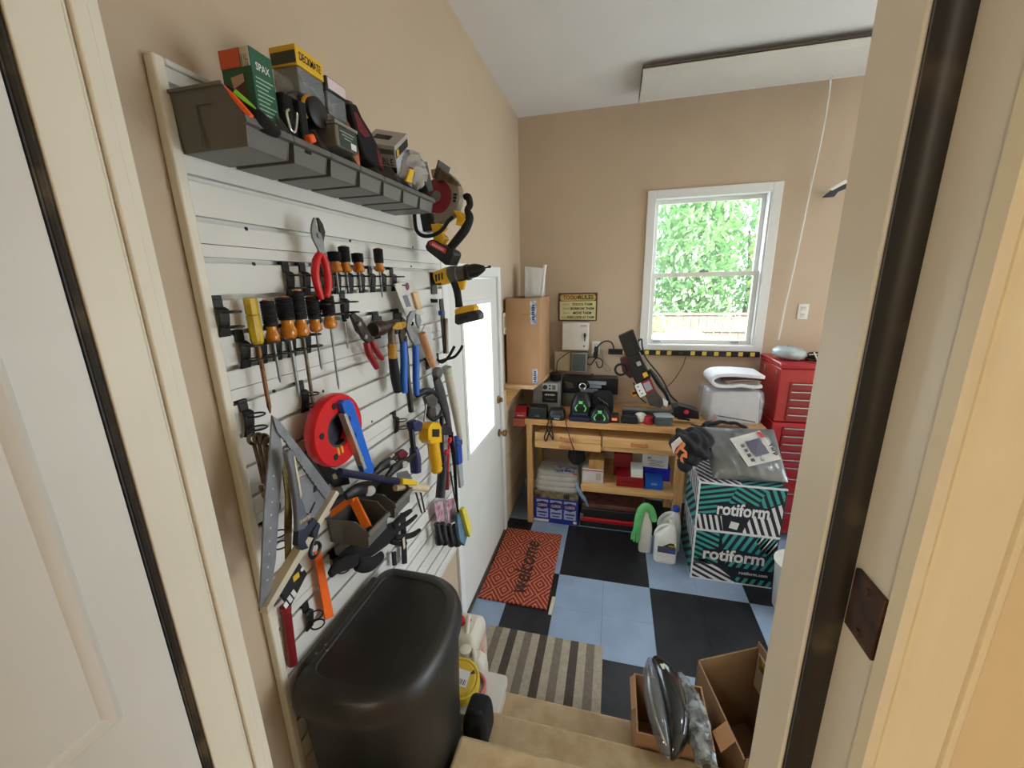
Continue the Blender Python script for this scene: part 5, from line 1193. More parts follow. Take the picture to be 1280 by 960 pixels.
t = tag(MB().box((-.312, 2.132, .004), (.022, .15, .006), Matrix.Rotation(-.03, 3, 'Z')).build('paint_stick', wood('stick_wood', (226, 214, 196), (204, 190, 168), axis='Y'), None, bevel=.001), 'pale wooden paint stick lying on the floor along the red mat corner', 'stick')
# ================================================================ open cardboard boxes at the right of the stairs
def open_box(t, x0, x1, y0, y1, h, rot, mat, th=.006, c=None, z0=0.0):
    R = Matrix.Rotation(rot, 3, 'Z'); c = V((x0, y0, 0))
    def hx(pts): return [c+R @ (V(p)-V((x0, y0, 0)))+V((0, 0, z0)) for p in pts]
    def panel(name, a, b_, z0, z1, nrm, mat=mat):
        b = MB(); A, B = V((*a, 0)), V((*b_, 0)); n = V((*nrm, 0))*th
        b.hexa(hx([A+V((0, 0, z0)), B+V((0, 0, z0)), B+n+V((0, 0, z0)), A+n+V((0, 0, z0))]), hx([A+V((0, 0, z1)), B+V((0, 0, z1)), B+n+V((0, 0, z1)), A+n+V((0, 0, z1))]))
        return b.build(name, mat, t)
    panel('side_panel', (x0, y0), (x0, y1), .002, h, (1, 0)); panel('side_panel', (x1, y0), (x1, y1), .002, h, (-1, 0))
    panel('end_panel', (x0+th, y1), (x1-th, y1), .002, h, (0, -1)); panel('end_panel', (x0+th, y0), (x1-th, y0), .002, h, (0, 1))
    b = MB(); b.hexa(hx([(x0+th, y0+th, .002), (x1-th, y0+th, .002), (x1-th, y1-th, .002), (x0+th, y1-th, .002)]), hx([(x0+th, y0+th, .006), (x1-th, y0+th, .006), (x1-th, y1-th, .006), (x0+th, y1-th, .006)])); b.build('bottom', mat, t)
    return hx
t = thing('cardboard_box', 'open brown cardboard box holding a headlight and a wrapped part beside the stairs', 'box', (.27, 1.27, .1905), 'open cardboard boxes beside the stairs')
hx = open_box(t, .140, .40, 1.158, 1.392, .25, 0.0, CARD, z0=.1905)
b = MB(); b.prism([(.140, 1.386, .44), (.142, 1.25, .44), (.126, 1.25, .42), (.124, 1.386, .42)], (.0, 0, -.004)); b.build('flap', CARD, t)
# headlight unit
t = thing('headlight_unit', 'black car headlight with a clear glossy lens standing in the open cardboard box', 'headlight', (.2, 1.25, .1))
Lc = [(809, 822), (803, 838), (803, 858), (807, 884), (815, 914), (825, 940), (835, 951)]
Rc = [(820, 819), (840, 832), (853, 852), (862, 880), (864, 910), (858, 935), (842, 951)]
GBLK = M('gloss_black', (18, 19, 21), 0.12, coat=.6)
LENS = M('headlight_lens', (120, 128, 134), 0.06, alpha=.45, coat=1.0, var=.2)
def zz(px, py, z): return ZP(px, py, z)
def shell(a0, a1, up, dn, zs):
    """closed loft between two fractions of the left and right outline"""
    rs = []
    for (lp, rp, z) in zip(Lc, Rc, zs):
        l, r = zz(*lp, z), zz(*rp, z); p, q_ = l.lerp(r, a0), l.lerp(r, a1); m_ = (p+q_)/2; h_ = (q_-p)/2
        k_ = h_.length/.035
        rs.append([m_+h_*math.cos(2*PI*i/20)+V((0, 0, (up if math.sin(2*PI*i/20) > 0 else dn)*math.sin(2*PI*i/20)*min(1, k_))) for i in range(20)])
    return rs
ZS = [.475, .485, .485, .48, .47, .455, .44]
b = MB(); b.rings(shell(.36, 1.0, .035, .05, ZS)); b.build('housing', GBLK, t, sub=1)
b = MB(); b.rings(shell(0.0, .44, .045, .04, ZS)); b.build('lens', LENS, t, sub=1)
b = MB(); b.tube([zz(l[0]+7, l[1], z)+V((0, 0, .028)) for l, z in zip(Lc[1:6], ZS[1:6])], [.003, .005, .006, .005, .003], 8, smooth=4); b.build('chrome_strip', CHRO, t)
q = zz(829, 837, .50); b = MB(); b.box(q+V((.004, .0, .016)), (.03, .022, .002), Matrix.Rotation(.35, 3, 'Z') @ Matrix.Rotation(.25, 3, 'Y')); b.build('sticker', M('sticker_cream', (206, 202, 178), .6), t)
# bubble-wrapped part
t = thing('wrapped_part', 'long part in crumpled clear bubble wrap standing next to the headlight', 'package', (.33, 1.25, .1))
sw = [zz(852, 838, .50), zz(866, 862, .51), zz(876, 890, .51), zz(883, 918, .50), zz(890, 945, .49)]
b = MB(); b.tube([p+V((-.012, 0, -.045)) for p in sw], [.032, .042, .044, .042, .032], 22, smooth=7, flat=.9)
WRAP = M('bubble_wrap', (196, 204, 206), .14, alpha=.62, rgb2=(84, 90, 92), scale=26, coat=.6, bump=1.0, bscale=90)
b.build('wrap', WRAP, t, wob=.006)
b = MB(); b.tube([p+V((-.012, 0, -.05)) for p in sw], [.014, .022, .024, .022, .014], 12, smooth=3); b.build('dark_core', DGRY, t)
t = thing('cardboard_box', 'open brown cardboard box with a printed label inside, next to the right jamb', 'box', (.55, 1.35, 0), 'open cardboard boxes beside the stairs')
a, c_, e_ = ZP(872, 825, .44), ZP(948, 808, .44), ZP(931, 952, .44)
ux_ = (c_-a); uy_ = (e_-a)
d_ = c_+uy_
def wall(name, p, q, z0, z1, inw, mat=CARDD, th=.006):
    b = MB(); inw = V(inw).normalized()*th
    b.hexa([V((p.x, p.y, z0)), V((q.x, q.y, z0)), V((q.x, q.y, z0))+inw, V((p.x, p.y, z0))+inw], [V((p.x, p.y, z1)), V((q.x, q.y, z1)), V((q.x, q.y, z1))+inw, V((p.x, p.y, z1))+inw]); return b.build(name, mat, t)
wall('side_panel', a, e_, .002, .44, ux_); wall('side_panel', c_, d_, .002, .47, -ux_); wall('end_panel', a, c_, .002, .44, uy_); wall('end_panel', e_, d_, .002, .44, -uy_)
b = MB(); b.hexa([V((p.x, p.y, .002)) for p in (a, e_, d_, c_)], [V((p.x, p.y, .007)) for p in (a, e_, d_, c_)]); b.build('bottom', CARDD, t)
m_ = c_.lerp(d_, .26); un = -ux_.normalized(); ud = uy_.normalized()
# printed label on the inside of the far side panel
LW_ = .16
b = MB(); pc_ = V((m_.x, m_.y, .34))+un*.0075
b.prism([pc_+ud*-.08+V((0, 0, -.09)), pc_+ud*.08+V((0, 0, -.09)), pc_+ud*.08+V((0, 0, .09)), pc_+ud*-.08+V((0, 0, .09))], un*.0008); b.build('label', M('label_cream_white', (214, 206, 184), .6), t)
b = MB(); pc_ = pc_+un*.001
b.prism([pc_+ud*-.07+V((0, 0, .02)), pc_+ud*.07+V((0, 0, .02)), pc_+ud*.07+V((0, 0, .08)), pc_+ud*-.07+V((0, 0, .08))], un*.0006); b.build('label_picture', M('label_yellow_brown', (214, 176, 70), .6, rgb2=(110, 90, 60), scale=40), t)
b = MB(); p0_ = a.lerp(e_, .66)+V((0, 0, .0)); p1_ = a.lerp(e_, .84)
fl = ux_.normalized()*-.055+V((0, 0, -.035))
b.prism([p0_, p1_, p1_+fl, p0_+fl], (0, 0, .004)); b.build('flap', CARD, t)
# ================================================================ spray bottle, jugs by the bench
def gal_jug(x, y, s, rot, label, capm, lab=True):
    t = thing('cleaner_jug', label, 'jug', (x, y, 0), 'white cleaner jugs by the bench')
    R = Matrix.Rotation(rot, 3, 'Z')
    def ring(cx, hx, hy, z, r): return [V((x, y, 0))+R @ V((px, py, z)) for px, py in rrect(cx, 0, hx, hy, r)]
    b = MB(); b.rings([ring(0, .070*s, .052*s, 0.0, .03*s), ring(0, .078*s, .058*s, .008*s, .034*s), ring(0, .078*s, .058*s, .17*s, .034*s), ring(.002, .074*s, .055*s, .205*s, .034*s), ring(.014*s, .056*s, .044*s, .245*s, .03*s), ring(.030*s, .034*s, .030*s, .28*s, .022*s), ring(.036*s, .022*s, .022*s, .30*s, .018*s), ring(.036*s, .020*s, .020*s, .315*s, .018*s)]); b.build('body', JUGW, t)
    P = lambda px, py, pz: V((x, y, 0))+R @ V((px*s, py*s, pz*s))
    b = MB(); b.tube([P(.03, 0, .285), P(0, 0, .292), P(-.04, 0, .272), P(-.068, 0, .23), P(-.072, 0, .19)], [.010*s, .011*s, .012*s, .012*s, .014*s], 10, smooth=4); b.build('handle', JUGW, t)
    b = MB(); b.lathe(P(.036, 0, .312), P(.036, 0, .345), [(0, .024*s), (.1, .025*s), (.9, .0245*s), (1, .022*s)], 18); b.build('cap', capm, t)
    if lab:
        c0 = P(.005, -.0585, .105); u = R @ V((1, 0, 0)); v = V((0, 0, 1))
        quadplate(c0, u, v, .125*s, .16*s, .0005, 'label', WPAP, t)
        quadplate(c0+u*.0+v*.014*s, u, v, .122*s, .05*s, .0004, 'label_band', M('label_slate', (74, 78, 92), .5), t, off=.0012)
        quadplate(c0+u*.035*s+v*.006*s, u, v, .05*s, .03*s, .0004, 'blue_panel', M('label_blue', (56, 86, 176), .5), t, off=.0018)
        b = MB(); nn = R @ V((0, -1, 0)); b.prism([c0+u*-.03*s+v*.04*s+nn*.0016, c0+u*.06*s+v*.04*s+nn*.0016, c0+u*.045*s+v*.075*s+nn*.0016, c0+u*.02*s+v*.075*s+nn*.0016], nn*.0005); b.build('dark_peak', M('label_dark', (40, 40, 44), .5), t)
        printbars(c0+u*.035*s+v*.052*s+nn*.0022, u, v, .05*s, .014*s, M('label_gold', (226, 186, 60), .5), t)
        text('CLEAN', c0+u*.035*s+v*.006*s+nn*.0026, u, v, .042*s, .012*s, WPAP, t) if False else None
    return t
gal_jug(.437, 2.76, 1.0, math.radians(-4), 'white jug with a dark printed label and open handle, in front of its blue-capped neighbour', M('cap_white', (230, 232, 232), .4))
gal_jug(.475, 2.90, 1.05, math.radians(2), 'translucent white jug with a blue cap just behind the labelled jug', M('cap_blue', (40, 84, 190), .4), lab=False)
t = thing('spray_bottle', 'white bottle with a bright green rubber glove draped over it on the floor', 'bottle', (.295, 2.83, 0))
x, y = .300, 2.835
b = MB(); b.rings([[(px, py, z) for px, py in rrect(x, y, .045*k, .035*k, .02*k)] for z, k in ((0, .92), (.008, 1), (.20, 1), (.25, .85), (.30, .45), (.33, .42))]); b.build('body', JUGW, t)
b = MB(); b.lathe((x, y, .33), (x, y, .36), [(0, .017), (1, .016)], 14); b.build('neck', WHT, t)
t = thing('green_glove', 'bright green rubber glove hanging over the top of the white bottle', 'glove', (.27, 2.80, .15))
GLV = M('glove_green', (110, 206, 128), .5, var=.15)
b = MB(); b.tube([(x+.055, y-.03, .27), (x+.035, y-.02, .345), (x-.01, y-.025, .392), (x-.05, y-.035, .345), (x-.062, y-.045, .25), (x-.07, y-.05, .19)], [.020, .028, .034, .032, .032, .026], 14, smooth=4, flat=.75); b.build('palm', GLV, t, sub=1, wob=.002)
for k, (dx, dz) in enumerate(((-.03, -.03), (-.012, -.045), (.008, -.05), (.024, -.035))):
    b = MB(); b.tube([(x-.07+dx*.5, y-.05, .20), (x-.072+dx*.9, y-.055, .17+dz*.3), (x-.072+dx, y-.055, .15+dz)], [.011, .010, .008], 8, smooth=3); b.build('finger', GLV, t)
# ================================================================ wheel cartons with chevron print
def clip(poly, a, b_):
    """keep the part left of directed line a->b"""
    out = []
    for i in range(len(poly)):
        p, q = poly[i], poly[(i+1) % len(poly)]
        sp = (b_[0]-a[0])*(p[1]-a[1])-(b_[1]-a[1])*(p[0]-a[0]); sq = (b_[0]-a[0])*(q[1]-a[1])-(b_[1]-a[1])*(q[0]-a[0])
        if sp >= 0: out.append(p)
        if sp*sq < 0:
            u = sp/(sp-sq); out.append((p[0]+(q[0]-p[0])*u, p[1]+(q[1]-p[1])*u))
    return out
def stripes(b, O, u, v, n, region, ang, pitch, width, phase=0.0, off=.0008):
    ca, sa = math.cos(ang), math.sin(ang)
    for k in range(-60, 60):
        d0 = k*pitch+phase; d1 = d0+width
        L = 5
        q = [(-sa*d0-ca*L, ca*d0-sa*L), (-sa*d0+ca*L, ca*d0+sa*L), (-sa*d1+ca*L, ca*d1+sa*L), (-sa*d1-ca*L, ca*d1-sa*L)]
        for i in range(len(region)):
            q = clip(q, region[i], region[(i+1) % len(region)])
            if len(q) < 3: break
        if len(q) < 3: continue
        vs = [b.bm.verts.new(O+u*p[0]+v*p[1]+n*off) for p in q]
        try: b.bm.faces.new(vs)
        except ValueError: pass
TEAL = M('print_teal', (60, 158, 156), .5, var=.05); WPR = M('print_white', (222, 222, 228), .5, var=.03); NVB = M('carton_dark_navy', (18, 26, 38), .5)
def wheel_carton(label, x0, x1, y0, y1, z0, z1, kind):
    t = thing('wheel_carton', label, 'carton', ((x0+x1)/2, (y0+y1)/2, z0), 'teal, black and white striped cartons')
    b = MB(); b.bx(x0, x1, y0, y1, z0, z1); b.build('body', NVB, t, bevel=.002)
    W, Hh, D = x1-x0, z1-z0, y1-y0
    F = (V((x0, y0, z0)), V((1, 0, 0)), V((0, 0, 1)), V((0, -1, 0)))
    Ls = (V((x0, y1, z0)), V((0, -1, 0)), V((0, 0, 1)), V((-1, 0, 0)))
    T = (V((x0, y0, z1)), V((1, 0, 0)), V((0, 1, 0)), V((0, 0, 1)))
    m = .008
    bt, bw = MB(), MB()
    if kind == 0:
        stripes(bt, *F, [(m, Hh*.36), (W*.30, Hh*.36), (W*.45, Hh-m), (m, Hh-m)], math.radians(14), .036, .018)
        stripes(bt, *F, [(W*.30, Hh*.36), (W*.62, Hh*.42), (W*.80, Hh-m), (W*.45, Hh-m)], math.radians(-30), .036, .018)
        stripes(bt, *F, [(W*.62, Hh*.42), (W-m, Hh*.75), (W-m, Hh-m), (W*.80, Hh-m)], math.radians(-68), .040, .02)
        stripes(bw, *F, [(m, m), (W*.34, m), (W*.30, Hh*.34), (m, Hh*.34)], math.radians(-76), .034, .017)
        stripes(bw, *F, [(W*.56, m), (W-m, m), (W-m, Hh*.72), (W*.64, Hh*.40)], math.radians(-70), .040, .02)
        bw.prism([V((x0+W*.40+a*.05, y0-.0008, z0+Hh*.08+c*.05)) for a, c in ((0, .2), (1, 0), (1.2, 1), (.2, 1.2))], (0, -.0004, 0)); 
    else:
        stripes(bt, *F, [(m, Hh*.30), (W*.32, Hh*.34), (W*.30, Hh-m), (m, Hh-m)], math.radians(-22), .038, .019)
        stripes(bt, *F, [(W*.42, Hh*.33), (W-m, Hh*.33), (W-m, Hh-m), (W*.32, Hh-m)], math.radians(66), .044, .022)
        stripes(bw, *F, [(m, m), (W*.60, m), (W*.2, Hh*.42), (m, Hh*.42)], math.radians(-26), .038, .019)
        stripes(bt, *F, [(W*.60, m), (W-m, m), (W-m, Hh*.14), (W*.52, Hh*.14)], math.radians(66), .044, .022)
        stripes(bw, *F, [(W*.80, Hh*.72), (W-m, Hh*.6), (W-m, Hh-m), (W*.72, Hh-m)], math.radians(60), .044, .022)
    stripes(bt, *Ls, [(m, m), (D-m, m), (D-m, Hh*.5), (m, Hh*.7)], math.radians(38), .05, .026)
    stripes(bw, *Ls, [(m, Hh*.7), (D-m, Hh*.5), (D-m, Hh-m), (m, Hh-m)], math.radians(-40), .05, .026)
    stripes(bw, *T, [(m, m), (W*.5, m), (W*.5, D-m), (m, D-m)], math.radians(-55), .042, .02)
    stripes(bt, *T, [(W*.5, m), (W-m, m), (W-m, D-m), (W*.5, D-m)], math.radians(30), .042, .02)
    for bb, nm, mt in ((bt, 'teal_print', TEAL), (bw, 'white_print', WPR)): bb.build(nm, mt, t, smooth=False)
    b = MB(); e = .009; yy = y0-.0012
    b.bx(x0, x1, yy, y0-.0002, z1-e, z1).bx(x0, x1, yy, y0-.0002, z0, z0+e).bx(x0, x0+e, yy, y0-.0002, z0+e, z1-e)
    b.bx(x0-.0012, x0-.0002, y0, y0+e, z0, z1).bx(x0-.0012, x0-.0002, y0+e, y1, z1-e, z1).bx(x0-.0012, x0-.0002, y0+e, y1, z0, z0+e)
    b.bx(x0, x1, y0, y0+e, z1+.0002, z1+.001).bx(x0, x0+e, y0+e, y1, z1+.0002, z1+.001); b.build('white_edge_print', WPR, t)
    # dark panel behind the name and the name itself
    cx = x0+W*(.54 if kind == 0 else .50); cz = z0+Hh*(.50 if kind == 0 else .55); ww = W*(.60 if kind == 0 else .74)
    b = MB(); b.prism([(cx-ww*.51, y0-.0010, cz-.030), (cx+ww*.515, y0-.0010, cz-.034), (cx+ww*.515, y0-.0010, cz+.026), (cx+ww*.05, y0-.0010, cz+.052), (cx-ww*.51, y0-.0010, cz+.030)], (0, -.0004, 0)); b.build('name_ground', NVB, t)
    text('rotiform', (cx, y0-.0018, cz), (1, 0, 0), (0, 0, 1), ww, .094, WPR, t, bold=.028)
    if kind: text('rotiform.com', (x0+W*.76, y0-.0018, z0+Hh*.24), (1, 0, 0), (0, 0, 1), W*.34, .024, WPR, t, bold=.02)
    return t
wheel_carton('lower teal, black and white striped carton with big white lettering, on the floor', .590, 1.095, 2.60, 3.0, 0.0, .385, 1)
wheel_carton('upper teal, black and white striped carton with big white lettering, under the tarp', .586, 1.097, 2.595, 2.985, .3865, .735, 0)
# white bucket sliver
t = thing('white_bucket', 'white plastic bucket half hidden by the right jamb beside the lower striped carton', 'bucket', (1.16, 2.40, 0))
b = MB(); b.lathe((1.165, 2.44, 0), (1.165, 2.44, .33), [(0, .11), (.02, .115), (.97, .135), (.975, .142), (1, .142)], 28); b.build('body', WHT, t)
b = MB(); b.torus((1.165, 2.44, .28), .142, .003, (0, .5, .85), 24, 6, (PI, 2*PI)); b.build('handle', STEEL, t)
# tarp
t = thing('tarp_package', 'folded silver tarp in a clear bag, lying on the upper striped carton', 'tarp', (.85, 2.75, .74))
tl, tr, br_, bl = YP(879, 533, 2.86), YP(968, 536, 2.90), YP(986, 602, 2.64), YP(893, 597, 2.62)
br_.z = max(br_.z, .757); bl.z = max(bl.z, .757)
up_ = ((tr-tl).cross(bl-tl)).normalized(); up_ = -up_ if up_.z < 0 else up_
def tarpf(u, v):
    p = tl.lerp(tr, u).lerp(bl.lerp(br_, u), v); k = (math.sin(PI*min(1, max(0, u)))**.35)*(math.sin(PI*min(1, max(0, v)))**.35)
    return p+up_*(.045*k-.010)+up_*(.004*math.sin(u*17+v*5)+.003*math.sin(u*41-v*13)+.003*math.sin(v*31+u*9))*k
TARP = M('silver_tarp', (128, 132, 136), .3, .6, var=.35, scale=7, bump=1.0, bscale=18)
b = MB(); b.grid(tarpf, 26, 18, -up_*.018); b.build('folded_sheet', TARP, t)
FILM = M('bag_film', (206, 222, 230), .08, alpha=.05, coat=1, bump=.8, bscale=30)
def tf2(u, v): return tarpf(u, v)+up_*.006+up_*(.004*math.sin(u*23)*math.sin(v*19)+.003*math.sin(u*61+v*17)*math.sin(v*47))
b = MB(); b.grid(tf2, 26, 18); b.build('clear_bag', FILM, t)
su = (tr-tl).normalized(); sv = (tl-bl).normalized()
def on(u, v, o): return tarpf(u, v)+up_*o
cq = [(.30, .28), (.76, .08), (.95, .62), (.47, .80)]
b = MB(); b.prism([on(*q, .014) for q in cq], up_*.001); b.build('printed_card', M('card_grey_white', (206, 206, 204), .5), t)
cq2 = [(.505, .335), (.70, .25), (.80, .53), (.60, .62)]
b = MB(); b.prism([on(*q, .0165) for q in cq2], up_*.0006); b.build('card_picture', M('card_slate_blue', (84, 86, 112), .5), t)
rq = [(.70, .13), (.755, .105), (.80, .22), (.745, .245)]
b = MB(); b.prism([on(*q, .0165) for q in rq], up_*.0006); b.build('red_mark', M('card_red', (196, 50, 66), .5), t)
for i in range(4):
    q0 = (.425+.028*i, .40+.088*i); b = MB(); b.prism([on(q0[0]+a, q0[1]+c, .0168) for a, c in ((0, 0), (.045, -.02), (.06, .035), (.016, .055))], up_*.0005); b.build('print_icon', M('icon_grey', (92, 94, 104), .5), t)
text('Tarp', on(.865, .45, .018), (on(.90, .60, 0)-on(.80, .30, 0)), su, .085, .034, INK, t, bold=.03)
# jacket / cap with orange emblem, dark cloth
t = thing('black_jacket', 'crumpled black jacket with an orange and white emblem hanging over the striped carton corner', 'jacket', (.56, 2.72, .74))
JK = M('jacket_black', (28, 29, 36), .85, var=.3, scale=12, bump=.5, bscale=120)
b = MB(); pts = [YP(x, y, 2.72) for x, y in ((848, 560), (856, 548), (866, 540), (880, 545), (884, 560), (880, 576), (866, 582))]
cj = YP(864, 557, 2.74)
b = MB(); b.ball(cj, (.125, .12, .115), 40, 28, Matrix.Rotation(.3, 3, 'Y'))
for v in b.bm.verts:
    d = v.co-cj; v.co = cj+d*(1+.13*math.sin(d.x*44+d.z*60)+.10*math.sin(d.y*53-d.z*70)+.06*math.sin(d.x*90+d.y*80))
b.build('cloth', JK, t, sub=1)
b = MB(); cj2 = YP(856, 580, 2.70); b.ball(cj2, (.05, .07, .05), 18, 12); b.build('brim', JK, t, wob=.004)
ey = 2.605
ep = [YP(x, y, ey) for x, y in ((844, 566), (853, 552), (857, 556), (854, 561), (859, 566), (859, 573), (853, 571), (855, 579), (851, 577), (848, 569))]
b = MB(); b.prism(ep, (0, .016, 0)); b.build('emblem', M('emblem_orange', (236, 140, 92), .7), t)
ew = [YP(x, y, ey-.001) for x, y in ((839, 556), (850, 547), (853, 552), (845, 560), (842, 568))]
b = MB(); b.prism(ew, (0, .016, 0)); b.build('emblem_edge', M('emblem_white', (226, 212, 206), .7), t)
eb = [YP(x, y, ey-.002) for x, y in ((850, 562), (856, 566), (852, 568), (849, 574), (846, 568))]
b = MB(); b.prism(eb, (0, .016, 0)); b.build('emblem_black', INK, t)
t = tag(MB().grid(lambda u, v: V((.68+.30*u, 3.02+.10*v, .955+.065*math.sin(PI*u)**.6*(1-.5*v)+.006*math.sin(u*20))), 14, 6, (0, 0, -.02)).build('dark_cloth', JK, None), 'dark folded cloth behind the silver tarp package', 'cloth')
# ================================================================ workbench
BT = .947; BX0, BX1, BY0, BY1 = -.665, 1.12, 3.0, 3.59
t = thing('workbench', 'pale pine workbench with three drawers and an open lower shelf against the back wall', 'workbench', (0, 3.3, 0))
BENCH = wood('bench_top_pine', (222, 172, 112), (190, 138, 84))
b = MB(); b.bx(BX0, BX1, BY0, BY1, BT-.045, BT); b.build('worktop', BENCH, t, bevel=.003)
REDW = wood('reddish_wood', (178, 92, 62), (146, 70, 46))
b = MB(); b.bx(-.765, BX0-.001, BY0-.005, BY0+.12, BT-.065, BT); b.build('vise_jaw', REDW, t, bevel=.003)
for x in (-.655, .505):
    lw = .044 if x < 0 else .066
    for y in (BY0+.012, BY1-.09):
        b = MB(); b.bx(x, x+lw, y, y+.066, 0.0, BT-.046); b.build('leg', PINEZ, t, bevel=.003)
b = MB(); b.bx(-.588, .504, BY0+.03, BY0+.045, BT-.235, BT-.20); b.build('front_rail', PINE, t, bevel=.002)
b = MB(); b.bx(-.588, .504, BY0+.26, BY0+.28, BT-.235, BT-.05); b.build('back_rail', PINE, t, bevel=.002)
b = MB(); b.bx(-.205, .504, BY0+.02, BY1-.02, .385, .405); b.build('lower_shelf', PINE, t, bevel=.002)
b = MB(); b.bx(-.205, -.185, BY0+.30, BY0+.34, .0, BT-.24); b.build('post', PINEZ, t, bevel=.002)
b = MB(); b.bx(-.205, .504, BY0+.005, BY0+.0195, .355, .412); b.build('shelf_edge', PINE, t, bevel=.002)
HND = wood('handle_wood', (206, 140, 88), (170, 108, 62))
def drawer(x0, x1, z0, z1, hx0, hx1):
    b = MB(); b.bx(x0, x1, BY0+.006, BY0+.024, z0, z1).bx(x0+.02, x1-.02, BY0+.024, BY0+.25, z0+.008, z1-.012); d = b.build('drawer', PINE, t, bevel=.002)
    zc = (z0+z1)/2
    b = MB(); b.bx(hx0, hx0+.014, BY0-.020, BY0+.0055, zc-.010, zc+.010).bx(hx1-.014, hx1, BY0-.020, BY0+.0055, zc-.010, zc+.010).bx(hx0-.006, hx1+.006, BY0-.032, BY0-.018, zc-.011, zc+.011); b.build('handle', HND, d, bevel=.003)
drawer(-.585, -.058, BT-.172, BT-.108, -.375, -.275)
drawer(-.585, -.058, BT-.240, BT-.175, -.375, -.275)
drawer(-.046, .50, BT-.190, BT-.110, .17, .285)
# ---------------- on the bench
def soft_box(b, c, size, k=.8, rot=None):
    return b.box(c, size, rot, taper=k)
y = 3.05
t = thing('battery_charger', 'dark red battery charger at the vise end of the workbench', 'charger', (-.705, 3.06, BT), 'chargers along the bench front')
b = MB(); b.prism([(-.755, 3.02, BT), (-.755, 3.13, BT), (-.755, 3.13, BT+.085), (-.755, 3.08, BT+.085), (-.755, 3.02, BT+.042)], (.098, 0, 0)); b.build('body', M('charger_red', (160, 28, 42), .45), t, bevel=.006, seg=3)
printbars((-.706, 3.0185, BT+.022), (1, 0, 0), (0, 0, 1), .06, .009, M('charger_print', (220, 200, 200), .5), t)
b = MB(); b.bx(-.74, -.672, 3.09, 3.12, BT+.085, BT+.092); b.build('slot_rail', BLK, t, bevel=.002)
CHB = M('charger_black', (11, 13, 15), .4)
t = thing('battery_charger', 'square black battery charger next to the dark red charger', 'charger', (-.57, 3.07, BT), 'chargers along the bench front')
b = MB(); b.box((-.566, 3.075, BT+.05), (.155, .12, .10), taper=.9); b.build('body', CHB, t, bevel=.008, seg=3)
b = MB(); b.box((-.575, 3.018, BT+.06), (.06, .004, .035)); b.build('display', M('display_grey', (46, 50, 54), .2), t, bevel=.001)
b = MB(); b.box((-.565, 3.014, BT+.028), (.03, .004, .006)); b.build('status_light', M('green_led', (90, 150, 80), .4), t)
t = thing('battery_charger', 'black battery charger with a grey-lettered rounded front, nearest the green-lit battery', 'charger', (-.42, 3.07, BT), 'chargers along the bench front')
b = MB(); b.rings([[(px, py, z) for px, py in rrect(-.415, 3.075, .068*k, .06*k, .03)] for z, k in ((BT, 1), (BT+.03, 1.02), (BT+.055, .95), (BT+.08, .78))]); b.build('body', CHB, t)
b = MB(); b.box((-.415, 3.0125, BT+.036), (.075, .004, .016)); b.build('front_panel', M('panel_blue_grey', (72, 88, 104), .35), t, bevel=.001)
printbars((-.408, 3.0115, BT+.016), (1, 0, 0), (0, 0, 1), .045, .010, M('print_silver', (190, 200, 206), .4), t, bold=.02)
GRL = M('green_reflective', (120, 226, 140), .4)
BGD = M('battery_green_black', (22, 42, 32), .4)
def ego(label, x, y, z0, w, h, pouch):
    t = thing('battery_pack', label, 'battery', (x, y, z0), 'big batteries with green chevrons')
    b = MB(); b.rings([[(px, py, z) for px, py in rrect(x, y, w*k, .075*k2, .04*k)] for z, k, k2 in ((z0, .95, 1), (z0+.012, 1, 1), (z0+h*.32, 1, 1), (z0+h*.62, .88, .9), (z0+h*.88, .62, .7), (z0+h, .42, .5))]); b.build('body', CHB, t)
    yf = y-.0765
    b = MB()
    zc = z0+h*.40
    for sg in (-1, 1):
        b.prism([(x+sg*.020, yf, zc+.026), (x+sg*.029, yf, zc+.026), (x+sg*.047, yf, zc-.002), (x+sg*.036, yf, zc-.028), (x+sg*.026, yf, zc-.028), (x+sg*.037, yf, zc-.002)], (0, .02, 0))
    b.mi = 0
    b.build('green_chevron', GRL, t)
    b = MB(); b.prism([(x-.018, yf, zc+.034), (x+.018, yf, zc+.034), (x+.010, yf, zc+.044), (x+.018, yf, zc+.052), (x-.018, yf, zc+.052), (x-.010, yf, zc+.044)], (0, .02, 0)); b.build('green_top_mark', GRL, t)
    b = MB(); b.prism([(x-.034, yf+.004, zc-.03), (x+.034, yf+.004, zc-.03), (x+.052, yf+.004, zc), (x+.03, yf+.004, zc+.036), (x-.03, yf+.004, zc+.036), (x-.052, yf+.004, zc)], (0, .02, 0)); b.build('face_plate', BGD, t)
    b = MB(); b.prism([(x-.009, yf+.0005, zc+.006), (x+.009, yf+.0005, zc+.006), (x, yf+.0005, zc-.012)], (0, .01, 0)); b.build('centre_mark', CHB, t)
    b = MB(); b.bx(x-w*.7, x+w*.7, y-.0775, y-.07, z0+.006, z0+.024); b.build('front_band', M('band_navy', (44, 52, 84), .4), t, bevel=.002)
    return t
ego('black battery pack with a glowing-green chevron, sitting higher next to the small charger', -.225, 3.13, BT+.035, .085, .17, False)
t = thing('charger_dock', 'dark navy charger base under the higher green-chevron battery', 'charger', (-.225, 3.10, BT))
b = MB(); b.rings([[(px, py, z) for px, py in rrect(-.225, 3.11, .092*k, .095*k, .03)] for z, k in ((BT, .96), (BT+.02, 1), (BT+.034, .98))]); b.build('body', M('dock_navy', (34, 40, 62), .4), t)
text('CHARGER', (-.25, 3.0145, BT+.016), (1, 0, 0), (0, 0, 1), .05, .007, M('print_silver', (190, 200, 206), .4), t) if False else None
ego('black battery pack with a glowing-green chevron, lower, at the bench edge right of the first', -.075, 3.085, BT, .080, .115, True)
t = thing('pouch_stack', 'black tool bag standing behind the lower green-chevron battery', 'bag', (-.06, 3.25, BT))
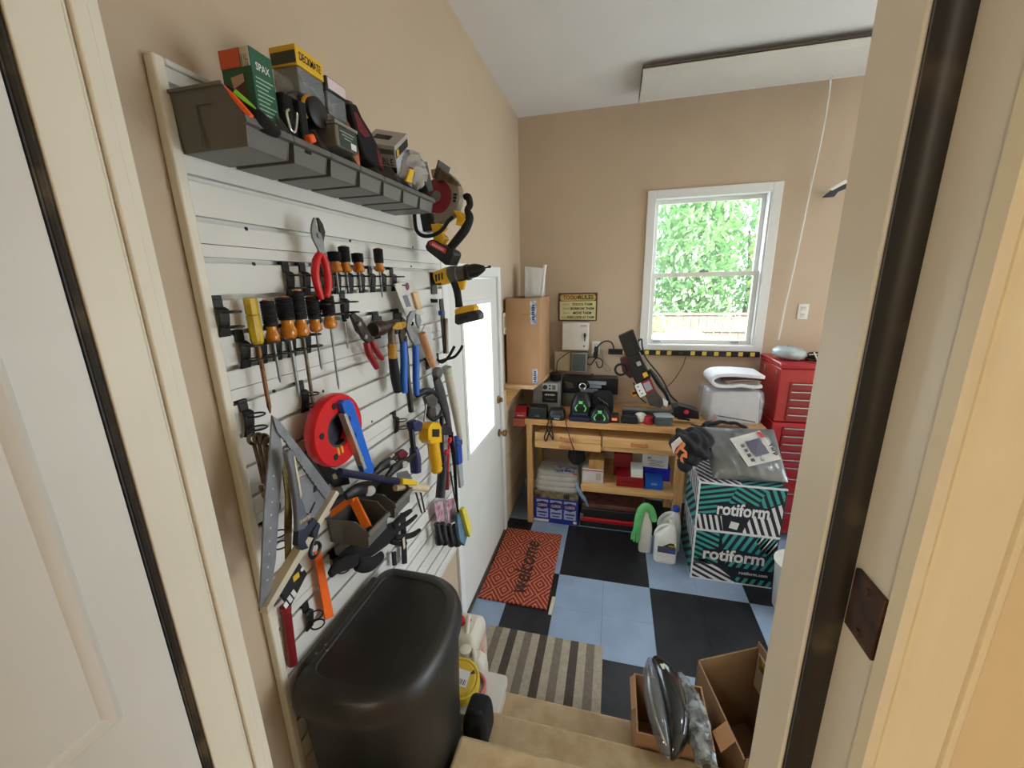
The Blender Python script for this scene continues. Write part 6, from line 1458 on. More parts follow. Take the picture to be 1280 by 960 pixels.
b = MB(); b.rings([[(px, py, z) for px, py in rrect(-.065, 3.27, .095*k, .055*k, .03)] for z, k in ((BT, .95), (BT+.05, 1), (BT+.14, .95), (BT+.20, .8))]); b.build('body', JK, t, sub=1)
for k in range(3):
    b = MB(); b.tube([(-.10+.03*k, 3.213, BT+.15-.02*k), (-.085+.03*k, 3.208, BT+.14-.02*k), (-.075+.03*k, 3.212, BT+.12-.02*k)], .004, 6, smooth=3); b.build('buckle', CHRO, t)
# power supply
t = thing('power_supply', 'grey power supply box with a silver knob panel behind the chargers', 'power supply', (-.62, 3.36, BT))
b = MB(); b.bx(-.655, -.42, 3.30, 3.50, BT, BT+.235); b.build('case', M('psu_grey', (150, 150, 154), .45), t, bevel=.004)
b = MB(); b.bx(-.573, -.441, 3.294, 3.299, BT+.165, BT+.23); b.build('knob_panel', M('psu_silver', (216, 216, 214), .3, .3), t, bevel=.001)
b = MB(); b.lathe((-.547, 3.294, BT+.197), (-.547, 3.278, BT+.197), [(0, .020), (.8, .018), (1, .014)], 16); b.build('knob', BLK, t)
for z in (.185, .212):
    b = MB(); b.lathe((-.507, 3.294, BT+z), (-.507, 3.286, BT+z), [(0, .008), (1, .007)], 12); b.build('button', BLK, t)
b = MB(); b.box((-.472, 3.292, BT+.197), (.028, .004, .04)); b.build('switch', M('psu_mid', (120, 120, 122), .4), t, bevel=.001)
b = MB(); b.bx(-.573, -.441, 3.295, 3.299, BT+.06, BT+.158); b.build('black_label', INK, t)
printbars((-.507, 3.2945, BT+.13), (1, 0, 0), (0, 0, 1), .09, .016, WPAP, t, bold=.01)
b = MB(); b.box((-.507, 3.2945, BT+.088), (.08, .001, .006)); b.build('print_line', M('psu_mid', (120, 120, 122), .4), t)
b = MB(); b.lathe((-.472, 3.40, BT+.236), (-.472, 3.40, BT+.30), [(0, .045), (.1, .048), (.8, .048), (.9, .052), (1, .05)], 22); tag(b.build('black_pot', BLK, None), 'round black plastic pot standing on top of the grey power supply', 'pot')
# radio-like black case and clutter behind
t = thing('equipment_case', 'long black electronic case lying at the back of the bench under the grey junction box', 'case', (-.25, 3.48, BT))
b = MB(); b.bx(-.412, .06, 3.42, 3.56, BT+.12, BT+.26); b.build('body', M('case_black', (24, 24, 26), .35), t, bevel=.006)
b = MB(); b.bx(-.412, -.05, 3.40, 3.56, BT+.001, BT+.119); b.build('base', M('olive_grey', (92, 94, 84), .5), t, bevel=.006)
b = MB(); b.bx(-.20, -.04, 3.416, 3.42, BT+.205, BT+.235).bx(-.19, -.08, 3.416, 3.42, BT+.175, BT+.20); b.build('silver_label', M('label_silver_blue', (170, 186, 200), .3), t)
b = MB(); b.prism([(-.40, 3.415, BT+.23), (-.33, 3.415, BT+.21), (-.31, 3.415, BT+.17), (-.37, 3.415, BT+.16)], (0, .006, 0)); b.build('worn_print', M('worn_brown', (96, 78, 70), .5), t)
b = MB(); b.lathe((-.16, 3.48, BT+.26), (-.16, 3.48, BT+.285), [(0, .014), (1, .012)], 12); b.build('knob', BLK, t)
b = MB(); b.tube([(-.20, 3.40, BT+.16), (-.18, 3.36, BT+.21), (-.21, 3.35, BT+.25), (-.27, 3.37, BT+.23), (-.28, 3.39, BT+.15)], .007, 8, smooth=4); tag(b.build('coiled_cable', BLK, None), 'black cable looped in front of the long black case', 'cable')
t = thing('metal_clamp', 'shiny metal pipe clamp piece standing behind the higher green-chevron battery', 'clamp', (-.20, 3.30, BT))
b = MB(); b.lathe((-.23, 3.30, BT), (-.23, 3.30, BT+.20), [(0, .03), (.7, .028), (.75, .02), (1, .02)], 16); b.build('post', STEEL, t)
b = MB(); b.torus((-.23, 3.295, BT+.215), .026, .007, (0, 1, 0), 18, 8); b.build('ring', CHRO, t)
b = MB(); b.box((-.16, 3.30, BT+.18), (.11, .05, .03)); b.build('arm', M('clamp_blue_steel', (120, 134, 150), .35, .6), t, bevel=.004)
# right part of the bench: small stuff
t = thing('orange_light_gadget', 'small black gadget with an orange glowing window beside the lower green-chevron battery', 'gadget', (.035, 3.06, BT))
b = MB(); b.box((.037, 3.07, BT+.035), (.075, .07, .07), taper=.85); b.build('body', CHB, t, bevel=.006)
b = MB(); b.box((.037, 3.034, BT+.032), (.04, .006, .02)); b.build('window', M('window_orange', (226, 110, 60), .3, emit=.6), t, bevel=.001)
t = tag(MB().box((.15, 3.075, BT+.03), (.13, .08, .058), taper=.85).build('black_pouch', JK, None, bevel=.01, seg=3), 'flat black pouch on the bench right of the orange-lit gadget', 'pouch')
b = MB(); b.lathe((.235, 3.115, BT+.008), (.235, 3.10, BT+.06), [(0, .012), (.2, .042), (.5, .046), (.9, .042), (1, .03)], 20); tag(b.build('white_disc', WHT, None), 'round white plastic disc on the bench between the black pouch and the red fitting', 'disc')
t = thing('red_fitting', 'red round plastic fitting on the bench beside the white disc', 'fitting', (.30, 3.07, BT))
b = MB(); b.lathe((.29, 3.08, BT), (.29, 3.08, BT+.055), [(0, .04), (.3, .042), (.35, .034), (.9, .032), (1, .026)], 18); b.build('body', M('fitting_red', (176, 40, 54), .4), t)
b = MB(); b.lathe((.29, 3.08, BT+.055), (.29, 3.08, BT+.066), [(0, .018), (1, .016)], 14); b.build('stud', DRED, t)
t = thing('clear_case', 'small clear plastic case with dark parts at the front edge of the bench', 'case', (.39, 3.06, BT))
b = MB(); b.box((.395, 3.075, BT+.035), (.125, .09, .068), Matrix.Rotation(.15, 3, 'Z')); b.build('shell', M('smoke_shell', (120, 134, 136), .12, alpha=.5, coat=.6), t, bevel=.004)
b = MB(); b.box((.395, 3.075, BT+.025), (.10, .065, .04), Matrix.Rotation(.15, 3, 'Z')); b.build('contents', M('content_green_black', (40, 50, 48), .5), t, bevel=.004)
b = MB(); b.box((.395, 3.075, BT+.074), (.128, .093, .008), Matrix.Rotation(.15, 3, 'Z')); b.build('lid', M('case_lid_pale', (170, 178, 180), .2), t, bevel=.002)
# ---------------- chop saw with raised arm
Y = 3.165
t = thing('chop_saw', 'black power saw with its arm raised at a slant on the bench', 'saw', (.3, 3.2, BT))
q = lambda *pp: [YP(x, y_, Y) for x, y_ in pp]
b = MB(); b.prism(q((773, 421), (792, 412.5), (801, 436), (800, 441), (785, 448), (781, 443)), (0, .10, 0)); b.build('guard', M('saw_guard_black', (26, 24, 26), .45), t, bevel=.008, seg=3)
b = MB(); b.prism(q((784, 447), (800, 441), (808, 458), (814, 472), (796, 481), (788, 466)), (0, .13, 0)); b.build('motor_block', M('saw_black', (22, 21, 24), .4), t, bevel=.010, seg=3)
b = MB(); b.prism([p+V((0, .03, 0)) for p in q((775, 450), (784, 446), (790, 458), (794, 470), (788, 475), (778, 466))], (0, .09, 0)); b.build('maroon_cover', M('saw_maroon', (82, 34, 44), .4), t, bevel=.008)
b = MB(); b.torus(YP(776, 462, Y+.02), .043, .009, (0, 1, 0), 24, 8); b.build('loop_handle', BLKR, t)
b = MB(); b.prism([p+V((0, -.004, 0)) for p in q((793, 482), (801, 478), (808, 493), (800, 497))], (0, .003, 0)); b.build('white_sticker', WPAP, t)
for (x_, y_) in ((797.5, 483.5), (799.5, 488.5), (802.5, 492)):
    c_ = YP(x_, y_, Y-.0048); b = MB(); b.prism([c_+V((-.008, 0, .004)), c_+V((.008, 0, .006)), c_+V((.001, 0, -.009))], (0, .0006, 0)); b.build('sticker_triangle', M('sticker_navy', (30, 36, 90), .5), t)
b = MB(); b.prism(q((801, 478), (813, 473), (819, 487), (808, 493)), (0, .06, 0)); b.build('red_frame', M('saw_red', (150, 34, 52), .4), t, bevel=.002)
b = MB(); b.prism([p+V((0, -.003, 0)) for p in q((803.5, 479.5), (811.5, 476), (816, 486), (808, 490))], (0, .003, 0)); b.build('grey_sticker', M('sticker_grey', (168, 168, 176), .4), t)
b = MB(); b.prism([p+V((0, -.003, 0)) for p in q((803, 467), (808, 464.5), (810.5, 469.5), (805, 472.5))], (0, .003, 0)); b.build('yellow_sticker', M('sticker_yellow', (240, 186, 60), .5), t)
b = MB(); b.prism([p+V((0, -.003, 0)) for p in q((795, 453), (800, 451), (802, 456), (797, 458))], (0, .003, 0)); b.build('pale_sticker', M('sticker_grey', (168, 168, 176), .4), t)
b = MB(); b.prism(q((806, 493), (819, 487), (831, 503), (826, 510), (812, 507)), (0, .05, 0)); b.build('arm', M('saw_arm_grey', (92, 88, 86), .35, .5), t, bevel=.004)
b = MB(); b.tube(q((812, 462), (818, 470), (824, 480), (833, 492), (838, 505)), [.016, .02, .02, .018, .014], 10, smooth=4); b.build('spring_tube', BLK, t)
b = MB(); b.prism(q((778, 509.5), (842, 511.5), (844, 513), (842, 515), (778, 513.2)), (0, .03, 0)); b.build('rail', M('rail_steel', (142, 138, 132), .35, .6), t, bevel=.002)
a_, c_ = q((778, 514), (842, 516)); b = MB(); b.bx(a_.x, c_.x, Y+.005, Y+.15, BT, max(a_.z, BT+.02)); b.build('base', M('saw_base', (52, 50, 50), .45), t, bevel=.004)
b = MB(); b.prism([p+V((0, -.06, 0)) for p in q((840, 507), (848, 504), (872, 511), (872, 521), (842, 519))], (0, .10, 0)); b.build('end_block', M('saw_black', (22, 21, 24), .4), t, bevel=.004)
p = YP(858, 515, Y-.064); b = MB(); b.lathe(p, p+V((0, -.004, 0)), [(0, .017), (1, .015)], 16); b.build('red_badge', M('badge_magenta_red', (206, 40, 76), .4), t)
b = MB(); b.tube(q((845, 519), (848, 523), (856, 524), (862, 525)), .008, 8, smooth=3); b.build('foot_lever', BLK, t)
b = MB(); b.prism([p+V((0, -.02, 0)) for p in q((828, 497), (835, 501), (833, 508), (829, 505))], (0, .003, 0)); b.build('white_tag', WPAP, t)
b = MB(); b.tube([YP(x, y_, Y+.15) for x, y_ in ((797, 427), (802, 424), (803, 434), (808, 448), (822, 466), (830, 478), (838, 494), (850, 505))], .0065, 8, smooth=5); tag(b.build('power_cable', BLK, None), 'thick black cord running along the slanted saw arm', 'cord')
b = MB(); b.tube([YP(x, y_, 3.30) for x, y_ in ((792, 478), (796, 492), (803, 500), (808, 504))], .005, 8, smooth=4); tag(b.build('power_cable', BLK, None), 'short black cord hanging below the white triangle sticker of the saw', 'cord')
b = MB(); b.tube([YP(x, y_, 3.58) for x, y_ in ((857, 446), (854, 456), (846, 470), (838, 480), (832, 484))], .003, 6, smooth=5); tag(b.build('thin_cable', BLK, None), 'thin black cord drooping from the yellow-socket power strip', 'cord')
b = MB(); b.tube([(.78, 3.2, BT+.02), (.70, 3.12, BT+.012), (.66, 3.06, BT+.008), (.60, 3.10, BT+.006)], .006, 8, smooth=5); tag(b.build('power_cable', BLK, None), 'black cord lying on the bench end by the black jacket', 'cord')
# cords in front of the drawers
def cordloop(x, z0, z1, label):
    b = MB(); y_ = BY0-.016
    pts = [(x-.012, BY0+.05, BT+.006), (x-.012, y_, BT-.01), (x-.022, y_-.004, BT-.06), (x+.012, y_-.006, BT-.12), (x+.03, y_-.006, BT-.15), (x+.022, y_-.006, BT-.085), (x-.006, y_-.006, BT-.06), (x-.04, y_-.006, BT-.13), (x-.028, y_-.008, BT-.165), (x-.006, y_-.006, BT-.10), (x+.018, y_-.003, BT-.04), (x+.012, y_, BT-.008), (x+.01, BY0+.05, BT+.006)]
    b.tube(pts, .0062, 8, smooth=5); return tag(b.build('cable_bundle', BLK, None), label, 'cable')
cordloop(-.46, 0, 0, 'black cable bundle looped over the bench edge in front of the two stacked drawers')
b = MB(); y_ = BY0-.022
b.tube([(-.335, BY0+.02, BT+.006), (-.330, y_+.006, BT-.01), (-.315, y_, BT-.06), (-.29, y_-.03, BT-.13), (-.265, y_-.03, BT-.20), (-.25, y_-.01, BT-.26), (-.26, y_+.04, BT-.34), (-.25, 3.1, BT-.40)], .0042, 8, smooth=5)
tag(b.build('power_cable', BLK, None), 'black cord hanging from the bench across the right end of the stacked drawers', 'cord')
t = thing('black_adapter_bag', 'black pouch hanging on the cord under the stacked drawers', 'pouch', (-.25, 3.12, .5))
b = MB(); b.ball((-.255, 3.14, .605), (.075, .05, .085), 18, 12); b.build('body', JK, t, wob=.003)
b = MB(); b.tube([(-.25, 3.12, .67), (-.26, 3.09, .70), (-.24, 3.07, .69)], .005, 6, smooth=3); b.build('loop', BLK, t)
# ---------------- below the bench
BLUC = M('carton_blue', (32, 52, 150), .45); LILAC = M('label_lilac', (176, 184, 224), .5)
t = thing('wipes_carton', 'blue carton showing three pale canister labels on the floor under the bench', 'carton', (-.43, 3.08, 0))
a_, b__ = ZP(662.5, 650, 0), ZP(735, 657, 0)
yf = 3.045; x0, x1 = -.606, -.225; hh = .29
b = MB(); b.bx(x0, x1, yf, yf+.26, 0.0, hh-.06); b.build('body', BLUC, t, bevel=.002)
b = MB(); b.bx(x0+.004, x1-.004, yf+.002, yf+.258, hh-.06, hh); b.build('top_band', M('band_olive_tan', (150, 136, 96), .5, rgb2=(60, 56, 50), scale=22), t, bevel=.002)
for k in range(3):
    cx = x0+.075+.118*k
    b = MB(); b.bx(cx-.050, cx+.050, yf-.0012, yf-.0002, .045, .215); b.build('label', LILAC, t)
    b = MB(); b.prism([(cx-.05, yf-.0022, .140), (cx, yf-.0022, .122), (cx+.05, yf-.0022, .140), (cx+.05, yf-.0022, .19), (cx, yf-.0022, .204), (cx-.05, yf-.0022, .19)], (0, .0008, 0)); b.build('emblem', M('emblem_navy', (40, 44, 120), .5), t)
    text('CLOROX', (cx, yf-.003, .164), (1, 0, 0), (0, 0, 1), .085, .026, M('print_red_white', (232, 210, 216), .5), t, bold=.03)
    b = MB(); b.bx(cx-.04, cx+.04, yf-.0022, yf-.0014, .088, .102).bx(cx-.03, cx+.03, yf-.0022, yf-.0014, .060, .070); b.build('print_line', BLUC, t)
b = MB(); b.bx(x1-.04, x1-.012, yf-.0012, yf-.0002, .012, .035); b.build('code_label', WPAP, t)
printbars((x1-.10, yf+.0, hh-.03), (1, 0, 0), (0, 0, 1), .05, .034, INK, t)
b = MB(); b.bx(x0, x0+.13, yf-.0012, yf-.0002, .004, .028); b.build('white_strip', WPAP, t)
t = thing('drop_cloth', 'folded off-white drop cloth in printed clear plastic lying on the blue carton', 'cloth', (-.44, 3.2, hh))
DC = M('cloth_offwhite', (206, 200, 188), .8, var=.12, scale=14, bump=.5, bscale=120)
for k in range(4):
    zz0 = hh+.002+.042*k; w2 = .215-.006*k
    b = MB(); b.rings([[(px, py, z) for px, py in rrect(-.415, 3.175+.01*k, w2*.86*kk, (.12-.004*k)*kk, .05)] for z, kk in ((zz0, .95), (zz0+.010, 1), (zz0+.032, 1), (zz0+.0415, .95))]); b.build('fold', DC, t, wob=.0015)
b = MB(); zt2 = hh+.1705
b.rings([[(px, py, z) for px, py in rrect(-.412, 3.18, .190*kk, .132*kk, .05)] for z, kk in ((hh+.003, .98), (hh+.05, 1.0), (hh+.13, .98), (zt2, .93), (zt2+.006, .85))]); b.build('plastic_wrap', M('wrap_film', (222, 226, 232), .1, alpha=.22, coat=.8, bump=1, bscale=34), t, wob=.003)
b = MB(); b.prism([(-.47, 3.07, zt2+.007), (-.25, 3.075, zt2+.007), (-.25, 3.19, zt2+.009), (-.45, 3.20, zt2+.009)], (0, 0, .0012)); b.build('printed_label', M('label_print_white', (216, 216, 222), .4, rgb2=(96, 100, 120), scale=26), t)
printbars((-.34, 3.10, zt2+.0088), (1, 0, 0), (0, 1, .1), .09, .035, M('print_navy', (40, 44, 80), .5), t, bold=.03)
b = MB(); b.prism([(-.275, 3.055, zt2+.007), (-.245, 3.055, zt2+.007), (-.245, 3.075, zt2+.0085), (-.275, 3.075, zt2+.0085)], (0, 0, .002)); b.build('red_corner', M('card_red', (196, 50, 66), .5), t)
b = MB(); b.tube([(-.245, 3.03, hh+.10), (-.205, 2.985, hh+.05), (-.165, 2.97, hh+.0), (-.14, 2.965, hh-.05)], [.03, .024, .020, .008], 12, smooth=4, flat=.5); b.build('loose_film', M('film_blue', (150, 180, 214), .1, alpha=.5, coat=.6), t, wob=.004)
# floor tool case
t = thing('tool_case', 'long black tool case with a red base strip on the floor under the bench', 'tool case', (.12, 3.1, 0))
x0, x1, yf = -.205, .365, 3.05
b = MB(); b.bx(x0, x1, yf, yf+.24, 0.0, .055); b.build('base', M('case_dark', (34, 30, 34), .5), t, bevel=.008)
b = MB(); b.bx(x0-.008, x1+.006, yf-.008, yf+.245, .056, .092); b.build('red_strip', M('case_red', (190, 28, 44), .4), t, bevel=.008, seg=3)
b = MB(); b.bx(x0, x1, yf, yf+.24, .093, .175); b.build('lid', M('case_lid_black', (38, 36, 38), .5), t, bevel=.010, seg=3)
b = MB(); b.bx(x0+.01, x1-.05, yf+.01, yf+.22, .176, .215); b.build('lid_tray', M('case_brown', (122, 76, 66), .5, rgb2=(84, 52, 46)), t, bevel=.006)
b = MB(); b.box((x0+.012, yf-.012, .105), (.022, .008, .05)); b.build('latch', CHRO, t, bevel=.002)
# things on the lower shelf
zs = .4055
def shelf_box(name, label, cat, x0, x1, y0, y1, z0, z1, m, lab=None, rot=0):
    t = thing(name, label, cat, ((x0+x1)/2, (y0+y1)/2, z0))
    b = MB(); b.box(((x0+x1)/2, (y0+y1)/2, (z0+z1)/2), (x1-x0, y1-y0, z1-z0), Matrix.Rotation(rot, 3, 'Z')); b.build('body', m, t, bevel=.002)
    return t
t = shelf_box('white_carton', 'white carton with a printed corner on the lower bench shelf, under the tan box', 'carton', -.200, -.03, 3.06, 3.24, zs, zs+.125, M('carton_white', (206, 204, 204), .6))
b = MB(); b.bx(-.09, -.05, 3.0585, 3.0598, zs+.03, zs+.09); b.build('print_block', M('print_tan', (186, 172, 156), .6), t)
b = MB(); b.bx(-.200, -.03, 3.0585, 3.0598, zs+.108, zs+.116); b.build('red_line', M('card_red', (196, 50, 66), .5), t)
shelf_box('tan_box', 'tan cardboard box stacked on the white carton on the lower bench shelf', 'box', -.15, -.03, 3.065, 3.22, zs+.1255, zs+.205, M('box_tan', (190, 148, 92), .75, rgb2=(160, 120, 70)))
t = shelf_box('red_case', 'red plastic case at the front of the lower bench shelf', 'case', .075, .285, 3.05, 3.22, zs, zs+.085, DRED)
b = MB(); b.bx(.11, .25, 3.046, 3.0495, zs+.04, zs+.05); b.build('lid_seam', M('seam_dark_red', (110, 16, 26), .5), t)
shelf_box('red_box', 'darker red box standing behind the red plastic case on the lower shelf', 'box', .05, .20, 3.24, 3.38, zs, zs+.20, M('box_red_dark', (140, 30, 38), .6))
t = shelf_box('white_card_box', 'small white card box on the red plastic case', 'box', .185, .275, 3.06, 3.20, zs+.0855, zs+.155, WPAP)
t = shelf_box('light_blue_case', 'bright blue plastic case at the shelf front beside the red case', 'case', .295, .43, 3.05, 3.2, zs, zs+.07, M('case_blue', (24, 96, 200), .4))
b = MB(); b.bx(.34, .385, 3.046, 3.0495, zs+.04, zs+.055); b.build('latch', M('latch_pale_blue', (120, 160, 220), .4), t)
shelf_box('dark_blue_case', 'deep blue plastic case under the labelled white box on the lower shelf', 'case', .30, .50, 3.21, 3.40, zs, zs+.115, M('case_deep_blue', (24, 40, 170), .4))
t = shelf_box('labelled_box', 'white box with black printed text on top of the deep blue case', 'box', .28, .48, 3.205, 3.38, zs+.116, zs+.23, M('carton_white2', (214, 214, 216), .6), rot=-.05)
ub = V((math.cos(-.05), math.sin(-.05), 0))
text('#2', (.33, 3.197, zs+.205), ub, (0, 0, 1), .03, .020, INK, t, bold=.03)
for k in range(4): quadplate(V((.375, 3.1985, zs+.182-.014*k))+V((.012*(k % 2), 0, 0)), ub, (0, 0, 1), .12-.02*(k % 3), .004, .0004, 'print_line', M('icon_grey', (92, 94, 104), .5), t)

# ================================================================ tall carton on the corner shelf
t = thing('corner_shelf', 'pale wooden shelf in the back left corner carrying the tall carton', 'shelf', (-.7, 3.25, 1.20))
b = MB(); b.prism([(XW+.002, 2.95, 1.212), (-.585, 2.95, 1.212), (-.53, 3.36, 1.212), (-.53, 3.60, 1.212), (XW+.002, 3.60, 1.212)], (0, 0, .028)); b.build('board', wood('shelf_wood', (224, 190, 150), (200, 160, 118)), t, bevel=.002)
for y_ in (3.00, 3.26):
    b = MB(); b.prism([(XW+.002, y_, 1.211), (-.68, y_, 1.211), (-.70, y_, 1.195), (XW+.022, y_, 1.06), (XW+.002, y_, 1.04)], (0, .02, 0)); b.build('bracket', PINE, t, bevel=.001)
t = thing('tall_carton', 'tall plain brown carton with two shipping labels standing on the corner shelf', 'carton', (-.67, 3.24, 1.2405))
cx0, cx1, cy0, cy1, cz0, cz1 = -.803, -.537, 3.0, 3.48, 1.2405, 1.905
th = .006
for nm, (xa, xb, ya, yb) in (('front_panel', (cx0, cx1, cy0, cy0+th)), ('back_panel', (cx0, cx1, cy1-th, cy1)), ('side_panel', (cx0, cx0+th, cy0+th, cy1-th)), ('side_panel', (cx1-th, cx1, cy0+th, cy1-th)), ('bottom', (cx0+th, cx1-th, cy0+th, cy1-th))):
    b = MB(); b.bx(xa, xb, ya, yb, cz0, cz1 if nm != 'bottom' else cz0+th); b.build(nm, CARD, t)
LBP = M('label_blue_white', (206, 212, 220), .5, rgb2=(110, 130, 160), scale=40)
quadplate((-.588, cy0, 1.80), (1, 0, 0), (0, 0, 1), .046, .175, .0006, 'shipping_label', LBP, t)
printbars((-.588, cy0-.0012, 1.80), (0, 0, 1), (-1, 0, 0), .12, .022, M('print_navy', (40, 44, 80), .5), t)
quadplate((-.578, cy0, 1.305), (1, 0, 0), (0, 0, 1), .040, .12, .0006, 'shipping_label', LBP, t)
printbars((-.578, cy0-.0012, 1.305), (0, 0, 1), (-1, 0, 0), .09, .020, M('print_navy', (40, 44, 80), .5), t)
b = MB(); b.bx(-.685, -.62, cy0-.0008, cy0-.0002, 1.783, 1.786); b.build('box_slit', M('slit_brown', (110, 76, 52), .8), t)
PLG = M('grey_sheet', (190, 182, 172), .4)
b = MB(); b.prism([(-.72, 3.30, 1.25), (-.58, 3.42, 1.25), (-.57, 3.44, 2.13), (-.72, 3.32, 2.145)], (.003, -.004, 0)); tag(b.build('plastic_sheet', PLG, None), 'translucent grey sheet standing up out of the tall carton', 'sheet')
b = MB(); b.tube([YP(x, y_, 3.30) for x, y_ in ((677, 372), (679, 352), (681.5, 331))], [.012, .012, .012], 8); o = tag(b.build('white_tube', WHT, None), 'slim white tube leaning out of the tall carton', 'tube')
b = MB(); b.bx(XW, XW+.022, 2.935, 3.02, 1.635, 1.80); t = b.build('wall_thermostat', M('thermostat_cream', (214, 200, 168), .5), None, bevel=.004)
tag(t, 'cream wall box beside the outside door frame, left of the tall carton', 'wall box')
b = MB(); b.bx(XW+.0225, XW+.025, 2.955, 3.00, 1.69, 1.775); b.build('display', M('thermostat_dark', (150, 140, 112), .3), t, bevel=.001)
b = MB(); b.bx(XW+.0225, XW+.026, 2.965, 2.99, 1.650, 1.668); b.build('switch', M('grey_latch', (150, 150, 148), .5), t, bevel=.001)
# ================================================================ things on the back wall
yw = YB-.001
def wq(x0, y0, x1, y1, y=YB): 
    a, c_ = YP(x0, y0, y), YP(x1, y1, y); return a.x, c_.x, c_.z, a.z
x0, x1, z0, z1 = wq(698.5, 366.5, 746, 401)
t = thing('tool_rules_sign', 'framed cream sign with four lines of black rules and a dark header', 'sign', ((x0+x1)/2, yw, z0))
b = MB(); b.bx(x0, x1, yw-.012, yw, z0, z1); b.build('frame', wood('sign_brown', (92, 66, 48), (66, 46, 34)), t, bevel=.002)
W_, H_ = x1-x0, z1-z0
b = MB(); b.bx(x0+.012, x1-.012, yw-.0135, yw-.0122, z0+.010, z0+H_*.71); b.build('panel', M('sign_cream', (216, 210, 160), .6), t)
b = MB(); b.prism([(x0+.02, yw-.0135, z0+H_*.75), (x0+.032, yw-.0135, z0+H_*.73), (x1-.032, yw-.0135, z0+H_*.73), (x1-.02, yw-.0135, z0+H_*.75), (x1-.014, yw-.0135, z0+H_*.84), (x1-.02, yw-.0135, z1-.018), (x1-.032, yw-.0135, z1-.012), (x0+.032, yw-.0135, z1-.012), (x0+.02, yw-.0135, z1-.018), (x0+.014, yw-.0135, z0+H_*.84)], (0, .0012, 0)); b.build('header', M('sign_header', (196, 178, 110), .6), t)
text('TOOL', (x0+W_*.29, yw-.0142, z0+H_*.845), (1, 0, 0), (0, 0, 1), W_*.34, H_*.15, M('sign_red', (140, 40, 32), .6), t, bold=.02)
text('RULES', (x0+W_*.71, yw-.0142, z0+H_*.845), (1, 0, 0), (0, 0, 1), W_*.38, H_*.15, INK, t, bold=.02)
for sg in (-1, 1):
    b = MB(); c_ = V((x0+W_*.49, yw-.0142, z0+H_*.845)); b.box(c_, (.006, .0006, .04), Matrix.Rotation(sg*.8, 3, 'Y')); b.build('crossed_tool', M('sign_red', (140, 40, 32), .6), t)
for k, (s1, w1_) in enumerate((('TOUCH THEM', .52), ('BORROW THEM', .60), ('MOVE THEM', .48), ('EVEN LOOK AT THEM', .70))):
    zz_ = z0+H_*(.60-.155*k)
    text("Don't", (x0+W_*(.20 if k < 3 else .13), yw-.0142, zz_), (1, 0, 0), (0, 0, 1), W_*(.17 if k < 3 else .12), H_*.07, M('sign_olive', (140, 128, 60), .6), t, shear=.3)
    text(s1, (x0+W_*(.62 if k < 3 else .58), yw-.0142, zz_), (1, 0, 0), (0, 0, 1), W_*w1_, H_*.095, INK, t, bold=.02, shear=.15)
x0, x1, z0, z1 = wq(704, 402, 736, 436.5)
t = thing('white_wall_cabinet', 'small white metal lock box hanging just under the tool rules sign', 'cabinet', ((x0+x1)/2, yw, z0))
b = MB(); b.bx(x0, x1, yw-.075, yw, z0, z1); b.build('body', WHT, t, bevel=.004)
b = MB(); b.bx(x0+.004, x1-.004, yw-.082, yw-.0755, z0+.004, z1-.004); d_ = b.build('door', WHT, t, bevel=.003)
b = MB(); b.bx(x1-.040, x1-.024, yw-.094, yw-.0825, z0+.115, z0+.155).bx(x1-.037, x1-.028, yw-.090, yw-.0825, z0+.085, z0+.115); b.lathe((x1-.032, yw-.0825, z0+.135), (x1-.032, yw-.10, z0+.135), [(0, .013), (1, .011)], 12); b.build('lock', DGRY, d_, bevel=.001)
b = MB(); b.bx(x1-.045, x1-.03, yw-.084, yw-.0825, z0+.035, z0+.045); b.build('badge', INK, d_)
b = MB(); b.bx(x1-.07, x1-.02, yw-.084, yw-.0825, z1-.035, z1-.022); b.build('logo_plate', M('logo_grey_red', (196, 176, 176), .5), d_)
x0, x1, z0, z1 = wq(693.5, 438, 713.5, 463)
t = tag(MB().bx(x0, x1, yw-.05, yw, z0, z1).build('cream_junction_box', M('jbox_cream', (206, 192, 162), .55), None, bevel=.004), 'cream square box on the back wall below the white lock box', 'junction box')
b = MB(); b.bx(x0+.008, x1-.008, yw-.054, yw-.0505, z0+.008, z1-.008); b.build('cover', M('jbox_cream', (206, 192, 162), .55), t, bevel=.002)
b = MB(); b.tube([YP(x, y_, yw-.07) for x, y_ in ((712, 440), (703, 446), (697, 452), (696, 462), (696, 474))], .0035, 6, smooth=4); tag(b.build('thin_cable', BLK, None), 'thin black cord running down over the cream wall box', 'cord')
x0, x1, z0, z1 = wq(715, 439, 734, 463.5)
t = thing('grey_timer_box', 'grey box with a dark window on the back wall beside the cream box', 'timer box', ((x0+x1)/2, yw, z0))
b = MB(); b.bx(x0, x1, yw-.07, yw, z0, z1); b.build('body', M('timer_grey', (158, 158, 150), .45), t, bevel=.004)
b = MB(); b.bx(x0+.012, x1-.012, yw-.0725, yw-.0705, z0+.012, z1-.012); b.build('window', M('timer_window', (92, 104, 104), .25), t, bevel=.001)
for k in range(3):
    b = MB(); b.bx(x0+.035+.022*k, x0+.045+.022*k, yw-.074, yw-.0728, z0+.05, z0+.10); b.build('rocker', M('timer_rocker', (64, 76, 78), .3), t)
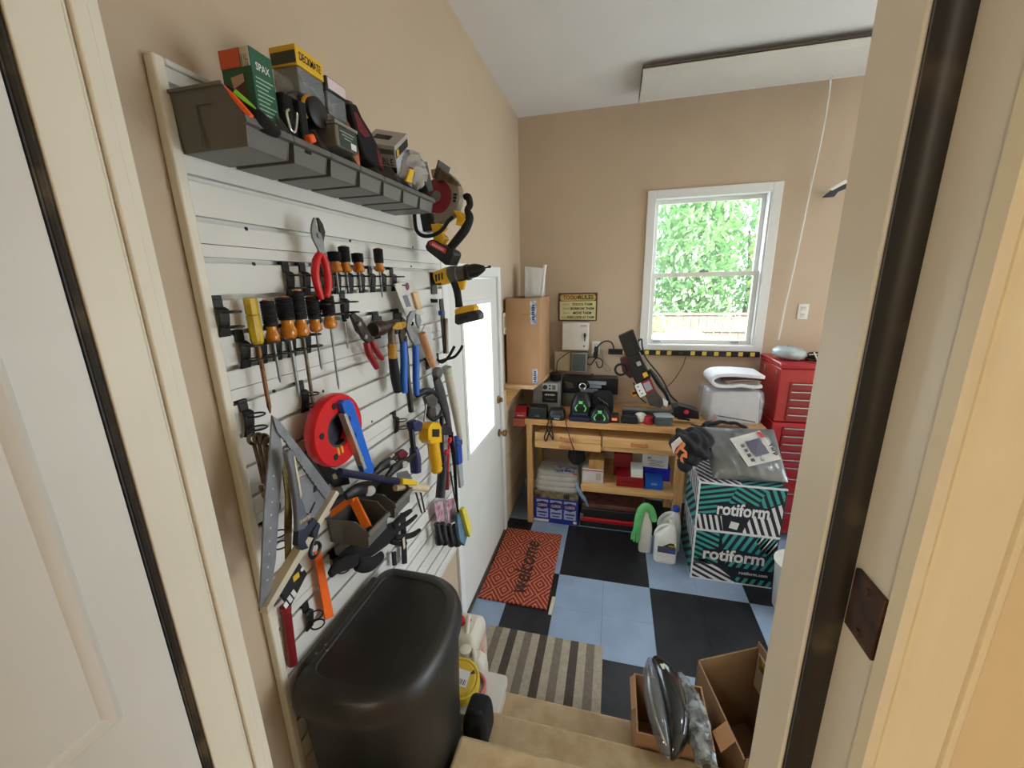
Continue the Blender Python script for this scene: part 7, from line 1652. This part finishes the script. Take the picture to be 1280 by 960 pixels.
def outlet(label, cx, cz, plug):
    t = thing('wall_outlet', label, 'outlet', (cx, yw, cz-.057))
    b = MB(); b.bx(cx-.036, cx+.036, yw-.006, yw, cz-.058, cz+.058); b.build('cover_plate', WHT, t, bevel=.002)
    for sg in (-1, 1):
        b = MB(); b.box((cx, yw-.0075, cz+sg*.026), (.034, .003, .034)); r = b.build('socket', M('socket_white', (222, 222, 218), .4), t, bevel=.004)
        b = MB(); b.box((cx-.007, yw-.0095, cz+sg*.026+.004), (.002, .001, .009)); b.build('slot', INK, r)
        b = MB(); b.box((cx+.007, yw-.0095, cz+sg*.026+.004), (.002, .001, .009)); b.build('slot', INK, r)
    return t
p = YP(745, 434.5, yw); outlet('white double outlet with black plugs in it beside the white lock box', p.x, p.z, 1)
p2 = YP(1003.5, 389.5, yw); outlet('white double outlet on the back wall above the red tool chest', p2.x, p2.z, 0)
t = thing('black_plug', 'black plugs with a looped cord hanging from the outlet beside the white lock box', 'plug', (p.x, yw-.03, p.z-.06))
b = MB(); b.box((p.x+.004, yw-.030, p.z-.012), (.034, .04, .05)); b.box((p.x, yw-.03, p.z-.062), (.04, .035, .05)); b.build('plug_body', BLK, t, bevel=.006)
b = MB(); b.tube([YP(x, y_, yw-.035) for x, y_ in ((746, 436), (750, 430), (757, 426.5), (764, 428), (767, 434), (767, 438))], .006, 8, smooth=5); b.build('cord_arc', BLK, t)
b = MB(); b.tube([YP(x, y_, yw-.04) for x, y_ in ((744, 446), (736, 447), (732, 452), (738, 456), (745, 448), (752, 450), (753, 457), (748, 459.5), (745, 452))], .005, 8, smooth=5); b.build('cord_loop', BLK, t)
b = MB(); b.tube([YP(x, y_, yw-.006) for x, y_ in ((752, 437), (754, 450), (760, 458), (764, 462), (758, 464), (752, 456))], .0025, 6, smooth=5); tag(b.build('thin_cable', M('cord_grey', (150, 146, 140), .5), None), 'thin grey cord looping on the wall right of the outlet', 'cord')
# power strip
a, c_ = YP(760.5, 437.5, yw), YP(948, 442.5, yw)
t = thing('power_strip', 'long black power strip with yellow sockets mounted under the window', 'power strip', ((a.x+c_.x)/2, yw-.02, a.z-.03))
zc = (a.z+c_.z)/2-.004
b = MB(); b.bx(a.x, c_.x, yw-.04, yw-.004, zc-.022, zc+.022); b.build('housing', BLK, t, bevel=.004)
YSK = M('socket_yellow', (236, 204, 96), .45)
for px in (781, 808.5, 822.5, 836.5, 866, 880.5, 895.5, 911, 926, 941):
    x = YP(px, 440, yw-.04).x
    b = MB(); b.box((x, yw-.0415, zc), (.034, .003, .034)); b.build('socket', YSK, t, bevel=.003)
x = YP(851, 440, yw-.04).x; b = MB(); b.box((x, yw-.042, zc), (.03, .006, .022)); b.build('switch', DGRY, t, bevel=.002)
# yellow sticker on wall behind saw
b = MB(); b.prism([YP(x, y_, 3.46) for x, y_ in ((790, 488), (795, 487.5), (797, 494), (793, 497), (789.5, 493))], (0, .004, 0)); t = tag(b.build('hang_tag', M('tag_yellow', (238, 178, 50), .5), None), 'small yellow and black tag hanging behind the slanted saw arm', 'tag')
b = MB(); b.prism([YP(x, y_, 3.4595) for x, y_ in ((790.5, 490.5), (795.5, 489.5), (796.5, 492), (791, 493.5))], (0, .0006, 0)); b.build('black_print', INK, t)
# ================================================================ bags on the bench end
t = thing('bagged_carton', 'white carton in a clear plastic bag standing at the right end of the bench', 'carton', (.88, 3.25, BT))
WCB = M('carton_cool_white', (212, 212, 216), .5, bump=.2, bscale=20)
b = MB(); b.box((.90, 3.30, BT+.125), (.36, .22, .25), Matrix.Rotation(.10, 3, 'Z'), tx=(.95, .9)); b.build('box', WCB, t, bevel=.012, seg=3)
b = MB(); b.rings([[(px, py, z) for px, py in rrect(.895, 3.295, .21*kk, .14*kk, .06)] for z, kk in ((BT+.001, .95), (BT+.05, 1), (BT+.18, 1.02), (BT+.255, .95), (BT+.285, .7))]); b.build('clear_bag', M('bag_film2', (224, 224, 230), .12, alpha=.30, coat=.8, bump=1, bscale=24), t, wob=.006)
b = MB(); b.prism([YP(x, y_, 3.165) for x, y_ in ((897, 519), (944, 527), (944, 528.5), (897, 520.5))], (0, .002, 0)); b.build('black_line', INK, t)
b = MB(); b.prism([YP(x, y_, 3.165) for x, y_ in ((893, 517), (897, 519), (893, 532), (888, 531))], (0, .002, 0)); b.build('red_print', M('print_pink', (206, 150, 150), .5), t)
t = thing('rolled_foam', 'thick white foam blanket folded over itself on top of the bagged carton', 'blanket', (.90, 3.25, BT+.286))
WF = M('foam_white', (230, 230, 234), .6, bump=.3, bscale=30); 
zf = BT+.29
sp = [(1.07, zf+.085), (.98, zf+.092), (.86, zf+.096), (.76, zf+.086), (.725, zf+.05), (.76, zf+.012), (.85, zf+.010), (.92, zf+.02), (1.0, zf+.012), (1.06, zf+.02)]
b = MB()
def ribbon(b, pts, y0, y1, th):
    pts = [V((p[0], 0, p[1])) for p in pts]; q = []
    n = len(pts)
    for i in range(n-1):
        p0, p1, p2, p3 = pts[max(0, i-1)], pts[i], pts[i+1], pts[min(n-1, i+2)]
        for k in range(5):
            u = k/5; q.append(.5*((2*p1)+(p2-p0)*u+(2*p0-5*p1+4*p2-p3)*u*u+(3*p1-p0-3*p2+p3)*u**3))
    q.append(pts[-1]); o_, i_ = [], []
    for i in range(len(q)):
        d = (q[min(i+1, len(q)-1)]-q[max(i-1, 0)]).normalized(); nrm = V((-d.z, 0, d.x)); o_.append(q[i]+nrm*th/2); i_.append(q[i]-nrm*th/2)
    rs = [[V((o.x, y0, o.z)), V((o.x, y1, o.z)), V((ii.x, y1, ii.z)), V((ii.x, y0, ii.z))] for o, ii in zip(o_, i_)]
    b.rings(rs)
ribbon(b, sp, 3.14, 3.40, .026); b.build('foam', WF, t, bevel=.006, seg=3)
b = MB(); ribbon(b, [(1.05, zf+.052), (.95, zf+.058), (.87, zf+.05), (.82, zf+.04), (.86, zf+.032), (.95, zf+.042), (1.03, zf+.04)], 3.15, 3.39, .010); b.build('brown_lining', M('lining_taupe', (150, 128, 118), .7), t)
# ================================================================ red tool chest
RCH = M('chest_red', (176, 24, 38), .25, coat=.5, var=.06); RCD = M('chest_red_drawer', (140, 18, 30), .3, coat=.4, var=.06)
xa, xb, ya, yb = 1.172, 1.86, 3.17, 3.595
t = thing('tool_chest', 'red upper tool chest with rows of shallow drawers, standing on the red cabinet', 'tool chest', (1.5, 3.38, .99))
b = MB(); b.bx(xa, xb, ya, yb, .990, 1.385); b.build('case', RCH, t, bevel=.006)
b = MB(); b.prism([(xa-.004, ya-.006, 1.386), (xa-.004, yb+.0, 1.386), (xa-.004, yb+.0, 1.425), (xa-.004, ya+.02, 1.425), (xa-.004, ya-.006, 1.405)], (xb-xa+.008, 0, 0)); b.build('lid', RCH, t, bevel=.006)
for k in range(5):
    z_ = 1.285-.058*k
    b = MB(); b.bx(xa+.07, xb-.07, ya-.008, ya-.001, z_-.050, z_); d_ = b.build('drawer', RCD, t, bevel=.002)
    b = MB(); b.bx(xa+.08, xb-.08, ya-.016, ya-.0085, z_-.012, z_-.003); b.build('pull', CHRO, d_, bevel=.001)
for dy in (.06, .30):
    b = MB(); b.bx(xa-.005, xa-.0005, ya+dy, ya+dy+.012, 1.30, 1.36); b.build('side_catch', CHRO, t, bevel=.001)
t = thing('tool_cabinet', 'red lower roller cabinet with drawers under the red chest', 'tool cabinet', (1.5, 3.38, 0))
b = MB(); b.bx(xa-.006, xb+.006, ya-.01, yb, .085, .986); b.build('case', RCH, t, bevel=.006)
zz_ = .955
for k, h in enumerate((.062, .062, .062, .062, .062, .09, .12, .16, .16)):
    b = MB(); b.bx(xa+.06, xb-.06, ya-.018, ya-.011, zz_-h+.006, zz_); d_ = b.build('drawer', RCD, t, bevel=.002)
    b = MB(); b.bx(xa+.07, xb-.07, ya-.026, ya-.0185, zz_-.013, zz_-.004); b.build('pull', CHRO, d_, bevel=.001); zz_ -= h
for x in (xa+.06, xb-.06):
    for y_ in (ya+.05, yb-.05):
        b = MB(); b.lathe((x-.015, y_, .042), (x+.015, y_, .042), [(0, .038), (.15, .042), (.85, .042), (1, .038)], 18); w_o = b.build('caster', BLKR, t)
        b = MB(); b.bx(x-.022, x-.017, y_-.02, y_+.02, .03, .084).bx(x+.017, x+.022, y_-.02, y_+.02, .03, .084).bx(x-.022, x+.022, y_-.025, y_+.025, .078, .0845); b.build('caster_fork', STEEL, w_o)
# on the chest
t = thing('clear_bag', 'crumpled pale blue plastic bag lying on top of the red tool chest', 'bag', (1.27, 3.35, 1.426))
b = MB(); b.ball((1.275, 3.34, 1.472), (.115, .11, .05), 22, 12, Matrix.Rotation(.12, 3, 'Y')); b.build('film', M('bag_pale_blue', (196, 214, 220), .18, alpha=.85, coat=.6, bump=.8, bscale=22), t, wob=.005)
t = thing('black_cable_coil', 'black cable coil with white ties on top of the red tool chest', 'cable', (1.47, 3.3, 1.426))
b = MB()
for k in range(4): b.torus((1.46+.003*k, 3.30, 1.436+.0115*k), .085-.005*(k % 2), .007, (0.04*(k % 2), 0, 1), 26, 8)
b.build('coil', BLK, t)['kind'] = 'stuff'
b = MB(); b.tube([(1.38, 3.22, 1.50), (1.40, 3.19, 1.44), (1.39, 3.185, 1.432)], .005, 8, smooth=3); b.build('white_tie', WHT, t)
b = MB(); b.tube([(1.36, 3.24, 1.478), (1.46, 3.24, 1.486), (1.56, 3.24, 1.482)], .004, 8, smooth=3); b.build('pale_wire', M('wire_pale', (226, 206, 186), .4), t)
# ================================================================ ceiling light, cord, clips
t = thing('ceiling_light', 'long white trough light fixture hanging flat under the ceiling above the window', 'ceiling light', (.75, 3.2, 3.2))
lx0, lx1, ly0, ly1 = .115, 1.50, 2.99, 3.39
FX = M('fixture_white', (222, 220, 214), .5, var=.08, scale=3)
b = MB(); b.bx(lx0+.02, lx1-.02, ly0+.10, ly1-.10, 3.280, ZC-.001); b.build('housing', FX, t, bevel=.004)
b = MB()
pr = [(y_, z_+.018) for y_, z_ in [(ly0, 3.262), (ly0+.02, 3.235), (ly0+.10, 3.226), (ly1-.08, 3.222), (ly1, 3.232), (ly1, 3.244), (ly1-.08, 3.236), (ly0+.10, 3.240), (ly0+.024, 3.247), (ly0+.006, 3.268)]]
b.prism([(lx0, y_, z) for y_, z in pr], (lx1-lx0, 0, 0)); b.build('diffuser', FX, t, bevel=.002)
b = MB(); b.bx(lx0, lx1, ly0-.006, ly0+.012, 3.286, 3.296); b.build('dark_edge', M('edge_brown_grey', (92, 82, 78), .5), t)
b = MB(); b.bx(lx0-.004, lx0, ly0, ly1, 3.244, 3.293); b.build('end_cap', M('edge_brown_grey', (92, 82, 78), .5), t)
b = MB(); b.tube([YP(x, y_, 3.55) if y_ > 100 else ZP(x, y_, 3.24) for x, y_ in ((1038, 99),)]+[YP(x, y_, 3.56) for x, y_ in ((1037, 112), (1031, 150), (1022, 195), (1012, 240), (1002, 290), (991, 340), (982, 380), (977, 405), (973, 425))], .0062, 8, smooth=5)
tag(b.build('white_cable', WHT, None), 'white cord dropping from the ceiling light down to the red tool chest', 'cord')
b = MB(); b.tube([ZP(1038, 99, 3.238), ZP(1056, 84, 3.27), ZP(1075, 70, 3.30)], .0055, 8, smooth=3); tag(b.build('white_cable', WHT, None), 'short white cord running along the ceiling by the light end', 'cord')
for (px, py, lab) in ((1068, 85, 'small dark clip near the ceiling by the right door jamb'), (1044, 240, 'small dark and white clip on the wall beside the right door jamb')):
    p = YP(px, py, 3.5); t = thing('cord_clip', lab, 'clip', p)
    b = MB(); b.prism([p+V(v) for v in ((-.07, 0, -.03), (-.02, 0, .02), (.06, 0, .05), (.07, 0, .02), (.02, 0, .0), (.0, 0, -.03))], (0, .02, 0)); b.build('jaw', M('clip_dark_blue', (30, 38, 58), .4), t, bevel=.003)
    b = MB(); b.prism([p+V(v) for v in ((-.04, -.004, .02), (.05, -.004, .075), (.07, -.004, .06), (-.02, -.004, .01))], (0, .02, 0)); b.build('lever', WHT, t, bevel=.002)
    b = MB(); b.tube([p+V((0, .0205, .01)), V((p.x, YB, p.z+.01))], .006, 8); b.build('stem', STEEL, t)
# wall panelling under the corner shelf (between the outside door and the bench)
b = MB()
for k in range(6):
    pr = slat_profile(1.20-.2*0-.19*k)
    z1_ = 1.19-.19*k
    b.prism([(XW+.0005, 2.91, z1_), (XW+.010, 2.91, z1_), (XW+.010, 2.91, z1_-.18), (XW+.004, 2.91, z1_-.184), (XW+.004, 2.91, z1_-.19), (XW+.0005, 2.91, z1_-.19)], (0, .70, 0))
o = b.build('trim_11', M('panel_cream_tan', (214, 194, 166), .6), None); struct(o)
